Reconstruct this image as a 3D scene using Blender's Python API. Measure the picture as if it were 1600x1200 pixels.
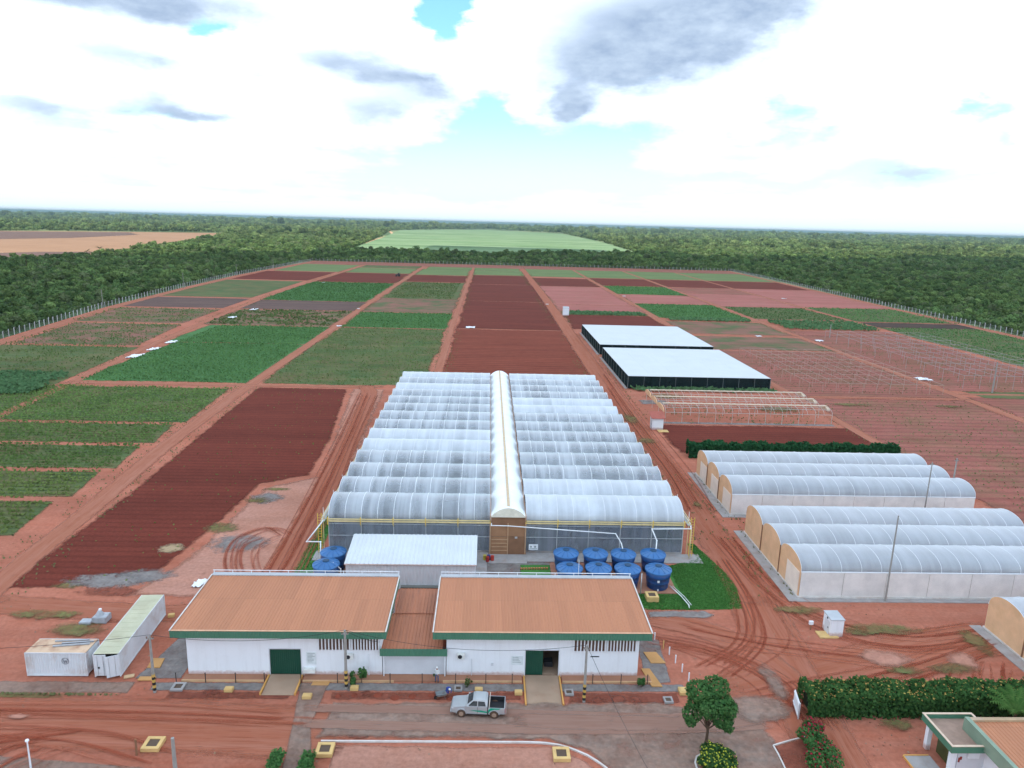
import bpy, bmesh, math, random
import numpy as np
from mathutils import Vector, Matrix

for o in list(bpy.data.objects): bpy.data.objects.remove(o, do_unlink=True)
SC = bpy.context.scene
COL = SC.collection
R = math.radians
rng = np.random.default_rng(7)
random.seed(7)

# ------------------------------------------------------------------ camera
CAM_H = 46.0
FPX = 1110.0                                   # focal length for a 1600 px wide picture
ROLL, YAW = R(1.54), R(2.1)
PITCH = math.atan((600 - 348.6) * math.cos(ROLL) / FPX)
FW = np.array([math.sin(YAW) * math.cos(PITCH), math.cos(YAW) * math.cos(PITCH), -math.sin(PITCH)])
_r = np.array([math.cos(YAW), -math.sin(YAW), 0.0]); _u = np.cross(_r, FW)
RT = _r * math.cos(ROLL) + _u * math.sin(ROLL)
UP = -_r * math.sin(ROLL) + _u * math.cos(ROLL)
cd = bpy.data.cameras.new('camera'); cam = bpy.data.objects.new('camera', cd); COL.objects.link(cam)
cd.sensor_width = 36.0; cd.lens = FPX / 1600 * 36.0
cd.clip_start = 0.5; cd.clip_end = 120000.0
cam.matrix_world = Matrix(((RT[0], UP[0], -FW[0], 0), (RT[1], UP[1], -FW[1], 0), (RT[2], UP[2], -FW[2], CAM_H), (0, 0, 0, 1)))
SC.camera = cam

def ray(px, py): return FW + RT * (px - 800) / FPX + UP * (600 - py) / FPX
def gp(px, py, z=0.0):
    """surveyed ground position (metres) of a spot measured in the photograph"""
    d = ray(px, py); t = (z - CAM_H) / d[2]
    return float(d[0] * t), float(d[1] * t)
def zat(px, py, Y):
    d = ray(px, py); t = Y / d[1]
    return CAM_H + float(d[2] * t)
def azel(px, py):
    d = ray(px, py); d = d / np.linalg.norm(d)
    return math.atan2(d[0], d[1]), math.asin(d[2])

# ------------------------------------------------------------------ view, sky, sun
SC.view_settings.view_transform = 'Standard'; SC.view_settings.look = 'None'
SC.view_settings.exposure = 0.13; SC.view_settings.gamma = 1.0
SC.view_settings.use_curve_mapping = False
SC.cycles.use_denoising = True
SC.cycles.max_bounces = 8; SC.cycles.diffuse_bounces = 4; SC.cycles.transparent_max_bounces = 96
SC.cycles.transmission_bounces = 6; SC.cycles.volume_bounces = 0
SC.cycles.sample_clamp_indirect = 6.0

SUN_EL, SUN_AZ = R(60), R(205)                 # azimuth clockwise from +Y
sd = Vector((math.sin(SUN_AZ) * math.cos(SUN_EL), math.cos(SUN_AZ) * math.cos(SUN_EL), math.sin(SUN_EL)))
sl = bpy.data.lights.new('sun', 'SUN'); sl.energy = 4.6; sl.angle = R(0.53); sl.color = (1.0, 0.95, 0.87)
so = bpy.data.objects.new('sun', sl); COL.objects.link(so)
so.rotation_euler = sd.to_track_quat('Z', 'Y').to_euler(); so.location = (0, 0, 300)

W = bpy.data.worlds.new('World'); SC.world = W; W.use_nodes = True
def build_world():
    nt = W.node_tree; N = nt.nodes; L = nt.links; N.clear()
    def n(t, **k):
        x = N.new(t)
        for a, b in k.items(): setattr(x, a, b)
        return x
    def m(op, a, b=None, c=None, clamp=False):
        x = n('ShaderNodeMath', operation=op); x.use_clamp = clamp
        for i, v in enumerate((a, b, c)):
            if v is None: continue
            if isinstance(v, (int, float)): x.inputs[i].default_value = v
            else: L.new(v, x.inputs[i])
        return x.outputs[0]
    out = n('ShaderNodeOutputWorld'); bg = n('ShaderNodeBackground'); bg.inputs[1].default_value = 0.1
    L.new(bg.outputs[0], out.inputs[0])
    sky = n('ShaderNodeTexSky', sky_type='NISHITA'); sky.sun_disc = False
    sky.sun_elevation = SUN_EL; sky.sun_rotation = SUN_AZ; sky.air_density = 1.0; sky.dust_density = 1.2; sky.ozone_density = 1.0
    tint = n('ShaderNodeMix', data_type='RGBA', blend_type='MULTIPLY'); tint.inputs[0].default_value = 1.0
    L.new(sky.outputs[0], tint.inputs[6]); tint.inputs[7].default_value = (1.75, 2.6, 2.2, 1)
    tc = n('ShaderNodeTexCoord'); nrm = n('ShaderNodeVectorMath', operation='NORMALIZE'); L.new(tc.outputs['Generated'], nrm.inputs[0])
    sp = n('ShaderNodeSeparateXYZ'); L.new(nrm.outputs[0], sp.inputs[0])
    X, Y, Z = sp.outputs
    az = m('ARCTAN2', X, Y); el = m('ARCSINE', Z)
    zc = m('MAXIMUM', m('ADD', Z, 0.045), 0.02)
    pv = n('ShaderNodeCombineXYZ'); L.new(m('DIVIDE', X, zc), pv.inputs[0]); L.new(m('DIVIDE', Y, zc), pv.inputs[1])
    def noise(vec, s, d=6, r=0.55, off=(0, 0, 0)):
        mp = n('ShaderNodeMapping'); mp.inputs[1].default_value = off; L.new(vec, mp.inputs[0])
        x = n('ShaderNodeTexNoise'); x.inputs['Scale'].default_value = s; x.inputs['Detail'].default_value = d; x.inputs['Roughness'].default_value = r
        L.new(mp.outputs[0], x.inputs['Vector']); return x.outputs[0]
    n1 = noise(pv.outputs[0], 0.55, 8, 0.55, (3.1, 1.7, 0)); n2 = noise(pv.outputs[0], 1.7, 8, 0.6, (9, 4, 2))
    # fine billow noise in angle space
    av = n('ShaderNodeCombineXYZ'); L.new(az, av.inputs[0]); L.new(m('MULTIPLY', el, 2.2), av.inputs[1])
    n3 = noise(av.outputs[0], 9.0, 9, 0.6); n4 = noise(av.outputs[0], 26.0, 7, 0.6, (5, 2, 0)); n5 = noise(av.outputs[0], 7.0, 7, 0.55, (15, 8, 0))
    azd = m('ADD', az, m('MULTIPLY', m('SUBTRACT', n3, 0.5), 0.16)); eld = m('ADD', el, m('MULTIPLY', m('SUBTRACT', n5, 0.5), 0.075))
    def blobs(lst):
        acc = None
        for (px, py, rx, ry, w) in lst:
            a0, e0 = azel(px, py)
            da = m('DIVIDE', m('SUBTRACT', azd, a0), rx / FPX); de = m('DIVIDE', m('SUBTRACT', eld, e0), ry / FPX)
            g = m('MULTIPLY', m('POWER', 2.718, m('MULTIPLY', m('ADD', m('MULTIPLY', da, da), m('MULTIPLY', de, de)), -1.0)), w)
            acc = g if acc is None else m('ADD', acc, g)
        return acc
    BLUE = [(690, 25, 34, 36, 1.0), (310, 45, 34, 15, .7), (760, 215, 75, 55, .95), (760, 160, 36, 28, .45), (660, 250, 140, 26, .5), (150, 205, 120, 18, .35), (470, 120, 60, 25, .3), (930, 230, 90, 35, .9),
            (820, 275, 260, 24, .6), (300, 275, 400, 22, .35), (1200, 215, 120, 16, .5), (1330, 280, 220, 12, .5), (1540, 165, 26, 20, .55), (1240, 165, 40, 24, .4), (150, 165, 80, 14, .35), (1000, 300, 300, 16, .3)]
    GREY = [(520, 95, 70, 20, .7), (640, 120, 60, 18, .8), (150, 75, 60, 12, .5), (80, 160, 60, 10, .5), (215, -5, 190, 26, 1.3), (230, 105, 62, 20, 1.0), (250, 165, 60, 14, 1.0), (330, 180, 70, 9, .7), (20, 175, 60, 18, 1.0), (560, 115, 95, 26, .65), (600, 175, 90, 20, 1.05), (670, 150, 50, 14, .6),
            (1100, 15, 190, 40, 1.1), (1000, 75, 150, 45, 1.2), (930, 125, 95, 32, 1.15), (890, 170, 38, 26, 1.0), (1160, 50, 70, 40, .7), (1160, 235, 110, 14, .6), (1260, 225, 30, 20, .6), (1300, 280, 130, 10, .65), (1400, 270, 60, 14, .6), (1590, 215, 20, 26, .8), (1480, 265, 120, 9, .5), (100, 215, 130, 14, .35)]
    b = blobs(BLUE); g = blobs(GREY)
    # general broken cloud cover beyond the measured patches
    cover = m('ADD', m('MULTIPLY', m('SUBTRACT', n1, 0.5), 1.1), 0.78)
    hz = m('MULTIPLY', el, 1.0)
    low = m('SUBTRACT', 1.0, m('DIVIDE', hz, 0.13), clamp=True)            # haze veil above the horizon
    dens = m('SUBTRACT', m('ADD', cover, m('MULTIPLY', m('SUBTRACT', n4, 0.5), 0.55)), m('MULTIPLY', b, 1.0))
    mr = n('ShaderNodeMapRange', interpolation_type='SMOOTHSTEP'); mr.inputs[1].default_value = 0.16; mr.inputs[2].default_value = 0.62; L.new(dens, mr.inputs[0])
    gs = m('ADD', m('MULTIPLY', g, m('ADD', 0.35, m('MULTIPLY', n5, 1.25))), m('ADD', m('MULTIPLY', m('SUBTRACT', n4, 0.5), 0.5), m('MULTIPLY', m('SUBTRACT', n3, 0.5), -0.4)))
    gg = n('ShaderNodeMapRange', interpolation_type='SMOOTHSTEP'); gg.inputs[1].default_value = 0.18; gg.inputs[2].default_value = 1.35; L.new(gs, gg.inputs[0])
    gen = n('ShaderNodeMapRange', interpolation_type='SMOOTHSTEP'); gen.inputs[1].default_value = 0.54; gen.inputs[2].default_value = 0.78; L.new(n2, gen.inputs[0])
    gtot = m('MAXIMUM', gg.outputs[0], m('MULTIPLY', gen.outputs[0], 0.45))
    gv = n('ShaderNodeMix', data_type='RGBA'); L.new(m('MULTIPLY', m('SUBTRACT', m('ADD', m('MULTIPLY', n4, 0.6), m('MULTIPLY', n3, 0.4)), 0.36), 3.2, clamp=True), gv.inputs[0]); gv.inputs[6].default_value = (3.5, 4.7, 6.7, 1); gv.inputs[7].default_value = (6.2, 7.6, 9.4, 1)
    cc = n('ShaderNodeMix', data_type='RGBA'); L.new(gtot, cc.inputs[0]); cc.inputs[6].default_value = (11.2, 13.0, 15.5, 1); L.new(gv.outputs[2], cc.inputs[7])
    mx = n('ShaderNodeMix', data_type='RGBA'); L.new(mr.outputs[0], mx.inputs[0]); L.new(tint.outputs[2], mx.inputs[6]); L.new(cc.outputs[2], mx.inputs[7])
    veil = n('ShaderNodeMix', data_type='RGBA'); L.new(m('MULTIPLY', m('POWER', low, 1.2), 0.85), veil.inputs[0]); L.new(mx.outputs[2], veil.inputs[6]); veil.inputs[7].default_value = (9.6, 11.4, 12.6, 1)
    L.new(veil.outputs[2], bg.inputs[0])
build_world()
W.cycles.sampling_method = 'MANUAL'; W.cycles.sample_map_resolution = 256

# ------------------------------------------------------------------ materials
MATS = {}
class NT:
    def __init__(s, name):
        s.m = bpy.data.materials.new(name); s.m.use_nodes = True; s.t = s.m.node_tree; s.t.nodes.clear(); MATS[name] = s.m
        s.out = s.n('ShaderNodeOutputMaterial')
    def n(s, t, **k):
        x = s.t.nodes.new(t)
        for a, b in k.items(): setattr(x, a, b)
        return x
    def set(s, sock, v):
        if isinstance(v, (int, float)): sock.default_value = v
        elif isinstance(v, (tuple, list)): sock.default_value = tuple(v) + ((1,) if len(v) == 3 and sock.type == 'RGBA' else ())
        else: s.t.links.new(v, sock)
    def math(s, op, a, b=None, clamp=False):
        x = s.n('ShaderNodeMath', operation=op); x.use_clamp = clamp; s.set(x.inputs[0], a)
        if b is not None: s.set(x.inputs[1], b)
        return x.outputs[0]
    def pos(s): return s.n('ShaderNodeNewGeometry').outputs['Position']
    def noise(s, vec, scale, detail=5, rough=0.55, sc3=None):
        if sc3:
            mp = s.n('ShaderNodeMapping'); mp.inputs[3].default_value = sc3; s.t.links.new(vec, mp.inputs[0]); vec = mp.outputs[0]
        x = s.n('ShaderNodeTexNoise'); x.inputs['Scale'].default_value = scale; x.inputs['Detail'].default_value = detail; x.inputs['Roughness'].default_value = rough
        s.t.links.new(vec, x.inputs['Vector']); return x.outputs[0]
    def remap(s, v, a, b, c=0.0, d=1.0):
        x = s.n('ShaderNodeMapRange'); x.inputs[1].default_value = a; x.inputs[2].default_value = b; x.inputs[3].default_value = c; x.inputs[4].default_value = d
        s.t.links.new(v, x.inputs[0]); return x.outputs[0]
    def mix(s, f, a, b, blend='MIX'):
        x = s.n('ShaderNodeMix', data_type='RGBA', blend_type=blend); s.set(x.inputs[0], f); s.set(x.inputs[6], a); s.set(x.inputs[7], b); return x.outputs[2]
    def attr(s, name): return s.n('ShaderNodeAttribute', attribute_name=name).outputs['Fac']
    def bump(s, h, strength=0.3, dist=0.05):
        x = s.n('ShaderNodeBump'); x.inputs['Strength'].default_value = strength; x.inputs['Distance'].default_value = dist; s.t.links.new(h, x.inputs['Height']); return x.outputs[0]
    def principled(s, col, rough=0.8, metal=0.0, spec=0.3, normal=None, alpha=None, coat=0):
        p = s.n('ShaderNodeBsdfPrincipled'); s.set(p.inputs['Base Color'], col); s.set(p.inputs['Roughness'], rough); p.inputs['Metallic'].default_value = metal
        p.inputs['Specular IOR Level'].default_value = spec; p.inputs['Coat Weight'].default_value = coat
        if normal is not None: s.t.links.new(normal, p.inputs['Normal'])
        if alpha is not None: s.set(p.inputs['Alpha'], alpha)
        return p.outputs[0]
    def end(s, sh): s.t.links.new(sh, s.out.inputs[0]); return s.m

def earthy(c):
    r_, g_, b_ = c
    k = (1.05, 1.18, 1.0) if g_ > r_ * 1.02 else (1.30, 0.84, 0.62) if r_ > 1.7 * g_ else (1.02, 0.86, 0.74) if r_ > 1.12 * g_ else (0.95, 0.92, 0.86)
    return (r_ * k[0], g_ * k[1], b_ * k[2])
def painted(c):
    f = min(1.0, ((max(c) - min(c)) / max(max(c), 1e-4)) / 0.35); return (c[0], c[1] * (1 - .15 * f), c[2] * (1 - .30 * f))
def mat(name, col, rough=0.75, var=0.12, scale=1.5, metal=0.0, spec=0.3, dirt=None, dirt_amt=0.35, bump=0.0, coat=0, rnd=0.0):
    if name in MATS: return MATS[name]
    col = painted(col); dirt = painted(dirt) if dirt is not None else None
    t = NT(name); p = t.pos()
    n = t.noise(p, scale); f = t.remap(n, 0.3, 0.7, 1 - var, 1 + var)
    if rnd:
        oi = t.n('ShaderNodeObjectInfo').outputs['Random']; f = t.math('MULTIPLY', f, t.remap(oi, 0, 1, 1 - rnd, 1 + rnd))
    cb = t.n('ShaderNodeVectorMath', operation='SCALE'); cb.inputs[0].default_value = col[:3]; t.t.links.new(f, cb.inputs['Scale'])
    c = cb.outputs[0]
    if dirt is not None:
        d = t.remap(t.noise(p, scale * 0.7, 8, 0.65), 0.5, 0.72); c = t.mix(t.math('MULTIPLY', d, dirt_amt), c, dirt)
    nm = t.bump(t.noise(p, scale * 6, 4), bump, 0.03) if bump else None
    return t.end(t.principled(c, rough, metal, spec, nm, coat=coat))

RED = (0.29, 0.082, 0.05)
def soil(name, c1, c2, c3, scale=0.12, rows=0.0, row_axis=1, row_amt=0.25, edge=None, green=None, green_amt=0.4, streak=None, blend=1.0, band=0.14, raw=False):
    """bare or thinly grown soil; edge = ragged border (attribute 'edge'); rows = furrow spacing in metres"""
    if not raw: c1, c2, c3 = earthy(c1), earthy(c2), earthy(c3)
    t = NT(name); p = t.pos()
    a = t.noise(p, scale, 8, 0.6); b = t.noise(p, scale * 7, 6, 0.6); d = t.noise(p, 2.3, 5, 0.65)
    c = t.mix(t.remap(a, 0.35, 0.62), c1, c2); c = t.mix(t.math('MULTIPLY', t.remap(b, 0.42, 0.75), 0.5), c, c3)
    sx = t.noise(p, 1.0, 5, 0.6, sc3=(0.06, 0.9, 1) if row_axis == 1 else (0.9, 0.06, 1))
    c = t.mix(t.math('MULTIPLY', t.remap(sx, 0.35, 0.7), streak if streak is not None else 0.3), c, c3)
    bd = t.noise(p, 1.0, 3, 0.6, sc3=(0.012, 0.16, 1) if row_axis == 1 else (0.16, 0.012, 1))
    if green is not None:
        gq = t.math('ADD', t.math('MULTIPLY', t.noise(p, 0.09, 6, 0.6), 0.6), t.math('MULTIPLY', sx, 0.4))
        c = t.mix(t.math('MULTIPLY', t.remap(gq, 0.46, 0.58), green_amt), c, green)
    if rows:
        sp = t.n('ShaderNodeSeparateXYZ'); t.t.links.new(p, sp.inputs[0])
        wv = t.math('SINE', t.math('ADD', t.math('MULTIPLY', sp.outputs[row_axis], 2 * math.pi / rows), t.math('MULTIPLY', a, 3.0)))
        c = t.mix(t.math('MULTIPLY', t.remap(wv, 0.0, 1.0), row_amt), c, tuple(v * 0.45 for v in c1))
    f = t.math('MULTIPLY', t.remap(d, 0.3, 0.7, 0.82, 1.18), t.remap(bd, 0.3, 0.7, 1 - band, 1 + band))
    cb = t.n('ShaderNodeVectorMath', operation='SCALE'); t.t.links.new(c, cb.inputs[0]); t.t.links.new(f, cb.inputs['Scale'])
    hb = t.math('ADD', t.math('MULTIPLY', b, 0.7), t.math('MULTIPLY', d, 0.4))
    al = None
    if edge:
        e = t.math('ADD', t.attr('edge'), t.math('MULTIPLY', t.math('SUBTRACT', t.noise(p, edge, 6, 0.65), 0.5), 1.5)); al = t.math('MULTIPLY', t.remap(e, 0.3, 0.8), t.remap(t.noise(p, 0.35, 5, 0.65), 0.3, 0.55, blend, 1.0))
    return t.end(t.principled(cb.outputs[0], 0.95, 0, 0.1, t.bump(hb, 0.5, 0.08), al))

def leaf(name, c1, c2, trans=0.3, var=0.35, flower=None, flower_amt=0.0, patch=0.15):
    c1 = (c1[0] * 1.08, c1[1] * 1.12, c1[2]); c2 = (c2[0] * 1.08, c2[1] * 1.12, c2[2])
    t = NT(name); g = t.n('ShaderNodeNewGeometry'); ri = g.outputs['Random Per Island']; oi = t.n('ShaderNodeObjectInfo').outputs['Random']
    c = t.mix(ri, c1, c2)
    pn = t.remap(t.noise(g.outputs['Position'], patch, 4), 0.3, 0.7, 1 - var * .6, 1 + var * .6)
    f = t.math('MULTIPLY', t.remap(oi, 0, 1, 1 - var, 1 + var), pn)
    cb = t.n('ShaderNodeVectorMath', operation='SCALE'); t.t.links.new(c, cb.inputs[0]); t.t.links.new(f, cb.inputs['Scale'])
    c = cb.outputs[0]
    if flower: c = t.mix(t.math('GREATER_THAN', t.math('FRACT', t.math('MULTIPLY', ri, 37.7)), 1 - flower_amt), c, flower)
    d = t.n('ShaderNodeBsdfDiffuse'); t.set(d.inputs[0], c); tr = t.n('ShaderNodeBsdfTranslucent'); t.set(tr.inputs[0], c)
    ms = t.n('ShaderNodeMixShader'); ms.inputs[0].default_value = trans; t.t.links.new(d.outputs[0], ms.inputs[1]); t.t.links.new(tr.outputs[0], ms.inputs[2])
    return t.end(ms.outputs[0])

def film(name, col, see=0.3, gloss=0.25, rough=0.25, var=0.1, trans=0.35, scale=0.6, streak=(0.45, 1.35)):
    """greenhouse plastic: part clear, part milky, with a soft sheen"""
    t = NT(name); p = t.pos()
    n = t.noise(p, scale, 6, 0.6, sc3=(1.0, 0.25, 1)); f = t.remap(n, 0.3, 0.7, 1 - var, 1 + var)
    cb = t.n('ShaderNodeVectorMath', operation='SCALE'); cb.inputs[0].default_value = col; t.t.links.new(f, cb.inputs['Scale'])
    d = t.n('ShaderNodeBsdfDiffuse'); t.set(d.inputs[0], cb.outputs[0]); tr = t.n('ShaderNodeBsdfTranslucent'); t.set(tr.inputs[0], cb.outputs[0])
    m1 = t.n('ShaderNodeMixShader'); m1.inputs[0].default_value = trans; t.t.links.new(d.outputs[0], m1.inputs[1]); t.t.links.new(tr.outputs[0], m1.inputs[2])
    tp = t.n('ShaderNodeBsdfTransparent'); tp.inputs[0].default_value = (0.93, 0.96, 1.0, 1)
    sf = t.remap(t.noise(p, 0.5, 4, 0.6, sc3=(1.0, 0.03, 0.03)), 0.38, 0.66, see * streak[0], see * streak[1])  # streaks of milkiness stand in for glare on crumpled film
    fc = t.n('ShaderNodeLayerWeight'); fc.inputs[0].default_value = 0.5                  # light crosses more film at a slant
    sf = t.math('MULTIPLY', sf, t.math('SUBTRACT', 1.0, t.math('MULTIPLY', t.math('POWER', fc.outputs['Facing'], 1.6), 0.92)), True)
    m2 = t.n('ShaderNodeMixShader'); t.t.links.new(sf, m2.inputs[0]); t.t.links.new(m1.outputs[0], m2.inputs[1]); t.t.links.new(tp.outputs[0], m2.inputs[2])
    gl = t.n('ShaderNodeBsdfGlossy'); gl.inputs['Roughness'].default_value = rough; gl.inputs[0].default_value = (1, 1, 1, 1)
    lw = t.n('ShaderNodeLayerWeight'); lw.inputs[0].default_value = 0.5
    m3 = t.n('ShaderNodeMixShader'); t.t.links.new(t.math('MULTIPLY', lw.outputs['Fresnel'], gloss, True), m3.inputs[0]); t.t.links.new(m2.outputs[0], m3.inputs[1]); t.t.links.new(gl.outputs[0], m3.inputs[2])
    return t.end(m3.outputs[0])

# ------------------------------------------------------------------ mesh helpers
def tag(o, label=None, cat=None, group=None, kind=None):
    if label: o['label'] = label
    if cat: o['category'] = cat
    if group: o['group'] = group
    if kind: o['kind'] = kind
    return o
def root(name, loc, label, cat, group=None, rz=0.0):
    o = bpy.data.objects.new(name, None); o.empty_display_size = 0.3; COL.objects.link(o); o.location = loc; o.rotation_euler[2] = rz
    return tag(o, label, cat, group)
def wloc(o):
    v = Vector((0, 0, 0))
    while o is not None: v += o.location; o = o.parent
    return v
class MB:
    """collects shapes into one mesh; coordinates are world metres unless local=True at build"""
    def __init__(s): s.v = []; s.f = []; s.mi = []; s.cur = 0
    def add(s, vs, fs):
        b = len(s.v); s.v.extend([tuple(map(float, p)) for p in vs]); s.f.extend([tuple(b + i for i in q) for q in fs]); s.mi.extend([s.cur] * len(fs)); return s
    def box(s, x0, x1, y0, y1, z0, z1):
        return s.add([(x0, y0, z0), (x1, y0, z0), (x1, y1, z0), (x0, y1, z0), (x0, y0, z1), (x1, y0, z1), (x1, y1, z1), (x0, y1, z1)],
                     [(0, 3, 2, 1), (4, 5, 6, 7), (0, 1, 5, 4), (1, 2, 6, 5), (2, 3, 7, 6), (3, 0, 4, 7)])
    def cyl(s, p0, p1, r0, r1=None, n=8, caps=True):
        r1 = r0 if r1 is None else r1; p0 = Vector(p0); p1 = Vector(p1); d = (p1 - p0).normalized()
        a = d.orthogonal().normalized(); b = d.cross(a)
        vs = [p0 + (a * math.cos(2 * math.pi * i / n) + b * math.sin(2 * math.pi * i / n)) * r0 for i in range(n)] + [p1 + (a * math.cos(2 * math.pi * i / n) + b * math.sin(2 * math.pi * i / n)) * r1 for i in range(n)]
        fs = [(i, (i + 1) % n, n + (i + 1) % n, n + i) for i in range(n)]
        if caps: fs += [tuple(range(n))[::-1], tuple(range(n, 2 * n))]
        return s.add(vs, fs)
    def tube(s, pts, r, n=6):
        for a, b in zip(pts, pts[1:]): s.cyl(a, b, r, r, n)
        return s
    def quad(s, a, b, c, d): return s.add([a, b, c, d], [(0, 1, 2, 3)])
    def prism(s, poly, z0, z1):
        n = len(poly); vs = [(p[0], p[1], z0) for p in poly] + [(p[0], p[1], z1) for p in poly]
        return s.add(vs, [tuple(range(n))[::-1], tuple(range(n, 2 * n))] + [(i, (i + 1) % n, n + (i + 1) % n, n + i) for i in range(n)])
    def extrude_xz(s, poly, y0, y1):
        n = len(poly); vs = [(p[0], y0, p[1]) for p in poly] + [(p[0], y1, p[1]) for p in poly]
        return s.add(vs, [tuple(range(n)), tuple(range(n, 2 * n))[::-1]] + [(i, n + i, n + (i + 1) % n, (i + 1) % n) for i in range(n)])
    def extrude_yz(s, poly, x0, x1):
        n = len(poly); vs = [(x0, p[0], p[1]) for p in poly] + [(x1, p[0], p[1]) for p in poly]
        return s.add(vs, [tuple(range(n))[::-1], tuple(range(n, 2 * n))] + [(i, (i + 1) % n, n + (i + 1) % n, n + i) for i in range(n)])
    def lathe(s, prof, n=24, c=(0, 0, 0)):
        vs = []; fs = []; k = len(prof)
        for i in range(n):
            a = 2 * math.pi * i / n
            for (r, z) in prof: vs.append((c[0] + r * math.cos(a), c[1] + r * math.sin(a), c[2] + z))
        for i in range(n):
            for j in range(k - 1):
                fs.append((i * k + j, ((i + 1) % n) * k + j, ((i + 1) % n) * k + j + 1, i * k + j + 1))
        return s.add(vs, fs)
    def mesh(s, name, mats, off=(0, 0, 0), smooth=False, bevel=0):
        me = bpy.data.meshes.new(name); me.from_pydata([(p[0] - off[0], p[1] - off[1], p[2] - off[2]) for p in s.v], [], s.f)
        for m_ in (mats if isinstance(mats, (list, tuple)) else [mats]): me.materials.append(m_)
        me.polygons.foreach_set('material_index', s.mi)
        if smooth: me.polygons.foreach_set('use_smooth', [True] * len(s.f))
        bm = bmesh.new(); bm.from_mesh(me); bmesh.ops.recalc_face_normals(bm, faces=bm.faces)
        if bevel: bmesh.ops.bevel(bm, geom=[e for e in bm.edges if len(e.link_faces) == 2 and e.calc_face_angle(0) > 0.6], offset=bevel, segments=2, affect='EDGES')
        bm.to_mesh(me); bm.free(); me.update(); return me
    def build(s, name, mats, parent=None, local=False, smooth=False, bevel=0):
        off = (0, 0, 0) if (local or parent is None) else wloc(parent)
        o = bpy.data.objects.new(name, s.mesh(name, mats, off, smooth, bevel)); COL.objects.link(o)
        if parent is not None: o.parent = parent
        return o
def inst(name, me, parent, loc=(0, 0, 0), rz=0.0, scale=None):
    o = bpy.data.objects.new(name, me); COL.objects.link(o); o.location = loc; o.rotation_euler[2] = rz
    if parent is not None: o.parent = parent
    if scale: o.scale = scale
    return o
def copy_tree(o, parent=None):
    c = o.copy(); COL.objects.link(c); c.parent = parent
    for ch in list(o.children): copy_tree(ch, c)
    return c
def cards_mesh(name, Q, mats, mi=None):
    """Q: (N,4,3) quads"""
    Q = np.asarray(Q, dtype=np.float32); n = len(Q); me = bpy.data.meshes.new(name)
    me.vertices.add(n * 4); me.vertices.foreach_set('co', Q.reshape(-1)); me.loops.add(n * 4); me.loops.foreach_set('vertex_index', np.arange(n * 4, dtype=np.int32))
    me.polygons.add(n); me.polygons.foreach_set('loop_start', np.arange(0, n * 4, 4, dtype=np.int32)); me.polygons.foreach_set('loop_total', np.full(n, 4, dtype=np.int32))
    for m_ in (mats if isinstance(mats, (list, tuple)) else [mats]): me.materials.append(m_)
    if mi is not None: me.polygons.foreach_set('material_index', np.asarray(mi, dtype=np.int32))
    me.update(calc_edges=True); return me
def cards(P, Nn, size, aspect=1.0, jitter=0.5, r=rng):
    """quads at P facing roughly Nn"""
    P = np.asarray(P, float); n = len(P); N_ = np.asarray(Nn, float) + r.normal(0, jitter, (n, 3)); N_ /= np.linalg.norm(N_, axis=1)[:, None] + 1e-9
    h = r.normal(0, 1, (n, 3)); a = np.cross(N_, h); a /= np.linalg.norm(a, axis=1)[:, None] + 1e-9; b = np.cross(N_, a)
    sz = (np.asarray(size) * r.uniform(0.7, 1.3, n))[:, None]; a = a * sz * 0.5; b = b * sz * 0.5 * aspect
    bend = N_ * sz * r.uniform(-0.15, 0.15, (n, 1))
    return np.stack([P - a - b * 0.6, P + a * 0.7 - b + bend, P + a + b * 0.6, P - a * 0.7 + b - bend], 1)
def crown_pts(n, lobes, r=rng, shell=0.75):
    """points and outward normals spread through lobes [(cx,cy,cz,rx,ry,rz)]"""
    lobes = np.asarray(lobes, float); w = (lobes[:, 3] * lobes[:, 4] * lobes[:, 5]) ** 0.67; k = r.choice(len(lobes), n, p=w / w.sum())
    d = r.normal(0, 1, (n, 3)); d /= np.linalg.norm(d, axis=1)[:, None]; rad = shell + (1 - shell) * r.random(n) ** 0.5 + r.normal(0, 0.05, n)
    L_ = lobes[k]; P = L_[:, :3] + d * L_[:, 3:] * rad[:, None]; Nn = d / L_[:, 3:]; Nn /= np.linalg.norm(Nn, axis=1)[:, None]; return P, Nn

# ------------------------------------------------------------------ land materials
M_FARM = soil('farm_soil', (0.375, 0.126, 0.076), (0.345, 0.102, 0.057), (0.43, 0.172, 0.112), 0.05, streak=0.5, raw=True)
DARK = (0.155, 0.042, 0.034)
GRN = (0.055, 0.12, 0.04)
M = {}
M['plough'] = soil('ploughed_red_soil', (0.108, 0.036, 0.030), (0.096, 0.031, 0.026), (0.135, 0.046, 0.037), 0.05, rows=1.6, row_amt=0.3, edge=0.5)
M['plough_rows'] = soil('furrowed_red_soil', (0.145, 0.05, 0.038), (0.125, 0.042, 0.032), (0.20, 0.085, 0.065), 0.05, rows=3.2, row_amt=0.5, edge=0.5, streak=0.5)
M['pink'] = soil('pale_pink_soil', (0.37, 0.122, 0.100), (0.325, 0.10, 0.078), (0.38, 0.155, 0.125), 0.03, raw=True, rows=4.0, row_amt=0.15, edge=0.3, green=(0.16, 0.13, 0.06), green_amt=0.15)
M['brown'] = soil('dry_brown_soil', (0.30, 0.104, 0.077), (0.265, 0.083, 0.058), (0.335, 0.132, 0.10), 0.05, raw=True, rows=3.0, row_amt=0.4, edge=0.4, green=(0.13, 0.12, 0.05), green_amt=0.35)
M['olive'] = soil('thin_green_crop_soil', (0.125, 0.125, 0.055), (0.095, 0.12, 0.05), (0.19, 0.12, 0.07), 0.04, rows=1.8, row_amt=0.3, edge=0.4, green=(0.05, 0.11, 0.035), green_amt=0.7)
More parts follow.
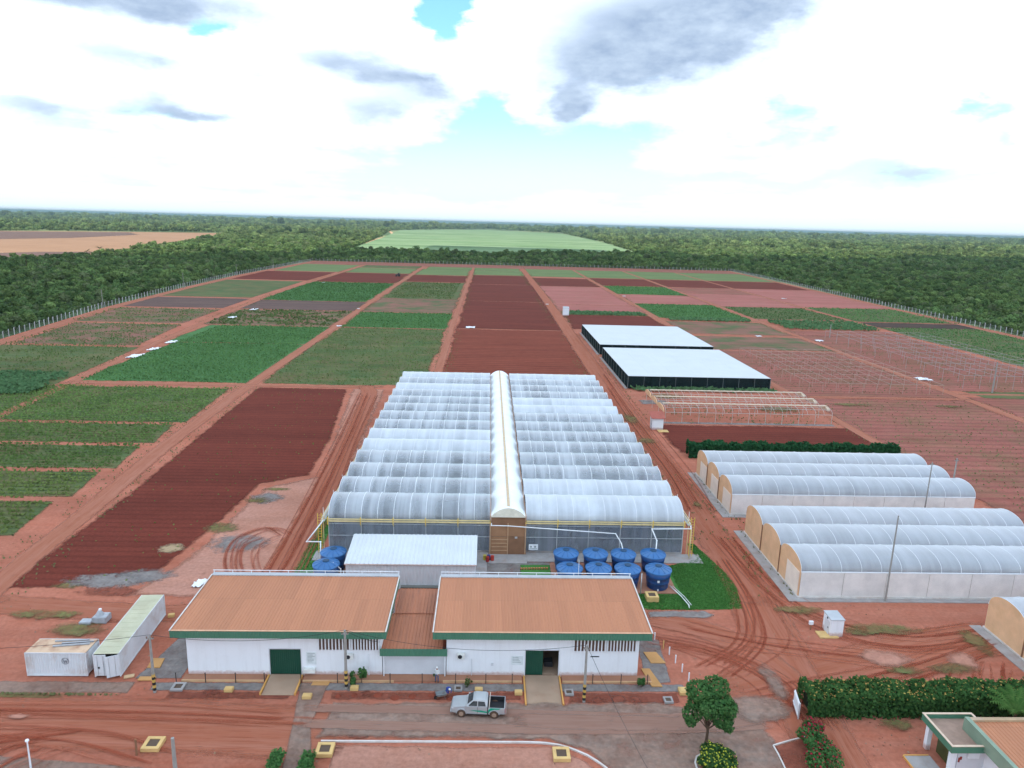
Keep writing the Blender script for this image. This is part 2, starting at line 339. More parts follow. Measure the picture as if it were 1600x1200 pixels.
M['olive_red'] = soil('patchy_crop_soil', (0.20, 0.11, 0.07), (0.245, 0.105, 0.075), (0.28, 0.13, 0.095), 0.03, raw=True, rows=3.0, row_amt=0.25, edge=0.4, green=(0.06, 0.12, 0.04), green_amt=0.85)
M['green'] = soil('green_crop_soil', (0.055, 0.125, 0.045), (0.065, 0.14, 0.05), (0.085, 0.145, 0.06), 0.04, rows=1.8, row_amt=0.35, edge=0.5)
M['lime'] = soil('light_green_cover', (0.14, 0.17, 0.07), (0.115, 0.155, 0.06), (0.17, 0.16, 0.085), 0.04, rows=3.5, row_amt=0.2, edge=0.4)
M['grey'] = soil('grey_mulch_and_cloud_shade', (0.13, 0.095, 0.09), (0.105, 0.075, 0.075), (0.16, 0.115, 0.10), 0.05, rows=2.6, row_amt=0.4, edge=0.4)
M['black'] = soil('burnt_black_soil', (0.055, 0.045, 0.042), (0.08, 0.055, 0.045), (0.06, 0.05, 0.045), 0.06, rows=2.2, edge=0.4)
M['palestrip'] = soil('pale_bare_ground', (0.42, 0.200, 0.140), (0.375, 0.165, 0.108), (0.46, 0.235, 0.17), 0.12, raw=True, edge=0.35, streak=0.15)
M['wet'] = soil('darker_red_dirt', (0.23, 0.068, 0.041), (0.19, 0.052, 0.032), (0.28, 0.10, 0.065), 0.3, raw=True, edge=0.8, blend=0.35)
M['lawn'] = soil('mown_lawn', (0.06, 0.155, 0.04), (0.05, 0.135, 0.035), (0.08, 0.18, 0.05), 0.25, edge=1.2, streak=0.25)
M['weeds'] = soil('weedy_ground', (0.10, 0.13, 0.05), (0.14, 0.12, 0.06), (0.24, 0.14, 0.10), 0.5, edge=1.8, blend=0.05)
M['gravel'] = soil('grey_gravel', (0.24, 0.22, 0.215), (0.20, 0.185, 0.185), (0.28, 0.245, 0.23), 0.5, edge=0.9, streak=0.1, blend=0.5)
M['asphalt'] = soil('dusty_grey_paving', (0.25, 0.205, 0.185), (0.225, 0.19, 0.175), (0.30, 0.19, 0.15), 0.25, edge=0.45, streak=0.45, blend=0.45)
M['straw'] = soil('straw_heap', (0.36, 0.30, 0.2), (0.3, 0.24, 0.16), (0.4, 0.34, 0.24), 0.6, edge=1.2)
M['tan'] = soil('tan_stubble', (0.27, 0.185, 0.125), (0.24, 0.16, 0.105), (0.31, 0.22, 0.155), 0.01, rows=24, row_amt=0.15, edge=0.03)
M['wood'] = soil('woodland_floor', (0.055, 0.085, 0.035), (0.065, 0.095, 0.04), (0.08, 0.09, 0.045), 0.03, edge=0.06)
def far_canopy():
    t = NT('far_woodland'); p = t.pos()
    big = t.noise(p, 0.0006, 6, 0.6, sc3=(0.6, 1.5, 1)); mid = t.noise(p, 0.006, 5, 0.6); fine = t.noise(p, 0.09, 4, 0.65)
    c = t.mix(t.remap(big, 0.40, 0.58), (0.065, 0.10, 0.045), (0.13, 0.175, 0.075))
    c = t.mix(t.math('MULTIPLY', t.remap(t.noise(p, 0.0011, 4, 0.5, sc3=(0.5, 2.0, 1)), 0.50, 0.57), 0.75), c, (0.23, 0.26, 0.12))  # pale strips over darker canopy carry far sun and cloud shade as colour
    f = t.math('MULTIPLY', t.remap(mid, 0.3, 0.7, 0.75, 1.25), t.remap(fine, 0.3, 0.7, 0.65, 1.35))
    cb = t.n('ShaderNodeVectorMath', operation='SCALE'); t.t.links.new(c, cb.inputs[0]); t.t.links.new(f, cb.inputs['Scale'])
    return t.end(t.principled(cb.outputs[0], 1.0, 0, 0.05, t.bump(t.math('ADD', fine, mid), 0.8, 3.0)))
M_FAR = far_canopy()
def cane_mat():
    t = NT('young_cane'); p = t.pos()
    a = t.noise(p, 0.012, 5, 0.6); s_ = t.noise(p, 0.05, 5, 0.6, sc3=(0.12, 1.0, 1)); f = t.noise(p, 0.4, 3)
    c = t.mix(t.remap(a, 0.35, 0.65), (0.11, 0.20, 0.085), (0.17, 0.25, 0.12)); c = t.mix(t.math('MULTIPLY', t.remap(s_, 0.45, 0.62), 0.6), c, (0.24, 0.30, 0.17)); c = t.mix(t.math('MULTIPLY', t.remap(t.noise(p, 0.012, 5, 0.65, sc3=(0.25, 1.0, 1)), 0.52, 0.62), 0.7), c, (0.075, 0.13, 0.055)); c = t.mix(t.math('MULTIPLY', t.remap(t.noise(p, 0.009, 4, 0.6, sc3=(0.1, 1.0, 1)), 0.5, 0.6), 0.6), c, (0.26, 0.33, 0.19))
    c = t.mix(t.math('MULTIPLY', t.remap(f, 0.45, 0.7), 0.35), c, (0.06, 0.12, 0.045))
    return t.end(t.principled(c, 1.0, 0, 0.05, t.bump(t.math('ADD', f, s_), 0.6, 0.5)))
M_CANE = cane_mat()
def track_mat(name, base, light, dark, alpha=0.9, fine=7.0, raw=False):
    if not raw: base, light, dark = earthy(base), earthy(light), earthy(dark)
    t = NT(name); p = t.pos(); ac = t.attr('across'); al = t.attr('along')
    cv = t.n('ShaderNodeCombineXYZ'); t.t.links.new(ac, cv.inputs[0]); t.t.links.new(t.math('MULTIPLY', al, 0.03), cv.inputs[1])
    s1 = t.noise(cv.outputs[0], 1.3, 4, 0.6); s2 = t.noise(cv.outputs[0], fine, 4, 0.6); b = t.noise(p, 0.5, 6, 0.6)
    c = t.mix(t.remap(s1, 0.35, 0.65), base, light); c = t.mix(t.math('MULTIPLY', t.remap(s2, 0.5, 0.66), 0.7), c, dark)
    c = t.mix(t.math('MULTIPLY', t.remap(b, 0.5, 0.72), 0.4), c, light)
    e = t.math('ADD', t.attr('edge'), t.math('MULTIPLY', t.math('SUBTRACT', t.noise(p, 0.45, 6, 0.65), 0.5), 1.4))
    e = t.math('ADD', e, t.math('MULTIPLY', t.math('SUBTRACT', s2, 0.5), 1.2))
    a = t.math('MULTIPLY', t.remap(e, 0.3, 0.8), alpha)
    return t.end(t.principled(c, 0.95, 0, 0.1, t.bump(t.math('ADD', s2, t.math('MULTIPLY', s1, 1.5)), 0.6, 0.12), a))
M_TRACK = track_mat('rutted_dirt', (0.37, 0.116, 0.062), (0.42, 0.16, 0.10), (0.27, 0.072, 0.036), 0.85, raw=True)
M_ROAD = track_mat('orange_dirt_track', (0.37, 0.130, 0.074), (0.42, 0.172, 0.110), (0.29, 0.084, 0.046), 0.9, raw=True)
M_PALEROAD = track_mat('pale_sand_track', (0.55, 0.38, 0.24), (0.62, 0.46, 0.31), (0.4, 0.26, 0.15))
M_RUT = track_mat('wheel_rut', (0.20, 0.058, 0.036), (0.26, 0.085, 0.055), (0.17, 0.048, 0.03), 0.6)
M_RUT2 = track_mat('faint_wheel_mark', (0.22, 0.065, 0.042), (0.36, 0.17, 0.125), (0.18, 0.05, 0.032), 0.45)
M_DUST = track_mat('dusty_wheel_lane', (0.33, 0.175, 0.125), (0.36, 0.21, 0.155), (0.30, 0.14, 0.095), 0.75, raw=True)

def fl(me, name, vals):
    a = me.attributes.new(name, 'FLOAT', 'POINT'); a.data.foreach_set('value', np.asarray(vals, dtype=np.float32))
def sheet(name, poly, m_, z, inset=1.5, kind='structure', parent=None, zs=None):
    bm = bmesh.new(); vs = [bm.verts.new((p[0], p[1], z)) for p in poly]; f = bm.faces.new(vs)
    if f.normal.z < 0 or f.calc_area() == 0: pass
    bm.normal_update()
    if f.normal.z < 0: f.normal_flip()
    bmesh.ops.inset_region(bm, faces=[f], thickness=inset, use_boundary=True, use_even_offset=True)
    bm.verts.index_update(); e = [0.0 if v.is_boundary else 1.0 for v in bm.verts]
    me = bpy.data.meshes.new(name); bm.to_mesh(me); bm.free(); fl(me, 'edge', e); me.materials.append(m_)
    o = bpy.data.objects.new(name, me); COL.objects.link(o)
    if kind: o['kind'] = kind
    if parent: o.parent = parent
    return o
def patch(x, y, rx, ry, key, z):
    v = [(x, y, z)]; e = [1.15]; f = []; n = 16
    for q, ev in ((.5, .85), (1.0, .4), (1.5, -.2)):
        for i in range(n):
            a = 2 * math.pi * i / n; v.append((x + rx * q * math.cos(a) * random.uniform(.85, 1.15), y + ry * q * math.sin(a) * random.uniform(.85, 1.15), z)); e.append(ev)
    f += [(0, 1 + i, 1 + (i + 1) % n) for i in range(n)]
    for k in range(2): f += [(1 + k * n + i, 1 + (k + 1) * n + i, 1 + (k + 1) * n + (i + 1) % n, 1 + k * n + (i + 1) % n) for i in range(n)]
    me = bpy.data.meshes.new('ground_patch'); me.from_pydata(v, [], f); fl(me, 'edge', e); me.materials.append(M[key]); o = bpy.data.objects.new('ground_patch', me); COL.objects.link(o); o['kind'] = 'structure'
def rect(x0, x1, y0, y1): return [(x0, y0), (x1, y0), (x1, y1), (x0, y1)]
def smooth_line(pts, step=3.0):
    pts = [Vector((p[0], p[1], 0)) for p in pts]; out = []
    P = [pts[0] * 2 - pts[1]] + pts + [pts[-1] * 2 - pts[-2]]
    for i in range(1, len(P) - 2):
        p0, p1, p2, p3 = P[i - 1:i + 3]; n = max(1, int((p2 - p1).length / step))
        for k in range(n):
            t = k / n; out.append(0.5 * ((2 * p1) + (p2 - p0) * t + (2 * p0 - 5 * p1 + 4 * p2 - p3) * t * t + (3 * p1 - p0 - 3 * p2 + p3) * t ** 3))
    out.append(pts[-1]); return out
def strip(name, pts, w, m_, z, step=3.0, core=0.6, kind='structure'):
    L_ = smooth_line(pts, step); v = []; f = []; ed = []; ac = []; al = []; d = 0
    for i, p in enumerate(L_):
        t = (L_[min(i + 1, len(L_) - 1)] - L_[max(i - 1, 0)]).normalized(); nr = Vector((t.y, -t.x, 0)); 
        if i: d += (p - L_[i - 1]).length
        for s_, e in ((-1, 0), (-core, 1), (core, 1), (1, 0)):
            q = p + nr * s_ * w * 0.5; v.append((q.x, q.y, z)); ed.append(e if 0 < i < len(L_) - 1 else 0.35 * e); ac.append(s_ * w * 0.5 + (len(name) * 3 % 17) + z * 500); al.append(d)
    for i in range(len(L_) - 1):
        for k in range(3): f.append((i * 4 + k, i * 4 + k + 1, i * 4 + k + 5, i * 4 + k + 4))
    me = bpy.data.meshes.new(name); me.from_pydata(v, [], f); fl(me, 'edge', ed); fl(me, 'across', ac); fl(me, 'along', al); me.materials.append(m_)
    bm = bmesh.new(); bm.from_mesh(me); bmesh.ops.recalc_face_normals(bm, faces=bm.faces); bm.to_mesh(me); bm.free()
    o = bpy.data.objects.new(name, me); COL.objects.link(o)
    if kind: o['kind'] = kind
    return o

# ------------------------------------------------------------------ ground
def ground():
    xs = [-60000, -20000, -8000, -3000, -1200, -400, 0, 400, 1200, 3000, 8000, 20000, 60000]; ys = [-3000, -800, 0, 400, 800, 1200, 2000, 3500, 6000, 12000, 25000, 60000]
    v = [(x, y, -0.3) for y in ys for x in xs]; n = len(xs)
    f = [(j * n + i, j * n + i + 1, (j + 1) * n + i + 1, (j + 1) * n + i) for j in range(len(ys) - 1) for i in range(n - 1)]
    me = bpy.data.meshes.new('ground'); me.from_pydata(v, [], f); me.materials.append(M_FAR); o = bpy.data.objects.new('ground', me); COL.objects.link(o); o['kind'] = 'structure'
ground()
FENCE_L = [(-168, 200), (-177, 261), (-190, 358), (-197, 472), (-200, 575), (-197, 670), (-193, 790)]
FENCE_R = [(246, 240), (252, 323), (256, 438), (263, 595), (268, 700), (270, 797)]
def fx(F, y):
    for a, b in zip(F, F[1:]):
        if a[1] <= y <= b[1]: return a[0] + (b[0] - a[0]) * (y - a[1]) / (b[1] - a[1])
    return F[0][0] if y < F[0][1] else F[-1][0]
sheet('compound_ground', [(-190, -40), (255, -40), (250, 240)] + FENCE_R[1:] + [(-193, 797)] + FENCE_L[::-1][1:], M_FARM, 0.0, 1.0)
FARM = [o for o in COL.objects if o.name == 'compound_ground'][0]
sheet('woodland_floor', [(-700, 150), (-175, 150)] + [(p[0] - 1.5, p[1]) for p in FENCE_L[1:]] + [(-194, 799), (270, 799)] + [(p[0] + 1.5, p[1]) for p in FENCE_R[::-1]] + [(255, 100), (700, 200), (1400, 1500), (700, 1500), (250, 1100), (-180, 1040), (-300, 1200), (-430, 790)], M['wood'], -0.12, 10)

ZP = 0.03
import itertools
PK = itertools.count()
def wavy(x0, x1, y0, y1, st=9.0, a=.8):
    P = []; c = [(x0, y0), (x1, y0), (x1, y1), (x0, y1)]
    for (p, q) in zip(c, c[1:] + c[:1]):
        n = max(2, int(math.hypot(q[0] - p[0], q[1] - p[1]) / st))
        for i in range(n): P.append((p[0] + (q[0] - p[0]) * i / n + random.uniform(-a, a), p[1] + (q[1] - p[1]) * i / n + random.uniform(-a, a)))
    return P
def plot(x0, x1, y0, y1, key, name='field_plot'): return sheet(name, wavy(x0 - 3.2, x1 + 3.2, y0 - 2.2, y1 + 2.2), M[key], ZP + 0.0004 * (next(PK)), 2.4 if y0 < 250 else 3.0)
B0, C0, D0, E0, F0, G0 = -66, -15.6, 35.5, 87.5, 139, 193
# column between the two western tracks
plot(-113, -69, 199, 262, 'green'); plot(-117, -69, 264, 306, 'green'); plot(-122, -70, 309, 362, 'olive_red'); plot(-127, -70, 366, 405, 'grey')
plot(-128, -71, 408, 532, 'green'); plot(-127, -71, 537, 632, 'plough'); plot(-125, -71, 636, 702, 'lime'); plot(-193, 33, 745, 790, 'brown')
# west of the outer track
sheet('field_plot', [(-133, 180), (-115.5, 180), (-121.5, 251), (-170, 251), (-162, 200)], M['olive'], ZP); sheet('field_plot', [(-168, 253), (-124, 253), (-130, 306), (-176, 306)], M['olive_red'], ZP)
sheet('field_plot', [(-178, 309), (-131, 309), (-133, 360), (-184, 360)], M['olive_red'], ZP + .001); sheet('field_plot', [(-186, 364), (-134, 364), (-135, 411), (-188, 411)], M['grey'], ZP)
sheet('field_plot', [(-190, 415), (-136, 415), (-136, 534), (-193, 534)], M['olive'], ZP); sheet('field_plot', [(-193, 540), (-135, 540), (-133, 632), (-193, 632)], M['plough'], ZP); sheet('field_plot', [(-190, 636), (-132, 636), (-130, 740), (-188, 740)], M['lime'], ZP)
# central columns
plot(-62, -20, 199, 306, 'olive'); plot(-62, -20, 310, 361, 'green'); plot(-63, -20, 365, 430, 'olive_red'); plot(-63, -20, 431, 550, 'olive'); plot(-63, -20, 555, 624, 'plough'); plot(-63, -20, 628, 704, 'lime'); plot(-125, -71, 706, 742, 'olive')
plot(-12, 31, 190, 309, 'plough_rows'); plot(-12, 32, 313, 425, 'plough'); plot(-12, 32, 427, 543, 'plough'); plot(-12, 31, 546, 640, 'plough'); plot(-60, 30, 705, 742, 'lime'); plot(-12, 31, 644, 703, 'lime')
# eastern columns
plot(41, 83, 318, 369, 'plough'); plot(41, 83, 371, 384, 'olive'); plot(40, 84, 387, 417, 'pink'); plot(40, 84, 420, 540, 'pink'); plot(39, 84, 544, 622, 'plough'); plot(38, 265, 640, 742, 'lime'); plot(38, 262, 746, 790, 'brown')
plot(90, 135, 272, 304, 'olive_red'); plot(91, 135, 313, 352, 'olive_red'); plot(91, 135, 367, 431, 'green'); plot(91, 136, 434, 488, 'pink'); plot(91, 137, 492, 556, 'green'); plot(91, 137, 560, 634, 'plough')
plot(90, 134, 196, 268, 'brown'); plot(90, 134, 90, 191, 'brown'); plot(142, 230, 90, 196, 'brown'); plot(142, 188, 206, 312, 'brown'); plot(142, 190, 314, 328, 'brown')
plot(143, 189, 364, 368, 'pink'); plot(143, 189, 371, 425, 'olive'); plot(143, 190, 428, 505, 'pink'); plot(143, 191, 508, 555, 'brown'); plot(143, 191, 560, 634, 'plough')
plot(196, 246, 240, 345, 'olive'); plot(196, 250, 347, 364, 'black'); plot(196, 250, 368, 430, 'olive'); plot(196, 253, 434, 556, 'pink'); plot(196, 258, 560, 634, 'plough')
plot(43, 85, 142.6, 160.5, 'plough'); plot(146, 170, 196.5, 203, 'olive')
# near west: row bands and the ploughed field
for a, b in ((97, 110.9), (112, 124.8), (126, 140.2), (141.3, 155.8), (156.8, 191)):
    sheet('field_plot', [(-68.3 - (0 if a > 130 else 0), a), (-67.5 + 0.0, a), (-69.5, b), (-128, b), (-128, a)], M['olive'], ZP, 1.0)
sheet('field_plot', [(-60.5, 81.5), (-43, 83.5), (-41.5, 92), (-40, 104), (-39, 119), (-31.5, 124), (-32.5, 146), (-38, 193.5), (-63.5, 193.5), (-62.5, 165), (-60.2, 115)], M['plough'], ZP, 1.5)
sheet('bare_strip', [(-45, 80), (-24.5, 80), (-24, 120), (-27.5, 194), (-38, 194), (-31, 124), (-39, 118), (-41, 92)], M['palestrip'], 0.02, 2)
for (x, y, rx, ry, k) in ((-36.5, 113, 2.6, 2.6, 'gravel'), (-37.5, 112, 2.2, 1.2, 'weeds'), (-36, 117, 2.4, .8, 'weeds'), (-39.5, 101, 2.6, 2.0, 'weeds'), (-44, 94, 1.8, 1.5, 'straw'), (-48, 84.5, 5, 2.0, 'gravel'), (-52, 83.3, 2.2, .8, 'weeds'), (-44, 86, 4, 1.8, 'gravel'), (-35, 96, 4, 3, 'gravel')):
    patch(x, y, rx, ry, k, ZP + 0.012 + 0.002 * random.random())

# ------------------------------------------------------------------ farm tracks
ZR = 0.062
strip('farm_track', [(-106, 120), (-110, 150), (-114, 193), (-119.5, 248), (-126, 339), (-131, 457), (-129, 600), (-127, 745)], 3.8, M_ROAD, ZR)
strip('farm_track', [(-57, 60), (-60.5, 80), (-62.5, 109), (-65, 143), (-66, 197), (-66.3, 280), (-67, 414), (-66.5, 745)], 4.4, M_ROAD, ZR)
strip('farm_track', [(C0 + .8, 187), (C0, 260), (C0 - .6, 400), (C0, 745)], 3.4, M_ROAD, ZR)
strip('farm_track', [(34, 60), (35, 90), (35, 153), (35.5, 300), (36, 480), (34.5, 745)], 7.0, M_TRACK, ZR)
strip('farm_track', [(88, 140), (87.5, 200), (86.5, 300), (88, 400), (87.5, 745)], 3.4, M_ROAD, ZR)
strip('farm_track', [(136, 120), (138, 200), (138.5, 300), (140, 450), (139.5, 745)], 3.8, M_ROAD, ZR)
strip('farm_track', [(193, 345), (193, 480), (194, 745)], 3.6, M_ROAD, ZR)
strip('farm_track', [(-116, 194.8), (-66, 195), (-29, 196)], 3.2, M_ROAD, ZR + .006)
for y, x0, x1, w in ((307.8, -122, -68, 2.4), (311, -15, 34, 2.4), (308, -64, -18, 2.0), (193.6, 88, 140, 3.2), (200.5, 139, 220, 3.4), (309, 88, 139, 2.6), (364, -186, -72, 1.6), (426, -15, 34, 1.6), (743.5, -190, 265, 2.5), (638, -15, 262, 2.0), (386, 37, 88, 2.0), (363.5, -63, -18, 1.2), (792, -192, 268, 4), (366, 140, 250, 2.2), (252, -168, -120, 1.5)):
    strip('cross_track', [(x0, y), ((x0 + x1) / 2, y + .4), (x1, y)], w * .75, M_ROAD, ZR + .012, 6)
strip('fence_track', [(p[0] + 4.5, p[1]) for p in FENCE_L], 5, M_ROAD, ZR + .018); strip('fence_track', [(p[0] - 4.5, p[1]) for p in FENCE_R], 5, M_ROAD, ZR + .018)
strip('farm_track', [(-27, 84), (-27.5, 110), (-29.5, 160), (-32, 190), (-35, 197)], 5.5, M_TRACK, ZR + .02)

# foreground: dirt lanes and wheel ruts
strip('dirt_lane', [(-62, 58.5), (-40, 58.2), (-22, 57.5), (-12, 57)], 8.5, M_TRACK, 0.03)
strip('dirt_lane', [(24, 62), (32, 64.5), (40, 67), (50, 70.5), (62, 74)], 8, M_TRACK, 0.0655); strip('dirt_lane', [(31, 48), (32, 58), (33, 68), (34, 82)], 7.5, M_TRACK, 0.068)
strip('dirt_lane', [(18, 77), (24, 75.5), (29, 71.5), (32, 65.5), (33, 58)], 5, M_TRACK, 0.072); strip('dirt_lane', [(-60, 79), (-46, 77.5), (-36, 77), (-31, 79)], 5, M_TRACK, 0.03)
random.seed(21)
ruts = [[(33, 92), (32.5, 80), (30, 72), (24, 67)], [(34.6, 92), (34.2, 80), (32.2, 71.5), (26, 65)], [(36, 100), (37, 84), (40, 75), (48, 71), (60, 73)], [(38, 100), (38.6, 85), (42, 77), (50, 73), (62, 75)],
        [(19, 73), (25, 71), (31, 66), (33, 58)], [(20, 71.5), (26, 69), (30, 64), (31.4, 57)], [(28, 62), (36, 64), (46, 67), (58, 72)], [(28, 60.5), (37, 62), (47, 65.5), (58, 70)], [(24, 74.5), (30, 72), (37, 70), (47, 68)],
        [(51, 66.8), (49.4, 64.8), (48.2, 62.6)], [(53.6, 67), (52, 64.8), (50.6, 61.8)], [(57, 67.2), (55.4, 65), (53.4, 61.2), (52, 60.6)],
        [(32.6, 110), (33.4, 130), (33, 160), (33.5, 200)], [(34.4, 110), (35.2, 130), (34.8, 160), (35.3, 200)], [(36.4, 110), (37, 130), (36.6, 170), (37, 220)],
        [(-60, 57), (-46, 56.4), (-36, 55.6), (-28, 53)], [(-60, 59.6), (-44, 59.8), (-30, 59.4), (-18, 58.6)], [(-41, 51), (-40, 53.5), (-38, 55)], [(-43, 51.6), (-41.6, 54), (-39, 56)], [(-58, 53.4), (-48, 54.4), (-36, 57)],
        [(-26.6, 86), (-27.4, 110), (-29.6, 150), (-32, 185)], [(-28.4, 86), (-29.2, 110), (-31.4, 150), (-34, 188)], [(-31, 82), (-35, 90), (-36, 97), (-33, 101), (-29.5, 98)], [(-30, 84), (-33, 90), (-34, 95), (-32, 98)]]
rk = 0
for k, q in enumerate(ruts):
    strip('wheel_rut', q, random.uniform(0.35, 0.6), M_RUT, 0.080 + 0.0006 * rk, 1.0, 0.35); rk += 1
    for j in range(5):
        o_ = [random.uniform(-2.6, 2.6), random.uniform(-1.6, 1.6)]; q2 = [(p[0] + o_[0] * random.uniform(.7, 1.3), p[1] + o_[1] * random.uniform(.7, 1.3)) for p in q]
        strip('wheel_rut', q2, random.uniform(0.22, 0.5), M_RUT2, 0.080 + 0.0006 * rk, 1.2, 0.35); rk += 1

# ------------------------------------------------------------------ cane field, stubble field and far tracks
def slab(name, poly, z0, z1, m_, label=None):
    o = MB().prism(poly, z0, z1).build(name, m_); o['kind'] = 'structure'; return o
slab('cane_field', [gp(548, 391), gp(556, 387), gp(600, 371), gp(625, 360), gp(760, 359.5), gp(880, 366), gp(940, 379), gp(992, 395.5), gp(780, 397)], -0.3, 1.6, M_CANE)
sheet('stubble_and_shade', [gp(-60, 412), gp(0, 405), gp(130, 400), gp(255, 385), gp(345, 370), gp(352, 364), gp(200, 362), gp(0, 360.5), gp(-60, 360)], M['tan'], -0.06, 12)
sheet('stubble_and_shade', [gp(-60, 361), gp(0, 361.2), gp(210, 363), gp(225, 367), gp(120, 372), gp(0, 374), gp(-60, 375)], M['grey'], -0.03, 25); sheet('stubble_and_shade', [gp(-60, 409), gp(0, 403), gp(110, 399), gp(180, 393), gp(60, 393), gp(-60, 396)], M['grey'], -0.02, 12)  # far grey strip puts a cloud shadow into the field's colour
strip('sand_track', [gp(528, 389), gp(560, 382), gp(595, 372), gp(613, 366), gp(608, 361)], 13, M_PALEROAD, 0.2, 30); strip('sand_track', [gp(1000, 397), gp(975, 391), gp(955, 386), gp(930, 378)], 8, M_PALEROAD, 0.2, 20)
strip('sand_track', [gp(1512, 410), gp(1545, 405), gp(1600, 401), gp(1640, 399)], 16, M_PALEROAD, 0.2, 30)

# ------------------------------------------------------------------ woodland (one mass of crowns nobody could count)
M_LF = [leaf('woodland_leaf_a', (0.085, 0.135, 0.052), (0.13, 0.19, 0.075), 0.3, 0.4, patch=0.012), leaf('woodland_leaf_b', (0.105, 0.155, 0.055), (0.165, 0.21, 0.08), 0.3, 0.4, patch=0.012), leaf('woodland_leaf_c', (0.115, 0.14, 0.07), (0.155, 0.18, 0.09), 0.3, 0.35, patch=0.012)]
M_BARK = mat('bark', (0.11, 0.08, 0.06), 0.95, 0.3, 3)
def proto_crown(k, seed, n=210, tall=1.0):
    r = np.random.default_rng(seed); lobes = []
    for i in range(6):
        a = r.uniform(0, 6.28); d = r.uniform(0, 2.0); lobes.append((math.cos(a) * d, math.sin(a) * d, (2.2 + r.uniform(0, 1.4)) * tall, r.uniform(1.2, 2.0), r.uniform(1.2, 2.0), r.uniform(0.8, 1.3) * tall))
    P, Nn = crown_pts(n, lobes, r); P[:, 2] = np.maximum(P[:, 2], 0.3); Nn[:, 2] += 0.35
    return cards_mesh('woodland_crown', cards(P, Nn, np.full(n, .88), 0.9, 0.4, r), M_LF[k])
PROTO = [bpy.data.objects.new('crown_source', proto_crown(k % 3, 40 + k, 210, 1.0 + 0.25 * (k % 2))) for k in range(5)]
M_LFF = [leaf('sunlit_scrub_leaf_a', (0.11, 0.155, 0.06), (0.17, 0.215, 0.085), 0.3, 0.45, patch=0.004), leaf('sunlit_scrub_leaf_b', (0.14, 0.175, 0.07), (0.19, 0.225, 0.095), 0.3, 0.4, patch=0.004), leaf('sunlit_scrub_leaf_c', (0.08, 0.125, 0.05), (0.13, 0.18, 0.07), 0.3, 0.45, patch=0.004)]  # far scrub leaves are lightened, with distant sunlight put into their colour
PROTO_FAR = []
for k in range(4):
    q_ = PROTO[k].data.copy(); q_.materials.clear(); q_.materials.append(M_LFF[k % 3]); PROTO_FAR.append(bpy.data.objects.new('crown_source_far', q_))
def in_view(x, y, mrg=1.0):
    d0 = x * FW[0] + y * FW[1] - CAM_H * FW[2]; u_ = FPX * (x * RT[0] + y * RT[1] - CAM_H * RT[2]) / np.maximum(d0, 1)
    return (np.abs(u_) < 800 * 1.12 * mrg) & (d0 > 5)
def pip(poly, x, y):
    c = np.zeros(len(x), bool); n = len(poly)
    for i in range(n):
        x1, y1 = poly[i]; x2, y2 = poly[(i + 1) % n]
        cond = ((y1 > y) != (y2 > y)); xi = (x2 - x1) * (y - y1) / ((y2 - y1) if y2 != y1 else 1e-9) + x1; c ^= cond & (x < xi)
    return c
COMPOUND = [(-190, -40), (255, -40), (250, 240)] + [(p[0] + 2.5, p[1]) for p in FENCE_R[1:]] + [(272, 800), (-195, 800)] + [(p[0] - 3, p[1]) for p in FENCE_L[::-1]]
CANE = [gp(528, 391), gp(556, 387), gp(594, 371), gp(612, 360), gp(760, 358.5), gp(880, 365.5), gp(940, 378.5), gp(998, 396), gp(780, 398.5)]
TAN = [gp(-60, 412), gp(0, 405), gp(130, 400), gp(255, 385), gp(345, 370), gp(352, 364), gp(200, 362), gp(0, 360.5), gp(-60, 360)]
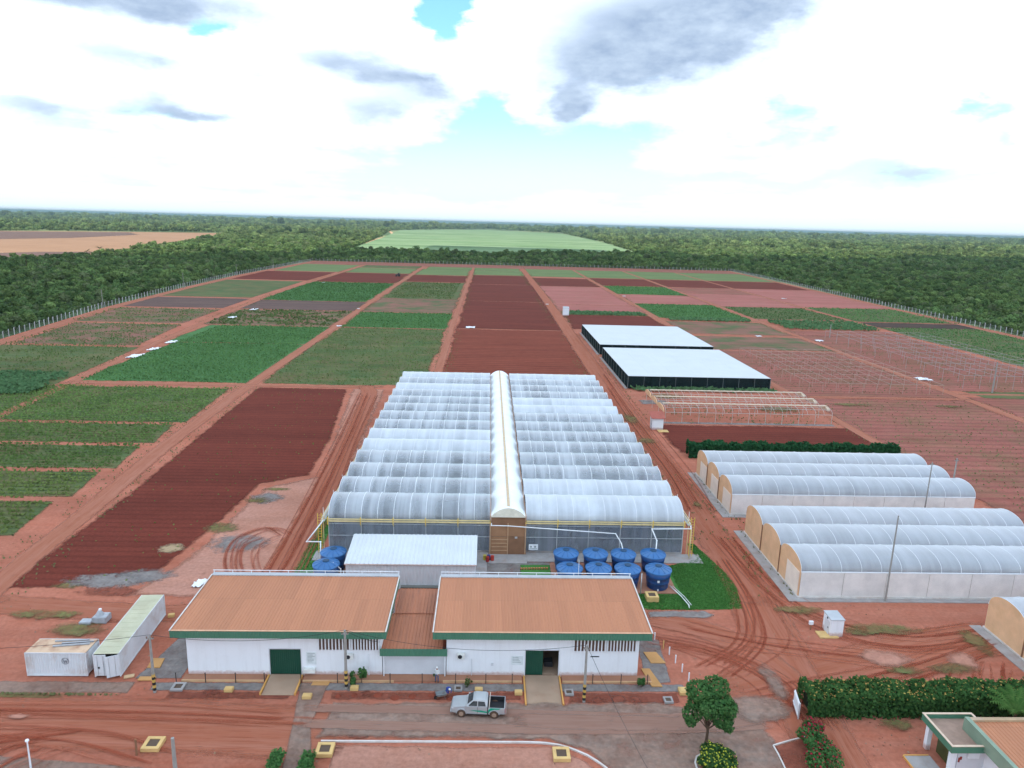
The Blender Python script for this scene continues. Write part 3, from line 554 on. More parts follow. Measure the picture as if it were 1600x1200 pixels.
def woodland(name, y0, y1, sp, sc, seed, label, PROTO=PROTO):
    r = np.random.default_rng(seed); xm = y1 * 0.85 + 60
    gx, gy = np.meshgrid(np.arange(-xm, xm, sp), np.arange(y0, y1, sp)); x = gx.ravel() + r.uniform(-.5, .5, gx.size) * sp; y = gy.ravel() + r.uniform(-.5, .5, gx.size) * sp
    k = in_view(x, y) & ~pip(COMPOUND, x, y) & ~pip(CANE, x, y) & ~pip(TAN, x, y) & (r.random(len(x)) < 0.88)
    x, y = x[k], y[k]; n = len(x)
    me = bpy.data.meshes.new(name); me.vertices.add(n); me.vertices.foreach_set('co', np.stack([x, y, np.full(n, -0.3)], 1).astype(np.float32).ravel())
    big = 0.5 + 0.5 * np.sin(x * 0.021 + 1.3 * np.sin(y * 0.013)) * np.sin(y * 0.017 + np.sin(x * 0.011) * 1.7)
    s_ = sc * r.choice([.7, .9, 1.1, 1.6], n, p=[.3, .35, .25, .1]) * r.uniform(0.8, 1.2, n) * (0.75 + 0.4 * big); fl(me, 'scl', s_); fl(me, 'rot', r.uniform(0, 6.28, n))
    a = me.attributes.new('idx', 'INT', 'POINT'); a.data.foreach_set('value', r.integers(0, len(PROTO), n).astype(np.int32))
    o = bpy.data.objects.new(name, me); COL.objects.link(o); tag(o, label, kind='stuff')
    ng = bpy.data.node_groups.new(name, 'GeometryNodeTree'); ng.interface.new_socket('Geometry', in_out='INPUT', socket_type='NodeSocketGeometry'); ng.interface.new_socket('Geometry', in_out='OUTPUT', socket_type='NodeSocketGeometry')
    N = ng.nodes; L = ng.links; gi = N.new('NodeGroupInput'); go = N.new('NodeGroupOutput'); jn = N.new('GeometryNodeJoinGeometry')
    for p in PROTO[::-1]:
        oi = N.new('GeometryNodeObjectInfo'); oi.inputs[0].default_value = p; oi.inputs['As Instance'].default_value = True; L.new(oi.outputs['Geometry'], jn.inputs[0])
    ip = N.new('GeometryNodeInstanceOnPoints'); m2p = N.new('GeometryNodeMeshToPoints'); L.new(gi.outputs[0], m2p.inputs[0]); L.new(m2p.outputs[0], ip.inputs['Points']); L.new(jn.outputs[0], ip.inputs['Instance'])
    ip.inputs['Pick Instance'].default_value = True
    def named(nm, ty):
        q = N.new('GeometryNodeInputNamedAttribute'); q.data_type = ty; q.inputs[0].default_value = nm; return q.outputs[0]
    L.new(named('idx', 'INT'), ip.inputs['Instance Index']); L.new(named('scl', 'FLOAT'), ip.inputs['Scale'])
    cx = N.new('ShaderNodeCombineXYZ'); L.new(named('rot', 'FLOAT'), cx.inputs[2]); L.new(cx.outputs[0], ip.inputs['Rotation']); L.new(ip.outputs[0], go.inputs[0])
    md = o.modifiers.new('scatter', 'NODES'); md.node_group = ng; return n
woodland('woodland', 180, 900, 3.9, 0.74, 1, 'dense green scrub woodland beyond the white post fence')
woodland('woodland', 900, 1350, 6.0, 1.1, 2, 'woodland between the farm and the far cane field')
woodland('woodland', 1350, 1700, 7.5, 1.3, 4, 'open sunlit-toned scrub beyond the dense woodland', PROTO_FAR)
woodland('woodland', 1700, 3600, 14, 2.2, 3, 'distant sunlit-toned scrub beyond the cane field', PROTO_FAR)
woodland('woodland', 3600, 7500, 36, 4.2, 5, 'farthest scrub fading toward the horizon', PROTO_FAR)

def simple_tree(name, x, y, h, w, label, m_, group=None, palm=False, seed=0, n=260):
    r = np.random.default_rng(seed); t = root(name, (x, y, -0.1), label, 'tree', group)
    MB().cyl((x, y, -0.1), (x + .2, y, h * 0.72), 0.22, 0.12, 7).build('trunk', M_BARK, t)
    if palm:
        Q = []
        for i in range(22):
            a = r.uniform(0, 6.28); up = r.uniform(-0.4, 0.9); d = np.array([math.cos(a), math.sin(a), up]); d /= np.linalg.norm(d); s_ = np.cross(d, [0, 0, 1]); s_ /= np.linalg.norm(s_)
            p = np.array([x + .2 - t.location[0], y - t.location[1], h * 0.74 - t.location[2]])
            for k in range(4):
                q = p + d * w * 0.16; d = d + np.array([0, 0, -0.16]); Q.append([p - s_ * .28, p + s_ * .28, q + s_ * .25, q - s_ * .25]); p = q
        me = cards_mesh('crown', np.array(Q), m_)
    else:
        lobes = [(r.uniform(-.3, .3) * w, r.uniform(-.3, .3) * w, h * r.uniform(.55, .9), w * r.uniform(.2, .34), w * r.uniform(.2, .34), h * r.uniform(.12, .2)) for _ in range(7)]
        P, Nn = crown_pts(n, lobes, r); me = cards_mesh('crown', cards(P, Nn, np.full(n, w * .16), .9, .4, r), m_)
    inst('crown', me, t); return t
M_PALMF = leaf('dull_palm_frond', (0.05, 0.075, 0.035), (0.075, 0.10, 0.05), 0.2, 0.2)
for i, (px, py, h, w) in enumerate(((137, 410, 14, 8), (157, 406, 15, 8), (60, 424, 12, 7), (180, 407, 12, 7), (195, 402, 11, 7), (42, 420, 13, 7), (215, 400, 12, 8), (230, 399, 14, 9))):
    x, y = gp(px, py); simple_tree('palm_tree', x, y, h, w, '%s tall thin palm from the west before the tan field' % ('first second third fourth fifth sixth seventh eighth'.split()[[2, 3, 1, 4, 5, 0, 6, 7][i]]), M_PALMF, 'palms at the edge of the tan field', True, 60 + i)

# ------------------------------------------------------------------ crops
M_CROP = leaf('crop_leaf', (0.065, 0.13, 0.045), (0.10, 0.175, 0.065), 0.3, 0.25, patch=0.05); M_CROP2 = leaf('crop_leaf_yellowish', (0.10, 0.14, 0.05), (0.145, 0.175, 0.07), 0.3, 0.25, patch=0.05)
M_CROPN = leaf('row_crop_leaf', (0.09, 0.14, 0.042), (0.135, 0.185, 0.065), 0.35, 0.2, patch=0.12); M_CROPN2 = leaf('row_crop_leaf_yellow', (0.11, 0.145, 0.045), (0.16, 0.19, 0.065), 0.3, 0.25, patch=0.12)
M_WEED = leaf('dry_weed', (0.15, 0.12, 0.065), (0.12, 0.135, 0.06), 0.2, 0.2, patch=0.08)
M_BLUEGRN = leaf('tall_grass_leaf', (0.065, 0.13, 0.06), (0.105, 0.175, 0.085), 0.3, 0.2, patch=0.1)
def crop(poly, sp, step, h, m_, label, keep=0.9, seed=0, jit=0.25, size=None, gapn=0.0):
    r = np.random.default_rng(seed); xs = [p[0] for p in poly]; ys = [p[1] for p in poly]
    gx, gy = np.meshgrid(np.arange(min(xs), max(xs), step), np.arange(min(ys), max(ys), sp)); x = gx.ravel() + r.uniform(-.5, .5, gx.size) * step; y = gy.ravel() + r.normal(0, jit * sp * .5, gx.size)
    pat = np.sin(x * .19 + 2 * np.sin(y * .11 + seed)) * np.sin(y * .23 + 1.5 * np.sin(x * .07 + seed))
    k = pip(poly, x + r.normal(0, .7, len(x)) + .8 * np.sin(y * .37 + seed), y + r.normal(0, .35, len(x)) + .5 * np.sin(x * .29)) & (r.random(len(x)) < keep - gapn * (pat > .25)); x, y = x[k], y[k]; n = len(x)
    P = np.stack([x, y, ZP + h * r.uniform(.3, .75, n)], 1); Nn = np.tile([0, -0.35, 0.8], (n, 1)); sz = np.full(n, size or h * 1.3)
    o = bpy.data.objects.new('crop_rows', cards_mesh('crop_rows', cards(P, Nn, sz, 0.9, 0.55, r), m_)); COL.objects.link(o); return tag(o, label, kind='stuff')
for i, (a, b) in enumerate(((97, 110.9), (112, 124.8), (126, 140.2), (141.3, 155.8), (156.8, 191))):
    pl = [(-128, a), (-68.6, a), (-70.3, b), (-128, b)]
    crop(pl, 1.55, 0.2, 0.42, (M_CROPN, M_CROPN2)[i in (0, 1)], 'band of low green crop rows, %s from the camera' % ['first', 'second', 'third', 'fourth', 'fifth'][i], 0.92, i, 0.32, 0.46, 0.25)
crop(rect(-114.5, -68.3, 198, 307), 2.0, 0.32, 0.45, M_CROP, 'dense even green crop beyond the cross track', 0.95, 11, .4, 0.55)
crop(rect(-63.6, -18, 198, 307), 2.2, 0.4, 0.4, M_CROP2, 'thin olive crop behind the ploughed field', 0.85, 12, .35, 0.45, .3); crop(rect(-64, -18, 309, 362), 2.2, .4, 0.4, M_CROP, 'bright green crop strip in the middle column', 0.95, 13, .5, .6)
crop(rect(-129, -69.5, 407, 533), 2.4, .7, 0.4, M_CROP, 'green crop north of the mulched plot', 0.95, 14, .5, .8); crop(rect(-123, -69, 309, 363), 2.2, .5, .4, M_CROP2, 'patchy green crop south of the mulched plot', 0.6, 15, .5, 1.0, .45)
crop([(-165, 205), (-118, 185), (-130, 306), (-175, 306)], 1.3, 0.6, .4, M_CROP2, 'sparse green crop beside the western fence', .7, 16, .4, .5, .5); crop([(-180, 312), (-132, 312), (-134, 360), (-184, 360)], 1.4, .7, .4, M_CROP2, 'thin crop beyond the reddish rows', .6, 17, .5, .55, .4)
crop([(-134, 180), (-117, 180), (-121, 205), (-150, 205)], 0.8, 0.4, 1.2, M_BLUEGRN, 'tall blue green forage grass at the frame edge', .95, 18, .5, .8)
crop(rect(89.5, 137, 366, 432), 2.2, .6, .45, M_CROP, 'green crop plot between the eastern tracks', .95, 19, .4, .7); crop(rect(89.5, 138, 491, 556), 2.4, .8, .45, M_CROP, 'small bright green plot before the far red fields', .95, 20, .4, .8)
crop(rect(92, 134, 354, 365), 1.0, 0.6, 1.4, M_BLUEGRN, 'tall dark green forage strip on the eastern plot', .95, 21, .5, 1.0); crop(rect(143, 189, 331, 361), 1.3, .7, 1.5, M_BLUEGRN, 'wide tall forage block beside the wire trellis', .95, 22, .5, 1.1)
crop(rect(141, 191, 370, 426), 2, .7, .4, M_CROP, 'light green plot behind the tall forage block', .8, 23, .4, .6); crop(rect(195, 246, 245, 346), 2, .6, .4, M_CROP, 'green plot near the eastern fence', .8, 24, .4, .6, .3); crop(rect(195, 250, 367, 431), 2.2, .8, .4, M_CROP, 'far green plot along the eastern fence', .8, 25, .4, .7)
crop(rect(42, 83, 371, 384), 1.0, .8, 1.0, M_BLUEGRN, 'narrow dark green strip beyond the shade houses', .9, 26, .5, 1.1); crop(rect(-62, -21, 433, 548), 1.6, 1.0, .4, M_CROP2, 'olive crop in the far middle column', .85, 27, .5, .7, .3)
crop([(-60, 82), (-43, 84), (-40, 104), (-39, 119), (-32, 125), (-33, 146), (-38, 193), (-63, 193), (-62, 165), (-59.5, 115)], 1.4, .7, .16, M_CROPN2, 'sparse weeds on the near ploughed field', .16, 40, .5, .24, .15)
for sd_, pl, nm in ((30, rect(92, 133, 95, 190), 'dry weeds in rows on the brown eastern field'), (31, rect(145, 186, 208, 300), 'weeds under the wire trellis'), (32, rect(93, 134, 198, 262), 'weeds between the trellis posts')):
    crop(pl, 1.6, 0.55, .22, M_WEED, nm, .38, sd_, .35, .32, .2)

def verge_tufts():
    r = np.random.default_rng(91); P = []
    def along(pts, off, n):
        pts = np.array(pts, float); d = np.r_[0, np.cumsum(np.hypot(*np.diff(pts, axis=0).T))]; t = r.uniform(0, d[-1], n); x = np.interp(t, d, pts[:, 0]); y = np.interp(t, d, pts[:, 1])
        k = np.sin(t * .12 + off) + np.sin(t * .031) > -.3; s_ = np.where(r.random(n) < .5, -1, 1); x = x + s_ * (off + np.abs(r.normal(0, 1.3, n))); P.append(np.stack([x[k], y[k], np.full(k.sum(), .16)], 1))
    along([(-106, 120), (-114, 193), (-126, 339), (-131, 457), (-129, 600), (-127, 745)], 1.7, 2600); along([(-60.5, 80), (-65, 143), (-66, 197), (-67, 414), (-66.5, 745)], 2.0, 3200); along([(C0 + .8, 187), (C0, 745)], 1.6, 2000); along([(35, 150), (35.5, 300), (34.5, 745)], 3.4, 2400); along([(88, 140), (87, 300), (87.5, 745)], 1.6, 1800); along([(136, 120), (139, 300), (139.5, 745)], 1.8, 1600)
    along([(30.8, 98), (30.8, 185)], 1.0, 500); along([(39.2, 82), (39.2, 128)], .6, 260); along([(-62, 62.4), (-36, 62.0)], .2, 200)
    P = np.concatenate(P); n = len(P); o = bpy.data.objects.new('grass', cards_mesh('grass', cards(P, np.tile([0, -.5, .7], (n, 1)), np.full(n, .26), .8, .5, r), M_WEED)); COL.objects.link(o); tag(o, 'scattered grass tufts along the track verges', kind='stuff')
    q = r.uniform([-60, 50], [60, 80], (2600, 2)); k = (np.sin(q[:, 0] * .3) * np.sin(q[:, 1] * .41) > .1) & ~((q[:, 0] > -33) & (q[:, 0] < 19) & (q[:, 1] > 55) & (q[:, 1] < 78)); q = q[k]; n = len(q)
    Pq = np.stack([q[:, 0], q[:, 1], np.full(n, .07)], 1); o = bpy.data.objects.new('pebbles', cards_mesh('pebbles', cards(Pq, np.tile([0, 0, 1.], (n, 1)), np.full(n, .16), .9, .5, r), leaf('loose_stones', (.20, .10, .07), (.34, .22, .17), 0, .2))); COL.objects.link(o); tag(o, 'loose stones and clods on the bare yard', kind='stuff')
verge_tufts()

# ------------------------------------------------------------------ greenhouses
F_ROOF = film('clear_greenhouse_film', (0.66, 0.68, 0.70), streak=(0.55, 1.25), see=0.78, gloss=0.85, rough=0.2, trans=0.3)
F_WHITE = film('milky_greenhouse_film', (0.72, 0.74, 0.76), see=0.30, gloss=0.8, rough=0.3, trans=0.3)
F_WALL = film('greenhouse_wall_film', (0.36, 0.38, 0.41), see=0.62, gloss=0.4, rough=0.2, trans=0.4)
F_TUN = film('tunnel_roof_film', (0.64, 0.66, 0.69), see=0.58, streak=(0.85, 1.1), gloss=0.85, rough=0.28, trans=0.35)
F_TWALL = film('tunnel_side_screen', (0.90, 0.84, 0.78), see=0.06, gloss=0.15, rough=0.5, trans=0.3)
M_GALV = mat('galvanised_steel', (0.55, 0.57, 0.58), 0.5, 0.1, 2, 0.35)
M_WSTEEL = mat('white_steel', (0.78, 0.79, 0.80), 0.5, 0.06, 2)
M_YEL = mat('yellow_painted_steel', (0.72, 0.55, 0.11), 0.55, 0.12, 3); M_PYEL = mat('faded_yellow_gutter', (0.66, 0.60, 0.36), 0.6, 0.12, 1)
M_BEIGE = mat('beige_end_film', (0.74, 0.52, 0.35), 0.6, 0.10, 0.7, dirt=(0.60, 0.36, 0.2), dirt_amt=0.4); M_BEIGE2 = mat('light_beige_door', (0.82, 0.74, 0.66), 0.6, 0.08, 0.8)
M_CONC = mat('grey_concrete', (0.33, 0.31, 0.30), 0.9, 0.15, 0.8, dirt=(0.30, 0.17, 0.12), dirt_amt=0.4, bump=0.2); M_KERB = mat('whitewashed_kerb', (0.60, 0.57, 0.54), 0.8, 0.1, 1.2, dirt=(0.45, 0.25, 0.18), dirt_amt=0.4)
M_BROWN = mat('brown_board', (0.33, 0.20, 0.125), 0.8, 0.12, 1.0); M_DBROWN = mat('dark_brown_board', (0.24, 0.14, 0.09), 0.8, 0.12, 1.0); M_BATTEN = mat('pale_batten', (0.5, 0.36, 0.25), 0.8)
M_GHFLOOR = mat('greenhouse_floor_cover', (0.27, 0.28, 0.28), 0.9, 0.15, 0.4, dirt=(0.13, 0.16, 0.11), dirt_amt=0.5)
M_WHITEP = mat('white_pvc', (0.8, 0.8, 0.78), 0.45, 0.05, 2)

def arch(y, s, rise, z0, k=14, p=0.85):
    return [(y + s / 2 - s / 2 * math.cos(math.pi * i / k), z0 + rise * max(0.0, math.sin(math.pi * i / k)) ** p) for i in range(k + 1)]
def film_mesh(name, x0, x1, s, rise, z0, bays, mats, sag=0.05, sub=4, seed=0):
    r = random.Random(seed); b = MB(); pr = arch(0, s, rise, z0); n = bays * sub; vs = []
    ph = [r.uniform(.5, 1.4) for _ in range(bays)]
    for i in range(n + 1):
        x = x0 + (x1 - x0) * i / n; u_ = (i % sub) / sub; dip = sag * ph[min(i // sub, bays - 1)] * math.sin(math.pi * u_)
        for (y, z) in pr:
            cy, cz = s / 2, z0; d = math.hypot(y - cy, z - cz) or 1; q = 1 - dip / d; vs.append((x, cy + (y - cy) * q, cz + (z - cz) * q))
    k = len(pr); b.add(vs, [(i * k + j, (i + 1) * k + j, (i + 1) * k + j + 1, i * k + j + 1) for i in range(n) for j in range(k - 1)])
    return b.mesh(name, mats, (0, 0, 0), True)
def hoop_mesh(name, s, rise, z0, w=0.05, m_=None):
    b = MB(); pr = arch(0, s, rise + .008, z0, 14)
    for (a, c) in zip(pr, pr[1:]): b.cyl((0, a[0], a[1]), (0, c[0], c[1]), w, w, 5, False)
    return b.mesh(name, m_ or M_WSTEEL, (0, 0, 0), True)
def end_mesh(name, s, rise, z0, zb, m_, t=0.04):
    pr = arch(0, s, rise, z0); b = MB(); b.extrude_yz([(0, zb)] + pr + [(s, zb)] if zb < z0 else pr, -t / 2, t / 2); return b.mesh(name, m_)

def big_greenhouse():
    X0, CA, CB, X1 = -21.8, 1.0, 5.8, 28.5; Y0, S, N_ = 93.8, 6.62, 14; Zg, RI = 5.0, 2.25; Y1 = Y0 + S * N_
    g = root('greenhouse', ((X0 + X1) / 2, Y0, 0), 'huge multi-span plastic greenhouse with a white central corridor roof', 'greenhouse'); gl = g.location
    sheet('floor', rect(X0, X1, Y0, Y1), M_GHFLOOR, 0.10, .5, None).parent = g
    fo = [o for o in g.children][0]; fo.location = (-gl[0], -gl[1], 0)
    halves = ((X0, CA - .12, 10), (CB + .12, X1, 10))
    for h, (a, b_, bays) in enumerate(halves):
        fm = film_mesh('roof_film', a, b_, S - .1, RI, Zg, bays, F_ROOF, 0.035, 4, 3 + h); fw = film_mesh('roof_film_white', a, b_, S - .1, RI, Zg, bays, F_WHITE, 0.03, 4, 5 + h)
        hm = hoop_mesh('hoop', S - .1, RI, Zg, 0.035); em = end_mesh('end_panel', S - .1, RI - .05, Zg, Zg, F_WALL)
        gm = MB().box(a, b_, -0.12, 0.12, Zg - .12, Zg + .06).mesh('gutter', M_GALV); pm = MB().box(-.03, .03, 0.1, S - .1, 0.5, Zg - .13).mesh('wall_panel', F_WALL); km = MB().box(-.08, .08, 0, S, 0, .5).mesh('base_wall', M_CONC)
        for i in range(N_):
            y = Y0 + S * i + .05; white = (h == 1 and i in (0, 1, 8, 9, 13)) or (h == 0 and i in (4, 5, 11, 13))
            f = inst('roof_film', fw if white else fm, g, (-gl[0], y - gl[1], 0))
            if white: tag(f, 'milky white film span')
            for k in range(bays): inst('hoop', hm, f, (a + (b_ - a) * (k + (0 if h == 0 else 1)) / bays, 0, 0.0))
            xo = a if h == 0 else b_
            inst('end_panel', em, g, (xo - gl[0], y - gl[1], 0)); inst('wall_panel', pm, g, (xo - gl[0], y - gl[1] - .05, 0)); inst('base_wall', km, g, (xo - gl[0], y - gl[1] - .05, 0))
            if i: inst('gutter', gm, g, (-gl[0], y - .05 - gl[1], 0))
        # front and back wall: posts, panels, rails
        nb = 5; w = (b_ - a) / nb
        for yy, front in ((Y0 - .06, 1), (Y1 + .06, 0)):
            for k in range(nb):
                MB().box(a + w * k + .06, a + w * (k + 1) - .06, yy - .02, yy + .02, .35, Zg).build('wall_panel', F_WALL, g)
            MB().box(a, b_, yy - .1, yy + .1, 0, .35).build('base_wall', M_CONC, g)
            for k in range(nb + 1): MB().box(a + w * k - .05, a + w * k + .05, yy - .06, yy + .06, .35, Zg).build('post', M_GALV, g)
            if front:
                for z in (2.45, 4.2): MB().box(a, b_, yy - .09, yy - .03, z - .03, z + .03).build('rail', M_GALV, g)
        # yellow gutter walkway across the front
        for z, hh in ((5.08, .07), (4.78, .10)): MB().box(a - .1, b_ + .1, Y0 - .62, Y0 - .5, z - hh, z + hh).build('gutter_beam', M_PYEL, g)
        for k in range(nb + 1):
            xx = a + w * k; MB().box(xx - .05, xx + .05, Y0 - .7, Y0 - .45, 4.3, 5.35).build('bracket', M_YEL, g)
            MB().cyl((xx, Y0 - .55, 4.4), (xx, Y0 - .1, 3.8), .03).build('brace', M_YEL, g)
    # corridor
    pr = [(CA + (CB - CA) * i / 10, 5.9 + 1.25 * math.sin(math.pi * i / 10) ** .8) for i in range(11)]
    b = MB(); n = 28; vs = [(x, 93.0 + (Y1 + 1 - 93.0) * j / n, z) for j in range(n + 1) for (x, z) in pr]
    b.add(vs, [(j * 11 + i, j * 11 + i + 1, (j + 1) * 11 + i + 1, (j + 1) * 11 + i) for j in range(n) for i in range(10)])
    cr = b.build('corridor_roof', mat('white_corridor_sheet', (0.80, 0.81, 0.80), 0.45, 0.05, 0.5, dirt=(0.62, 0.6, 0.52), dirt_amt=.3), g, smooth=True)
    MB().box(3.22, 3.62, 93.6, Y1 + .8, 7.1, 7.22).build('ridge_strip', mat('weathered_ridge_strip', (0.55, 0.47, 0.36), .8), cr)
    MB().extrude_xz([(CA, 5.75)] + pr + [(CB, 5.75)], 92.95, 93.0).build('corridor_gable', mat('cream_gable', (0.72, 0.70, 0.60), .6), cr); MB().extrude_xz([(CA, 5.75)] + pr + [(CB, 5.75)], Y1 + 1.0, Y1 + 1.05).build('corridor_gable', MATS['cream_gable'], cr)
    for x in (CA - .06, CB + .06): MB().box(x - .1, x + .1, 93.1, Y1 + .5, 5.05, 5.9).build('corridor_gutter', mat('rusty_gutter_side', (0.42, 0.27, 0.2), .8, .15, .8, dirt=(.6, .52, .45), dirt_amt=.6), g)
    MB().box(CA, CB, 93.22, 93.32, 4.55, 5.7).build('front_board', M_DBROWN, g); MB().box(CA, CB, 93.2, 93.3, 2.75, 4.53).build('front_board', M_BROWN, g)
    d1 = MB().box(CA, 3.37, 93.16, 93.26, 0.05, 2.7).build('door', M_BROWN, g); d2 = MB().box(3.43, CB, 93.18, 93.28, 0.05, 2.7).build('door', M_DBROWN, g)
    for z in (.6, 1.15, 1.7, 2.25): MB().box(CA + .1, 3.3, 93.1, 93.16, z, z + .08).build('batten', M_BATTEN, d1)
    MB().box(4.4, 4.75, 93.0, 93.2, 2.55, 2.75).build('door_roller', M_GALV, d2)
    for x in (CA - .1, 3.4, CB + .1): MB().box(x - .07, x + .07, 93.05, 93.3, 0, 4.75).build('door_post', M_BATTEN, g)
    # side catwalks
    pm = MB().box(-.045, .045, -.045, .045, 0, 5.2).mesh('catwalk_post', M_PYEL); sm = MB().cyl((0, 0, 5.0), (0, 0, 6.5), .035, .035, 6).mesh('vent_pipe', M_WHITEP); ar = MB().box(0, .75, -.04, .04, 4.86, 4.94).mesh('catwalk_arm', M_PYEL)
    for sgn, x in ((-1, X0 - .75), (1, X1 + .75)):
        for i in range(N_ + 1):
            y = Y0 + S * i; inst('catwalk_post', pm, g, (x - gl[0], y - gl[1], 0)); inst('vent_pipe', sm, g, (x - gl[0], y - gl[1] + .15, 0)); inst('catwalk_arm', ar, g, ((x if sgn < 0 else x - .75) - gl[0], y - gl[1], 0))
        for z in (4.95, 5.45): MB().box(x - .05, x + .05, Y0 - .6, Y1, z - .04, z + .04).build('catwalk_rail', M_PYEL, g)
        MB().box(x - .3, x + .3, Y0 - .6, Y1, 4.72, 4.8).build('catwalk_deck', M_GALV, g)
        lx = x + sgn * .35; lb = MB()
        for dx in (-.25, .25): lb.box(lx + dx - .035, lx + dx + .035, Y0 - .75, Y0 - .68, 0.1, 6.0)
        ld = lb.build('ladder', M_YEL, g)
        for k in range(14): MB().cyl((lx - .25, Y0 - .71, .5 + .4 * k), (lx + .25, Y0 - .71, .5 + .4 * k), .025, .025, 5).build('rung', M_YEL, ld)
    MB().box(X0 - 1.8, CA - .3, 90.6, 93.6, 0, .12).build('apron', M_CONC, g); MB().box(CB + .3, X1 + 2.4, 90.9, 93.6, 0, .12).build('apron', M_CONC, g); MB().box(CA - .28, CB + .28, 90.3, 93.0, 0, .14).build('apron', M_CONC, g)
big_greenhouse()

def tunnel(x0, x1, y0, S, N_, eave, rise, label, lean_door=2, floor=True, bay=2.55, ends=('b', 'f'), left_label=None):
    g = root('tunnel_greenhouse', ((x0 + x1) / 2, y0, 0), label, 'greenhouse', 'arched plastic tunnel greenhouses'); gl = g.location; nb = max(2, int(round((x1 - x0) / bay))); Y1 = y0 + S * N_
    MB().box(x0 + .1, x1 - .1, y0 + .1, Y1 - .1, 0, .06).build('floor', mat('tunnel_floor', (0.32, 0.27, 0.24), .9, .2, .5, dirt=(.15, .15, .12)), g)
    fm = film_mesh('roof_film', x0, x1, S - .06, rise, eave, nb, F_TUN, 0.03, 3, N_); hm = hoop_mesh('hoop', S - .06, rise, eave, 0.026); em = end_mesh('end_wall', S - .1, rise - .03, eave, 0.25, M_BEIGE); ef = end_mesh('end_film', S - .1, rise - .03, eave, 0.25, F_TUN)
    gm = MB().box(x0, x1, -.12, .12, eave - .1, eave + .04).mesh('gutter', M_GALV)
    for i in range(N_):
        y = y0 + S * i + .03; f = inst('roof_film', fm, g, (-gl[0], y - gl[1], 0))
        for k in range(nb + 1): inst('hoop', hm, f, (x0 + (x1 - x0) * k / nb, 0, 0))
        w = inst('end_wall', em, g, (x0 - gl[0], y - gl[1] + .02, 0)); inst('end_wall' if ends[1] == 'b' else 'end_film', em if ends[1] == 'b' else ef, g, (x1 - gl[0], y - gl[1] + .02, 0))
        if i == lean_door or lean_door == 9: MB().box(x0 - .09, x0 - .03, y + .35, y + S * .62, .3, eave - .2).build('door', M_BEIGE2, w)
        if i: inst('gutter', gm, g, (-gl[0], y - .03 - gl[1], 0)); MB().box(x0 - .12, x0 - .02, y - .1, y + .05, 0, eave + .6).build('post', M_DBROWN, g)
    pw = (x1 - x0) / max(1, int((x1 - x0) / 5.1)); k = 0
    while x0 + pw * (k + 1) <= x1 + .01:
        for yy in (y0, Y1): MB().box(x0 + pw * k + .03, x0 + pw * (k + 1) - .03, yy - .02, yy + .02, .3, eave - .02).build('side_screen', F_TWALL, g)
        k += 1
    for yy in (y0, Y1): MB().box(x0 - .1, x1 + .1, yy - .14, yy + .14, 0, .28).build('base_wall', M_KERB, g); MB().box(x0, x1, yy - .06, yy + .06, eave - .06, eave + .06).build('eave_rail', M_WSTEEL, g)
    for xx in (x0, x1): MB().box(xx - .14, xx + .14, y0 - .1, Y1 + .1, 0, .26).build('base_wall', M_KERB, g)
    MB().box(x0 - 1.55, x0 - .16, y0 - .9, Y1 + .5, 0, .10).build('apron', M_CONC, g); MB().box(x0 - 1.55, x1 + .8, y0 - .95, y0 - .16, 0, .09).build('apron', M_CONC, g)
    return g
tunnel(40.5, 79.6, 81.7, 6.6, 3, 3.65, 1.75, 'three-span plastic tunnel greenhouse with orange end walls and a pale door', 0)
tunnel(40.5, 81.3, 108.2, 6.6, 3, 3.65, 1.85, 'three-span plastic tunnel greenhouse in front of the dark hedge', 9)
tunnel(60.3, 84, 62.6, 6.2, 2, 3.3, 1.9, 'small tunnel greenhouse with a beige end wall, cut off by the frame', 5)

def tunnel_frame():
    x0, x1, y0, S, N_, ev, ri = 43.2, 84.0, 164.0, 7.0, 3, 2.6, 1.35
    g = root('bare_greenhouse', (x0, y0, 0), 'bare tunnel greenhouse frame without film, with cream ridge sheets', 'greenhouse'); gl = g.location
    hm = hoop_mesh('hoop', S, ri, ev, .042, mat('pale_frame_tube', (0.50, 0.47, 0.44), .6, .1)); mt = MATS['pale_frame_tube']; cr = mat('cream_sheet', (0.58, 0.50, 0.41), .7, .1)
    pm = MB().box(-.04, .04, -.04, .04, 0, ev).mesh('post', mt); nb = 20
    for i in range(N_):
        y = y0 + S * i
        for k in range(nb + 1): inst('hoop', hm, g, ((x1 - x0) * k / nb, y - gl[1], 0))
        MB().box(x0, x1, y + S / 2 - .35, y + S / 2 + .35, ev + ri - .02, ev + ri + .12).build('ridge_sheet', cr, g)
        b = MB(); b.extrude_yz(arch(y + .05, S - .1, ri - .05, ev), x0 - .5, x0 - .35); b.build('end_wedge', M_BEIGE, g); b = MB(); b.extrude_yz(arch(y + S * .25, S * .5, ri * .6, ev + .5), x1 - .5, x1 + .2); b.build('end_wedge', cr, g)
        for z, dy in ((ev + .9, S * .2), (ev + .9, S * .8), (ev, 0)): MB().box(x0, x1, y + dy - .04, y + dy + .04, z - .04, z + .04).build('purlin', mt, g)
    for i in range(N_ + 1):
        for k in range(0, nb + 1, 2): inst('post', pm, g, ((x1 - x0) * k / nb, y0 + S * i - gl[1], 0))
    crop(rect(x0 + 3, x1 - 2, y0 + .5, y0 + 19), 2.3, .35, .25, M_WEED, 'weed rows inside the bare tunnel frame', .7, 70, .35, .35, .35)
    sheet('gravel_bed', rect(x0 - 1, x1 + 1, y0 - 1.2, y0 + 1.0), M['gravel'], ZP + .01, .6)
    sheet('gravel_bed', rect(x0 - 2.5, x0 + 6, 181, 187), M['gravel'], ZP + .01, 1.5)
tunnel_frame()

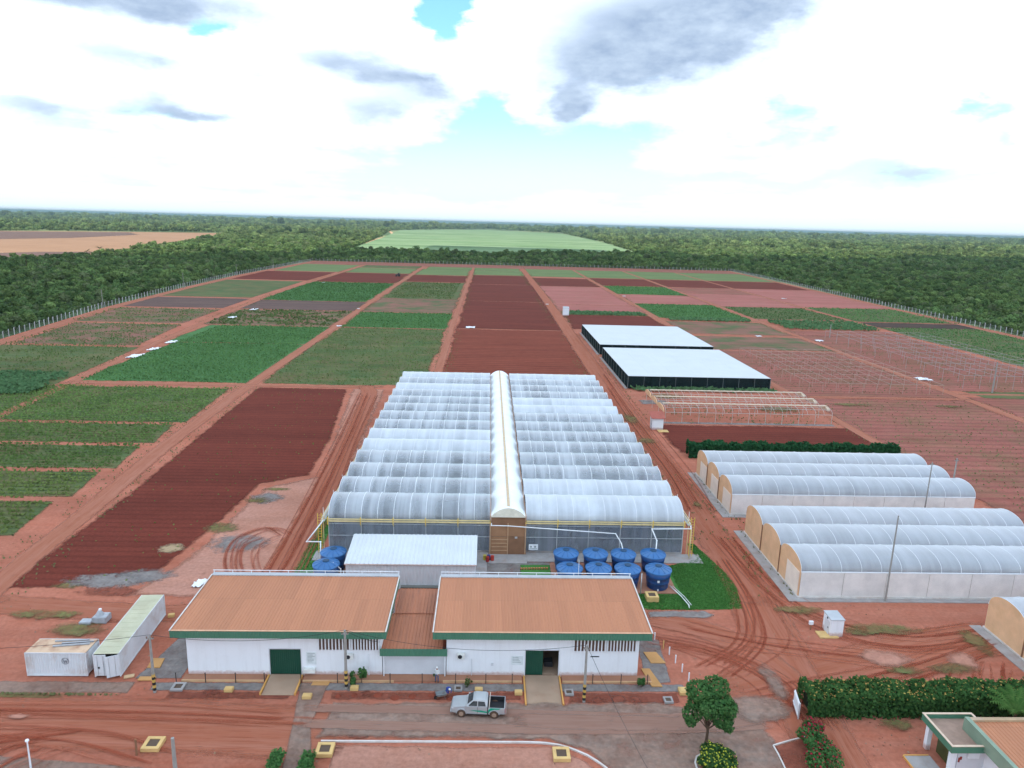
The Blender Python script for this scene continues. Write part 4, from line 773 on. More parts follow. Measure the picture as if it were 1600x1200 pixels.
def shade_house(x0, x1, y0, y1, zt, label, dark=True):
    g = root('shade_house', (x0, y0, 0), label, 'shade house', 'white roofed shade houses'); gl = g.location
    wm = mat('white_shade_roof', (0.55, 0.56, 0.56), 0.6, 0.03, 0.2, dirt=(.48, .49, .49), dirt_amt=.3); nm = film('black_shade_net', (0.022, 0.035, 0.035), see=0.3, gloss=0.02, trans=.2); nb = 9
    ws = (x1 - x0) / 6
    for k in range(6):
        MB().box(x0 + ws * k, x0 + ws * (k + 1) - .02, y0, y1, zt, zt + .08).build('roof_panel', wm, g)
    w = (x1 - x0) / nb
    for k in range(nb):
        for yy in (y0 + .05, y1 - .05): MB().box(x0 + w * k + .04, x0 + w * (k + 1) - .04, yy - .02, yy + .02, .05, zt - .02).build('net_panel', nm, g)
    nl = 10; wl = (y1 - y0) / nl
    for k in range(nl):
        for xx in (x0 + .05, x1 - .05): MB().box(xx - .02, xx + .02, y0 + wl * k + .04, y0 + wl * (k + 1) - .04, .05, zt - .02).build('net_panel', nm, g)
    pm = MB().box(-.04, .04, -.04, .04, 0, zt - .01).mesh('post', mat('dull_steel_post', (.16, .18, .18), .7))
    for k in range(nb + 1):
        for yy in (y0 - .03, y1 + .03): inst('post', pm, g, (w * k, yy - gl[1], 0))
    for k in range(nl + 1):
        for xx in (x0 - .08, x1 + .08): inst('post', pm, g, (xx - gl[0], wl * k, 0))
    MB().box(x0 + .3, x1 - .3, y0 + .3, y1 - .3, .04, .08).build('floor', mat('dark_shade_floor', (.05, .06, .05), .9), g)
    MB().box(x0 - .9, x0 - .2, y0 - .3, y1, 0, .2).build('base_kerb', M_CONC, g)
shade_house(41.0, 82.8, 200, 248, 3.7, 'nearer of two white flat-roofed shade houses with black net sides'); shade_house(41.0, 82.8, 254.5, 306, 3.7, 'farther of two white flat-roofed shade houses')
crop(rect(42, 84, 196.5, 199.3), .7, .5, 1.3, M_BLUEGRN, 'dark green plants along the front of the shade house', .95, 71, .5, 1.0)

def trellis(x0, x1, y0, y1, nx, ny, h, label, m_, r_=.032):
    g = root('wire_trellis', (x0, y0, 0), label, 'trellis'); pm = MB().cyl((0, 0, 0), (0, 0, h), r_ * 1.3, r_ * 1.3, 5).mesh('post', m_)
    for i in range(nx + 1):
        for j in range(ny + 1): inst('post', pm, g, ((x1 - x0) * i / nx, (y1 - y0) * j / ny, 0))
    for i in range(nx + 1): MB().box(x0 + (x1 - x0) * i / nx - r_ * .7, x0 + (x1 - x0) * i / nx + r_ * .7, y0, y1, h - .04, h + .04).build('beam', m_, g)
    for j in range(ny + 1): MB().box(x0, x1, y0 + (y1 - y0) * j / ny - r_ * .7, y0 + (y1 - y0) * j / ny + r_ * .7, h - .05, h + .03).build('cross_beam', m_, g)
    return g
M_TRW = mat('pale_trellis_post', (0.42, 0.36, 0.32), .8, .1); M_TRG = mat('grey_trellis_post', (0.36, 0.34, 0.33), .8, .1)
trellis(94, 134, 199, 258, 10, 9, 3.0, 'pale pole trellis with overhead wires right of the shade houses', M_TRW); trellis(146, 188, 208, 300, 8, 9, 4.2, 'taller grey pole trellis with overhead wires beyond the eastern track', M_TRG, .045)

# ------------------------------------------------------------------ packing sheds and yard buildings
def plaster(name, col):
    t = NT(name); p = t.pos(); sp = t.n('ShaderNodeSeparateXYZ'); t.t.links.new(p, sp.inputs[0])
    n1 = t.noise(p, 0.7, 6, 0.6); n2 = t.noise(p, 1.0, 6, 0.65, sc3=(2.5, 2.5, 0.15)); n3 = t.noise(p, 3.0, 6, 0.7)
    c = t.mix(t.math('MULTIPLY', t.remap(n1, 0.45, 0.75), 0.2), col, (0.64, 0.60, 0.56)); c = t.mix(t.math('MULTIPLY', t.remap(n2, 0.52, 0.75), 0.22), c, (0.48, 0.45, 0.42))
    h_ = t.math('SUBTRACT', t.math('ADD', 0.25, t.math('MULTIPLY', n3, 0.75)), sp.outputs[2]); c = t.mix(t.math('MULTIPLY', t.remap(h_, 0.0, 0.35), 0.65), c, (0.42, 0.19, 0.12))
    return t.end(t.principled(c, 0.88, 0, 0.2))
M_WALL = plaster('white_plaster', (0.80, 0.80, 0.80)); M_WALL2 = mat('grey_white_plaster', (0.62, 0.63, 0.65), 0.85, 0.05, 0.8)
def roof_mat(name, col, stain, amt):
    col = painted(col); stain = painted(stain); t = NT(name); p = t.pos()
    st = t.noise(p, 1.0, 6, 0.65, sc3=(2.2, 0.10, 0.3)); bg_ = t.noise(p, 0.18, 5, 0.6); sp = t.n('ShaderNodeSeparateXYZ'); t.t.links.new(p, sp.inputs[0])
    sh_ = t.n('ShaderNodeTexWhiteNoise', noise_dimensions='2D'); cv = t.n('ShaderNodeCombineXYZ'); t.t.links.new(t.math('FLOOR', t.math('MULTIPLY', sp.outputs[0], 0.98)), cv.inputs[0]); t.t.links.new(t.math('FLOOR', t.math('MULTIPLY', sp.outputs[1], 0.17)), cv.inputs[1]); t.t.links.new(cv.outputs[0], sh_.inputs[0])
    c = t.mix(t.math('MULTIPLY', t.remap(st, 0.45, 0.75), amt), col, stain); c = t.mix(t.math('MULTIPLY', t.remap(bg_, 0.45, 0.7), amt * .7), c, tuple(v * 1.12 for v in col))
    lap = t.math('LESS_THAN', t.math('FRACT', t.math('MULTIPLY', sp.outputs[1], 0.17)), 0.012)
    f = t.math('MULTIPLY', t.remap(sh_.outputs[0], 0, 1, 0.94, 1.06), t.math('SUBTRACT', 1.0, t.math('MULTIPLY', lap, 0.15)))
    cb = t.n('ShaderNodeVectorMath', operation='SCALE'); t.t.links.new(c, cb.inputs[0]); t.t.links.new(f, cb.inputs['Scale'])
    return t.end(t.principled(cb.outputs[0], 0.6, 0, 0.3, t.bump(bg_, 0.15, 0.05)))
M_ROOF = roof_mat('orange_metal_roof', (0.44, 0.208, 0.122), (0.34, 0.14, 0.10), 0.2); M_ROOF2 = roof_mat('older_orange_roof', (0.38, 0.16, 0.095), (0.17, 0.085, 0.065), 0.8)
M_FASC = mat('green_fascia', (0.075, 0.23, 0.175), 0.5, 0.06, 0.8); M_DOOR = mat('dark_green_door', (0.012, 0.075, 0.055), 0.5, 0.08, 1); M_RIDGE = mat('grey_ridge_cap', (0.42, 0.43, 0.44), 0.6, .1, .7)
M_DARK = mat('dark_interior', (0.03, 0.03, 0.035), 0.9); M_LOUV = mat('brown_louvre_recess', (0.13, 0.085, 0.075), .9); M_OCHRE = mat('ochre_paint', (0.62, 0.36, 0.12), 0.8, 0.1, 1.0); M_YCONC = mat('yellow_painted_concrete', (0.62, 0.47, 0.22), .8, .1, 1.5, dirt=(.45, .25, .15), dirt_amt=.4)
M_RAMP = mat('ramp_concrete', (0.36, 0.28, 0.225), 0.9, 0.1, 0.5, dirt=(0.32, 0.16, 0.1), dirt_amt=.5); M_TILE = mat('terracotta_walk', (0.34, 0.185, 0.13), .9, .1, .7, dirt=(.4, .22, .15)); M_AC = mat('air_conditioner_white', (0.7, 0.7, 0.66), .5)
def corr(b, x0, x1, ya, za, yb, zb, p=0.34, h=0.045):
    """ribbed sheet from (ya,za) to (yb,zb); ribs run with the slope"""
    n = int((x1 - x0) / p); p = (x1 - x0) / n; xs = []
    for i in range(n): xs += [(x0 + p * i, 0), (x0 + p * (i + .30), 0), (x0 + p * (i + .42), h), (x0 + p * (i + .58), h), (x0 + p * (i + .70), 0)]
    xs.append((x1, 0)); k = len(xs)
    b.add([(x, ya, za + d) for x, d in xs] + [(x, yb, zb + d) for x, d in xs], [(i, i + 1, k + i + 1, k + i) for i in range(k - 1)]); return b
def corr_wall(b, x0, x1, y, z0, z1, p=0.26, h=0.03):
    n = int((x1 - x0) / p); p = (x1 - x0) / n; xs = []
    for i in range(n): xs += [(x0 + p * i, 0), (x0 + p * (i + .45), 0), (x0 + p * (i + .55), -h), (x0 + p * (i + .9), -h)]
    xs.append((x1, 0)); k = len(xs); b.add([(x, y + d, z0) for x, d in xs] + [(x, y + d, z1) for x, d in xs], [(i, i + 1, k + i + 1, k + i) for i in range(k - 1)]); return b
def louvre(x0, x1, z0, z1, y, par):
    lo = MB().box(x0, x1, y - .03, y + .05, z0, z1).build('louvre', M_LOUV, par); n = 9
    for i in range(n + 1):
        x = x0 + (x1 - x0) * i / n; MB().box(x - .055, x + .055, y - .2, y - .03, z0, z1).build('slat', M_WALL, lo)
def plaque(x0, x1, z0, z1, y, par, rows=5):
    p = MB().box(x0, x1, y - .05, y - .003, z0, z1).build('notice_board', mat('pale_notice', (.66, .72, .74), .6), par); g = mat('notice_print', (.35, .42, .45), .7)
    b = MB(); r = random.Random(int(x0 * 10))
    for i in range(rows): b.box(x0 + .12, x0 + (x1 - x0) * r.uniform(.6, .92), y - .056, y - .051, z1 - .2 - i * (z1 - z0 - .3) / rows, z1 - .13 - i * (z1 - z0 - .3) / rows)
    b.build('print', g, p)
def ac(x, z, y, par):
    a = MB().box(x, x + .8, y - .35, y - .01, z, z + .6).build('air_conditioner', M_AC, par, bevel=.02); MB().lathe([(0.22, 0), (.22, .03), (0, .03)], 16).build('fan_grille', M_DARK, a, local=True)
    f = a.children[0]; f.rotation_euler = (math.pi / 2, 0, 0); f.location = Vector((x + .3, y - .35, z + .3)) - wloc(par)
def shed(x0, x1, ex0, ex1, label, door, dopen, louv):
    Y, YB = 65.3, 75.6; g = root('packing_shed', ((x0 + x1) / 2, Y, 0), label, 'building', 'orange roofed packing sheds')
    d0, d1 = door; t = .2; w = MB()
    w.box(x0, d0, Y, Y + t, 0, 5.40).box(d1, x1, Y, Y + t, 0, 5.40).box(d0, d1, Y, Y + t, 3.05, 5.40).box(x0, x0 + t, Y + t, YB, 0, 5.40).box(x1 - t, x1, Y + t, YB, 0, 5.40).box(x0 + t, x1 - t, YB - t, YB, 0, 5.40)
    w.build('wall', M_WALL, g)
    MB().box(x0 + t, x1 - t, Y + t, YB - t, 0.02, .12).build('floor', M_RAMP, g)
    b = MB(); corr(b, ex0, ex1, 64.52, 5.56, 75.75, 5.72); b.box(ex0, ex1, 64.6, 75.7, 5.42, 5.50); rf = b.build('roof', M_ROOF, g)
    b = MB(); corr_wall(b, ex0 - .05, ex1 + .05, 64.48, 4.78, 5.58); b.box(ex0 - .05, ex1 + .05, 64.49, 64.56, 4.78, 5.56); b.build('fascia', M_FASC, g)
    for x in (ex0 - .06, ex1 + .0): 
        q = MB(); q.add([(x, 64.57, 4.80), (x + .06, 64.57, 4.80), (x + .06, 75.75, 4.95), (x, 75.75, 4.95), (x, 64.57, 5.60), (x + .06, 64.57, 5.60), (x + .06, 75.75, 5.78), (x, 75.75, 5.78)], [(0, 3, 2, 1), (4, 5, 6, 7), (0, 1, 5, 4), (1, 2, 6, 5), (2, 3, 7, 6), (3, 0, 4, 7)]); q.build('side_fascia', M_FASC, g)
        MB().add([(x - .03, 64.42, 5.605), (x + .1, 64.42, 5.605), (x + .1, 75.75, 5.785), (x - .03, 75.75, 5.785), (x - .03, 64.42, 5.65), (x + .1, 64.42, 5.65), (x + .1, 75.75, 5.83), (x - .03, 75.75, 5.83)], [(0, 3, 2, 1), (4, 5, 6, 7), (0, 1, 5, 4), (1, 2, 6, 5), (2, 3, 7, 6), (3, 0, 4, 7)]).build('verge_trim', M_KERB, rf)
    MB().box(ex0 + .1, ex1 - .1, 64.40, 64.60, 5.60, 5.635).build('eave_flashing', mat('peach_flashing', (.62, .40, .29), .6), rf)
    MB().box(ex0, ex1, 75.55, 76.2, 5.72, 5.84).build('ridge_cap', M_RIDGE, rf)
    rl = MB().box(ex0, ex1, 76.0, 76.06, 6.14, 6.20).build('handrail', M_WSTEEL, g); n = 11
    for i in range(n): xx = ex0 + .1 + (ex1 - ex0 - .2) * i / (n - 1); MB().box(xx - .03, xx + .03, 76.0, 76.06, 5.84, 6.14).build('baluster', M_WSTEEL, rl)
    for (a, c) in louv: louvre(a, c, 3.05, 4.36, Y - .01, g)
    if dopen:
        m_ = (d0 + d1) / 2 + .1; dd = MB(); corr_wall(dd, d0, m_, Y + .12, .15, 3.05, .2); dd.build('door', M_DOOR, g); MB().box(m_ + .3, m_ + 1.2, Y + 1.5, Y + 2.3, .12, .7).build('crate', M_DARK, g)
    else:
        dd = MB(); corr_wall(dd, d0, d1, Y + .1, .15, 3.05, .2); do = dd.build('door', M_DOOR, g)
    MB().box(d0 - .08, d0, Y - .04, Y + .05, 0, 3.1).box(d1, d1 + .08, Y - .04, Y + .05, 0, 3.1).box(d0 - .08, d1 + .08, Y - .04, Y + .05, 3.1, 3.18).build('door_frame', M_WALL2, g)
    # raised walk and ramp
    MB().box(x0 - .3, d0 - .35, 64.35, Y - .003, 0, .18).box(d1 + .35, x1 + 1.3, 64.35, Y - .003, 0, .18).build('walkway', M_TILE, g)
    MB().box(x0 - .3, d0 - .35, 64.2, 64.35, 0, .21).box(d1 + .35, x1 + 1.3, 64.2, 64.35, 0, .21).build('walkway_kerb', mat('ochre_kerb', (.55, .38, .24), .85, .1), g)
    return g
gL = shed(-29.9, -10.2, -31.05, -9.7, 'orange-roofed packing shed whose dark green door is shut', (-21.6, -18.45), False, [(-16.6, -13.45), (-13.2, -10.5)])
gR = shed(-3.6, 16.3, -4.9, 17.35, 'orange-roofed packing shed whose green door stands half open', (4.55, 8.0), True, [(9.5, 12.75), (13.0, 15.95)])
ac(-13.9, 2.1, 65.3, gL); ac(-2.5, 2.2, 65.3, gR); plaque(-17.9, -16.9, 1.35, 2.75, 65.3, gL, 7); plaque(3.1, 4.3, 1.4, 2.4, 65.3, gR, 4)
MB().box(-18.2, -17.0, 64.9, 65.29, .55, 1.0).build('white_basin', M_AC, gL); MB().cyl((-11.55, 65.2, .2), (-11.55, 65.2, 2.6), .04).build('downpipe', M_WSTEEL, gL); MB().cyl((-1.0, 65.2, .2), (-1.0, 65.2, 2.1), .03).build('downpipe', M_WALL2, gR); MB().box(1.0, 1.25, 65.22, 65.29, 1.3, 1.6).build('meter_box', M_WALL2, gR); MB().box(11.3, 12.2, 65.25, 65.29, 2.35, 2.45).build('vent', M_DARK, gR)
for g_, (d0, d1), L_ in ((gL, (-21.6, -18.45), 3.1), (gR, (4.55, 8.0), 4.6)):
    b = MB(); y1, y0 = 65.25, 65.25 - L_; b.add([(d0, y0, .01), (d1, y0, .01), (d1, y1, .01), (d0, y1, .01), (d0, y0, .05), (d1, y0, .05), (d1, y1, .2), (d0, y1, .2)], [(0, 3, 2, 1), (4, 5, 6, 7), (0, 1, 5, 4), (1, 2, 6, 5), (2, 3, 7, 6), (3, 0, 4, 7)]); b.build('ramp', M_RAMP, g_)
    for x in (d0 - .2, d1 + .04): MB().box(x, x + .16, y0, y1 - .1, 0, .26).build('ramp_edge', M_OCHRE, g_)

def link():
    g = root('linking_roof', (-7, 65.4, 0), 'low orange-roofed link between the two packing sheds', 'building'); x0, x1 = -10.15, -3.65
    MB().box(x0, x1, 65.45, 65.6, 0, 2.75).build('wall', M_WALL2, g); b = MB(); corr(b, -10.2, -4.0, 64.85, 3.45, 71.3, 3.62, .34); rf = b.build('roof', M_ROOF2, g); b = MB(); corr(b, -9.65, -4.95, 71.2, 3.72, 76.4, 3.85, .34); b.build('roof', M_ROOF2, g)
    b = MB(); corr_wall(b, -10.35, -3.5, 64.8, 2.65, 3.45); b.box(-10.35, -3.5, 64.82, 64.88, 2.65, 3.44); b.build('fascia', M_FASC, g); MB().box(-9.65, -4.95, 76.4, 77.0, 3.7, 3.95).build('gutter', mat('dark_gutter', (.09, .09, .08), .8), g); MB().box(-10.12, -3.68, 64.3, 65.4, 0, .17).build('walkway', M_TILE, g)
    for x in (-10.0, -3.75): MB().cyl((x, 65.05, .2), (x, 65.05, 2.65), .06).build('downpipe', M_WSTEEL, g)
link()

def white_shed():
    g = root('white_shed', (-9, 84, 0), 'white ribbed metal shed behind the linking roof', 'building'); x0, x1 = -17.6, -1.0; wm = mat('white_ribbed_metal', (0.57, 0.60, 0.62), 0.5, .04, .4, dirt=(.47, .46, .44), dirt_amt=.3)
    b = MB(); corr_wall(b, x0, x1, 84.1, 0, 3.0, .42, .05); b.build('wall', wm, g); MB().box(x0, x0 + .1, 84.12, 90.6, 0, 3.0).box(x1 - .1, x1, 84.12, 90.6, 0, 3.0).box(x0, x1, 90.55, 90.65, 0, 3.7).build('wall', wm, g)
    b = MB(); corr(b, x0 - .15, x1 + .15, 83.95, 3.04, 90.9, 3.95, .55, .06); rf = b.build('roof', wm, g); MB().box(x0 - .15, x1 + .15, 83.86, 83.98, 2.93, 3.05).build('eave_trim', mat('pinkish_trim', (.52, .42, .40), .7), rf)
    MB().box(x0 - .5, x1 + 1.5, 83.2, 91, 0, .08).build('slab', M_CONC, g)
white_shed()

def corner_building():
    # administration building in the lower right corner
    g = root('corner_building', (46, 52, 0), 'building with green parapet porch and orange roof, cut off by the frame', 'building'); zt = 3.3
    pm = M_FASC; x0, x1, y0, y1 = 40.4, 45.0, 51.2, 55.5
    MB().box(x0, x0 + .15, y0, y1, 2.65, zt).box(x0 + .15, x1, y1 - .15, y1, 2.65, zt).box(x1 - .15, x1, y0, y1 - .15, 2.65, zt).box(x0 + .15, x1 - .15, y0, y0 + .15, 2.65, zt).build('parapet', pm, g)
    MB().box(x0 - .03, x0 + .18, y0 - .03, y1 + .03, zt, zt + .05).box(x0 + .18, x1, y1 - .18, y1 + .03, zt, zt + .05).box(x1 - .18, x1 + .03, y0, y1 - .18, zt, zt + .05).box(x0 + .18, x1 - .18, y0 - .03, y0 + .18, zt, zt + .05).build('coping', mat('pale_coping', (.62, .52, .44), .8), g)
    MB().box(x0 + .15, x1 - .15, y0 + .15, y1 - .15, 2.7, 2.85).build('porch_roof', mat('bare_slab', (.33, .25, .22), .9, .15, 1.2, dirt=(.2, .12, .1)), g)
    MB().box(x0 + .35, x0 + .75, y1 - .7, y1 - .3, 0, 2.7).build('column', M_WALL, g); MB().box(x0 + .35, x0 + .8, y0 + .3, y0 + .75, 0, 2.7).build('column', M_WALL, g)
    MB().box(x0 + .9, x1, y0 + .35, y0 + .5, 0, 2.68).build('wall', M_WALL2, g); MB().box(x0 + 1.2, x0 + 1.3, y0 + .8, y1 - .9, 0, 2.5).build('glazing', mat('green_glazing', (.07, .09, .04), .25, .2, .8), g)
    louvre(x0 + 1.75, x0 + 2.6, 2.0, 2.62, y0 + .33, g); MB().box(x0 + .98, x0 + 1.12, y0 + .3, y0 + .346, 1.5, 1.95).box(x0 + 1.1, x0 + 1.28, y0 + .3, y0 + .346, 1.75, 2.05).build('emblem', mat('red_emblem', (.3, .06, .05), .7), g)
    X0, X1, YA, YB, z = 43.2, 62, 40, 54.0, 3.35
    MB().box(X0 + .5, X1, YA, YB - .5, 0, z - .02).build('wall', M_WALL, g)
    b = MB(); corr(b, X0 + .45, X1, YA, z + .05, YB - .4, z + .5, .34); b.build('roof', M_ROOF, g)
    MB().box(X0, X0 + .4, YA, YB, z - .5, z + .75).build('side_fascia', mat('weathered_green_fascia', (.22, .33, .28), .6, .1, .8), g); MB().box(X0 + .4, X1, YB - .4, YB, z - .5, z + .7).build('rear_fascia', mat('weathered_ochre_fascia', (.42, .33, .23), .7, .25, .6, dirt=(.33, .32, .34)), g)
    MB().box(38.2, 40.6, 52.3, 53.9, 0, .12).build('porch_step', M_CONC, g); MB().box(38.1, 38.2, 52.3, 53.9, 0, .18).box(38.2, 40.5, 53.9, 54.0, 0, .18).build('step_edge', M_OCHRE, g); MB().box(37.6, 40.6, 49.6, 52.1, 0, .1).build('porch_step', M_RAMP, g)
corner_building()

def hut(name, x, y, w, d, h, label, red=False, slab=None, door_side=-1, pitch=.35):
    g = root(name, (x, y, 0), label, 'hut'); MB().box(x - w / 2, x + w / 2, y - d / 2, y + d / 2, 0, h).build('wall', M_WALL, g)
    rm = mat('faded_red_roof', (.36, .11, .09), .7, .15, 1) if red else M_RIDGE; o = .35 if red else .08
    b = MB(); b.add([(x - w / 2 - o, y - d / 2 - o, h + .03), (x + w / 2 + o, y - d / 2 - o, h + .03), (x + w / 2 + o, y + d / 2 + o, h + pitch), (x - w / 2 - o, y + d / 2 + o, h + pitch), (x - w / 2 - o, y - d / 2 - o, h + .11), (x + w / 2 + o, y - d / 2 - o, h + .11), (x + w / 2 + o, y + d / 2 + o, h + pitch + .08), (x - w / 2 - o, y + d / 2 + o, h + pitch + .08)], [(0, 3, 2, 1), (4, 5, 6, 7), (0, 1, 5, 4), (1, 2, 6, 5), (2, 3, 7, 6), (3, 0, 4, 7)]); b.build('roof', rm, g)
    dr = MB().box(x - w / 2 - .05, x - w / 2 - .003, y - d * .3, y + d * .25, .05, h * .82).build('door', M_WALL2, g); MB().box(x - w / 2 - .09, x - w / 2 - .05, y - d * .25, y - d * .18, h * .4, h * .48).build('handle', M_DARK, dr); MB().box(x - w / 2 - .04, x - w / 2 - .004, y - .12, y + .12, h * .86, h * .96).build('vent', M_DARK, g)
    if slab: MB().box(x + slab[0], x + slab[1], y + slab[2], y + slab[3], 0, .14).build('slab', M_YCONC, g)
    return g
hut('pump_hut', 39.9, 158.8, 2.6, 2.2, 2.7, 'white pump hut with a red roof beside the bare tunnel frame', True, (-.2, 2.2, -3.2, -1.4), pitch=1.0); hut('pump_hut', 40.4, 367, 3.0, 3.0, 4.0, 'small white hut far off at the corner of the red field')
hut('pump_hut', 41.2, 73.9, 1.5, 1.9, 2.1, 'white pump box on the bare yard near the tunnels', False, (-2.0, .2, -1.3, .1), pitch=.1)

# ------------------------------------------------------------------ yard surfaces
def gsheet(name, pix, key, z, inset=.5): return sheet(name, [gp(*p) for p in pix], M[key], z, inset)
sheet('yard_road', [(-15.2, 55.9), (6.4, 55.6), (9.5, 54.2), (12.5, 50), (13.5, 44), (27, 44), (27.5, 56), (26.5, 60), (17, 61.4), (-14.6, 61.4)], M['asphalt'], 0.090, .9)
sheet('garden_path', [(-18.4, 64.2), (-15.2, 64.2), (-15.6, 58), (-14.2, 52.4), (-13.6, 46), (-16.6, 46), (-17.0, 52.6), (-17.6, 58)], M['asphalt'], 0.098, .35)
strip('wheel_lane', [(-17, 60.2), (-5, 59.9), (8, 59.3), (20, 59), (27, 60.5)], 1.5, M_DUST, 0.130, 2); strip('wheel_lane', [(-17, 58.0), (-5, 57.6), (8, 57.2), (20, 57.4), (28, 58)], 1.6, M_DUST, 0.132, 2); strip('wheel_lane', [(3, 58.4), (12, 58.2), (22, 58.2), (30, 60)], 2.6, M_DUST, 0.134, 2)
sheet('gravel_bed', rect(-33, 21, 62.7, 64.25), M['gravel'], 0.03, .35); sheet('planting_strip', rect(-31, -18.6, 61.4, 62.9), M['wet'], 0.036, .5); sheet('planting_strip', rect(-15.0, 4.2, 61.3, 62.9), M['wet'], 0.036, .5); sheet('planting_strip', rect(8.5, 20, 60.9, 62.9), M['wet'], 0.036, .5)
sheet('concrete_yard', [(-35.2, 64.6), (-30.3, 64.6), (-30.3, 75), (-33.2, 75)], M['gravel'], 0.041, .3); sheet('concrete_yard', [(17.0, 64.0), (19.8, 64.2), (20.3, 72.3), (17.4, 72.3)], M['gravel'], 0.041, .3)
gsheet('asphalt_road', [(-40, 1175), (60, 1184), (215, 1196), (320, 1215), (320, 1300), (-40, 1300)], 'asphalt', 0.05, .4)
sheet('dusty_verge', rect(-70, -34.5, 62.2, 64.4), M['asphalt'], 0.024, .5); strip('weedy_verge', [(-58, 62.4), (-48, 62.1), (-40, 61.9)], .8, M['weeds'], 0.034, 1)
sheet('bare_island', [(-13.4, 55.5), (6.3, 55.3), (9.2, 53.9), (12.0, 50), (12.5, 44), (-12.6, 44)], M['palestrip'], 0.03, .6)
# lawns
sheet('lawn', [(18.2, 78.3), (32.4, 78.6), (33.6, 84), (33.5, 88), (31.5, 97.5), (30.2, 97.5), (30.2, 93), (28, 90.5), (9.4, 90.5), (9.4, 78.3)], M['lawn'], 0.045, .5); sheet('lawn', [(4.8, 86.2), (9.2, 86.2), (9.4, 90.2), (5.0, 90.2)], M['lawn'], 0.047, .3); sheet('lawn', [(-.6, 83.5), (2.2, 83.5), (2.2, 85.2), (-.6, 85.2)], M['lawn'], 0.047, .3)
sheet('lawn', [(-25.8, 82), (-21.8, 82), (-22.9, 93.5), (-22.9, 182), (-24.6, 182), (-25.3, 120), (-25.6, 100)], M['lawn'], 0.045, .5); sheet('concrete_yard', rect(-.8, 9.6, 84.5, 91), M['gravel'], 0.042, .5); sheet('gravel_bed', [(20, 76.6), (27, 76.4), (29, 77.4), (27, 78.6), (20, 78.4)], M['gravel'], 0.105, .6)
def blades(poly, n, label, seed):
    r = np.random.default_rng(seed); xs = [p[0] for p in poly]; ys = [p[1] for p in poly]; x = r.uniform(min(xs), max(xs), n); y = r.uniform(min(ys), max(ys), n); k = pip(poly, x, y); x, y = x[k], y[k]
    P = np.stack([x, y, np.full(len(x), .08)], 1); o = bpy.data.objects.new('grass', cards_mesh('grass', cards(P, np.tile([0, -.6, .6], (len(x), 1)), np.full(len(x), .16), 1, .6, r), leaf('lawn_blade_%d' % seed, (.05, .14, .035), (.085, .19, .05), .3, .1))); COL.objects.link(o); tag(o, label, kind='stuff')
blades([(25.6, 78.6), (32.2, 78.9), (33.3, 84), (33.2, 88), (31.3, 97), (30.4, 97), (30.4, 92), (25.6, 90)], 16000, 'mown grass beside the blue tanks', 1); blades([(10, 78.6), (25.6, 78.6), (25.6, 82.2), (10, 82.2)], 6000, 'mown grass in front of the blue tanks', 2); blades([(-25.4, 83), (-22.2, 83), (-23.2, 94), (-23.4, 180), (-24.3, 180), (-25.0, 110)], 9000, 'grass strip along the west side of the greenhouse', 3)
for (px, py, rx, ry, k) in ((1380, 985, 5, 1.2, 'weeds'), (1345, 990, 2, .7, 'weeds'), (1490, 1047, 2.6, 1.0, 'weeds'), (1525, 1005, 1.3, 2.6, 'weeds'), (1415, 1050, 2.2, .7, 'weeds'), (1250, 955, 3, 1, 'weeds'), (1380, 1030, 3, 1.6, 'palestrip'), (1505, 1035, 1.6, 1.8, 'palestrip'), (1400, 1135, 1.6, .8, 'weeds'), (1210, 1070, 1.0, 3.0, 'asphalt'), (1185, 1110, 3, 2, 'asphalt'), (120, 985, 3.4, 1.4, 'weeds'), (70, 962, 4, 1.0, 'weeds'), (170, 925, 4, 1.2, 'wet'), (560, 1150, 1, .5, 'wet'), (30, 1122, 1.0, .35, 'palestrip'),
                        (575, 1085, .8, .55, 'wet'), (330, 1082, .8, .5, 'wet'), (935, 1095, .8, .6, 'wet'), (968, 1094, .8, .7, 'wet'), (992, 1094, .6, .7, 'wet'), (1040, 620, 6, 3, 'weeds'), (985, 655, 1.6, 5, 'weeds'), (1010, 690, 2, 2, 'weeds'), (1215, 640, 6, 2.5, 'weeds'), (1330, 633, 6, 1.5, 'weeds'), (1480, 636, 4, 1.5, 'weeds'), (1130, 745, 1, 2, 'weeds'), (1090, 790, .6, 1.4, 'weeds'), (1440, 540, 2, 1, 'weeds')):
    patch(*gp(px, py), rx, ry, k, 0.20 + 0.003 * random.random() if k != 'wet' else .06)
def kerb(pts, w, h, label):
    L_ = smooth_line(pts, .8); v = []; f = []
    for i, p in enumerate(L_):
        t = (L_[min(i + 1, len(L_) - 1)] - L_[max(i - 1, 0)]).normalized(); nr = Vector((t.y, -t.x, 0)) * w / 2
        v += [(p.x - nr.x, p.y - nr.y, 0), (p.x + nr.x, p.y + nr.y, 0), (p.x + nr.x, p.y + nr.y, h), (p.x - nr.x, p.y - nr.y, h)]
    for i in range(len(L_) - 1):
        for k in range(4): f.append((i * 4 + k, i * 4 + (k + 1) % 4, i * 4 + 4 + (k + 1) % 4, i * 4 + 4 + k))
    f += [(0, 1, 2, 3), tuple(len(v) - 4 + k for k in (3, 2, 1, 0))]
    o = MB().add(v, f).build('kerb', M_KERB); o['kind'] = 'structure'; return o
kerb([(-14.3, 55.75), (0, 55.65), (6.0, 55.5), (8.6, 54.6), (10.4, 53.2), (11.8, 51), (12.4, 47)], .16, .15, ''); kerb([gp(1100, 1177), gp(1088, 1184), gp(1086, 1193), gp(1091, 1210), gp(1100, 1240)], .14, .15, ''); kerb([gp(1262, 1152), gp(1235, 1158), gp(1208, 1166)], .12, .14, ''); kerb([gp(1208, 1166), gp(1216, 1180), gp(1228, 1205), gp(1245, 1240)], .12, .14, '')
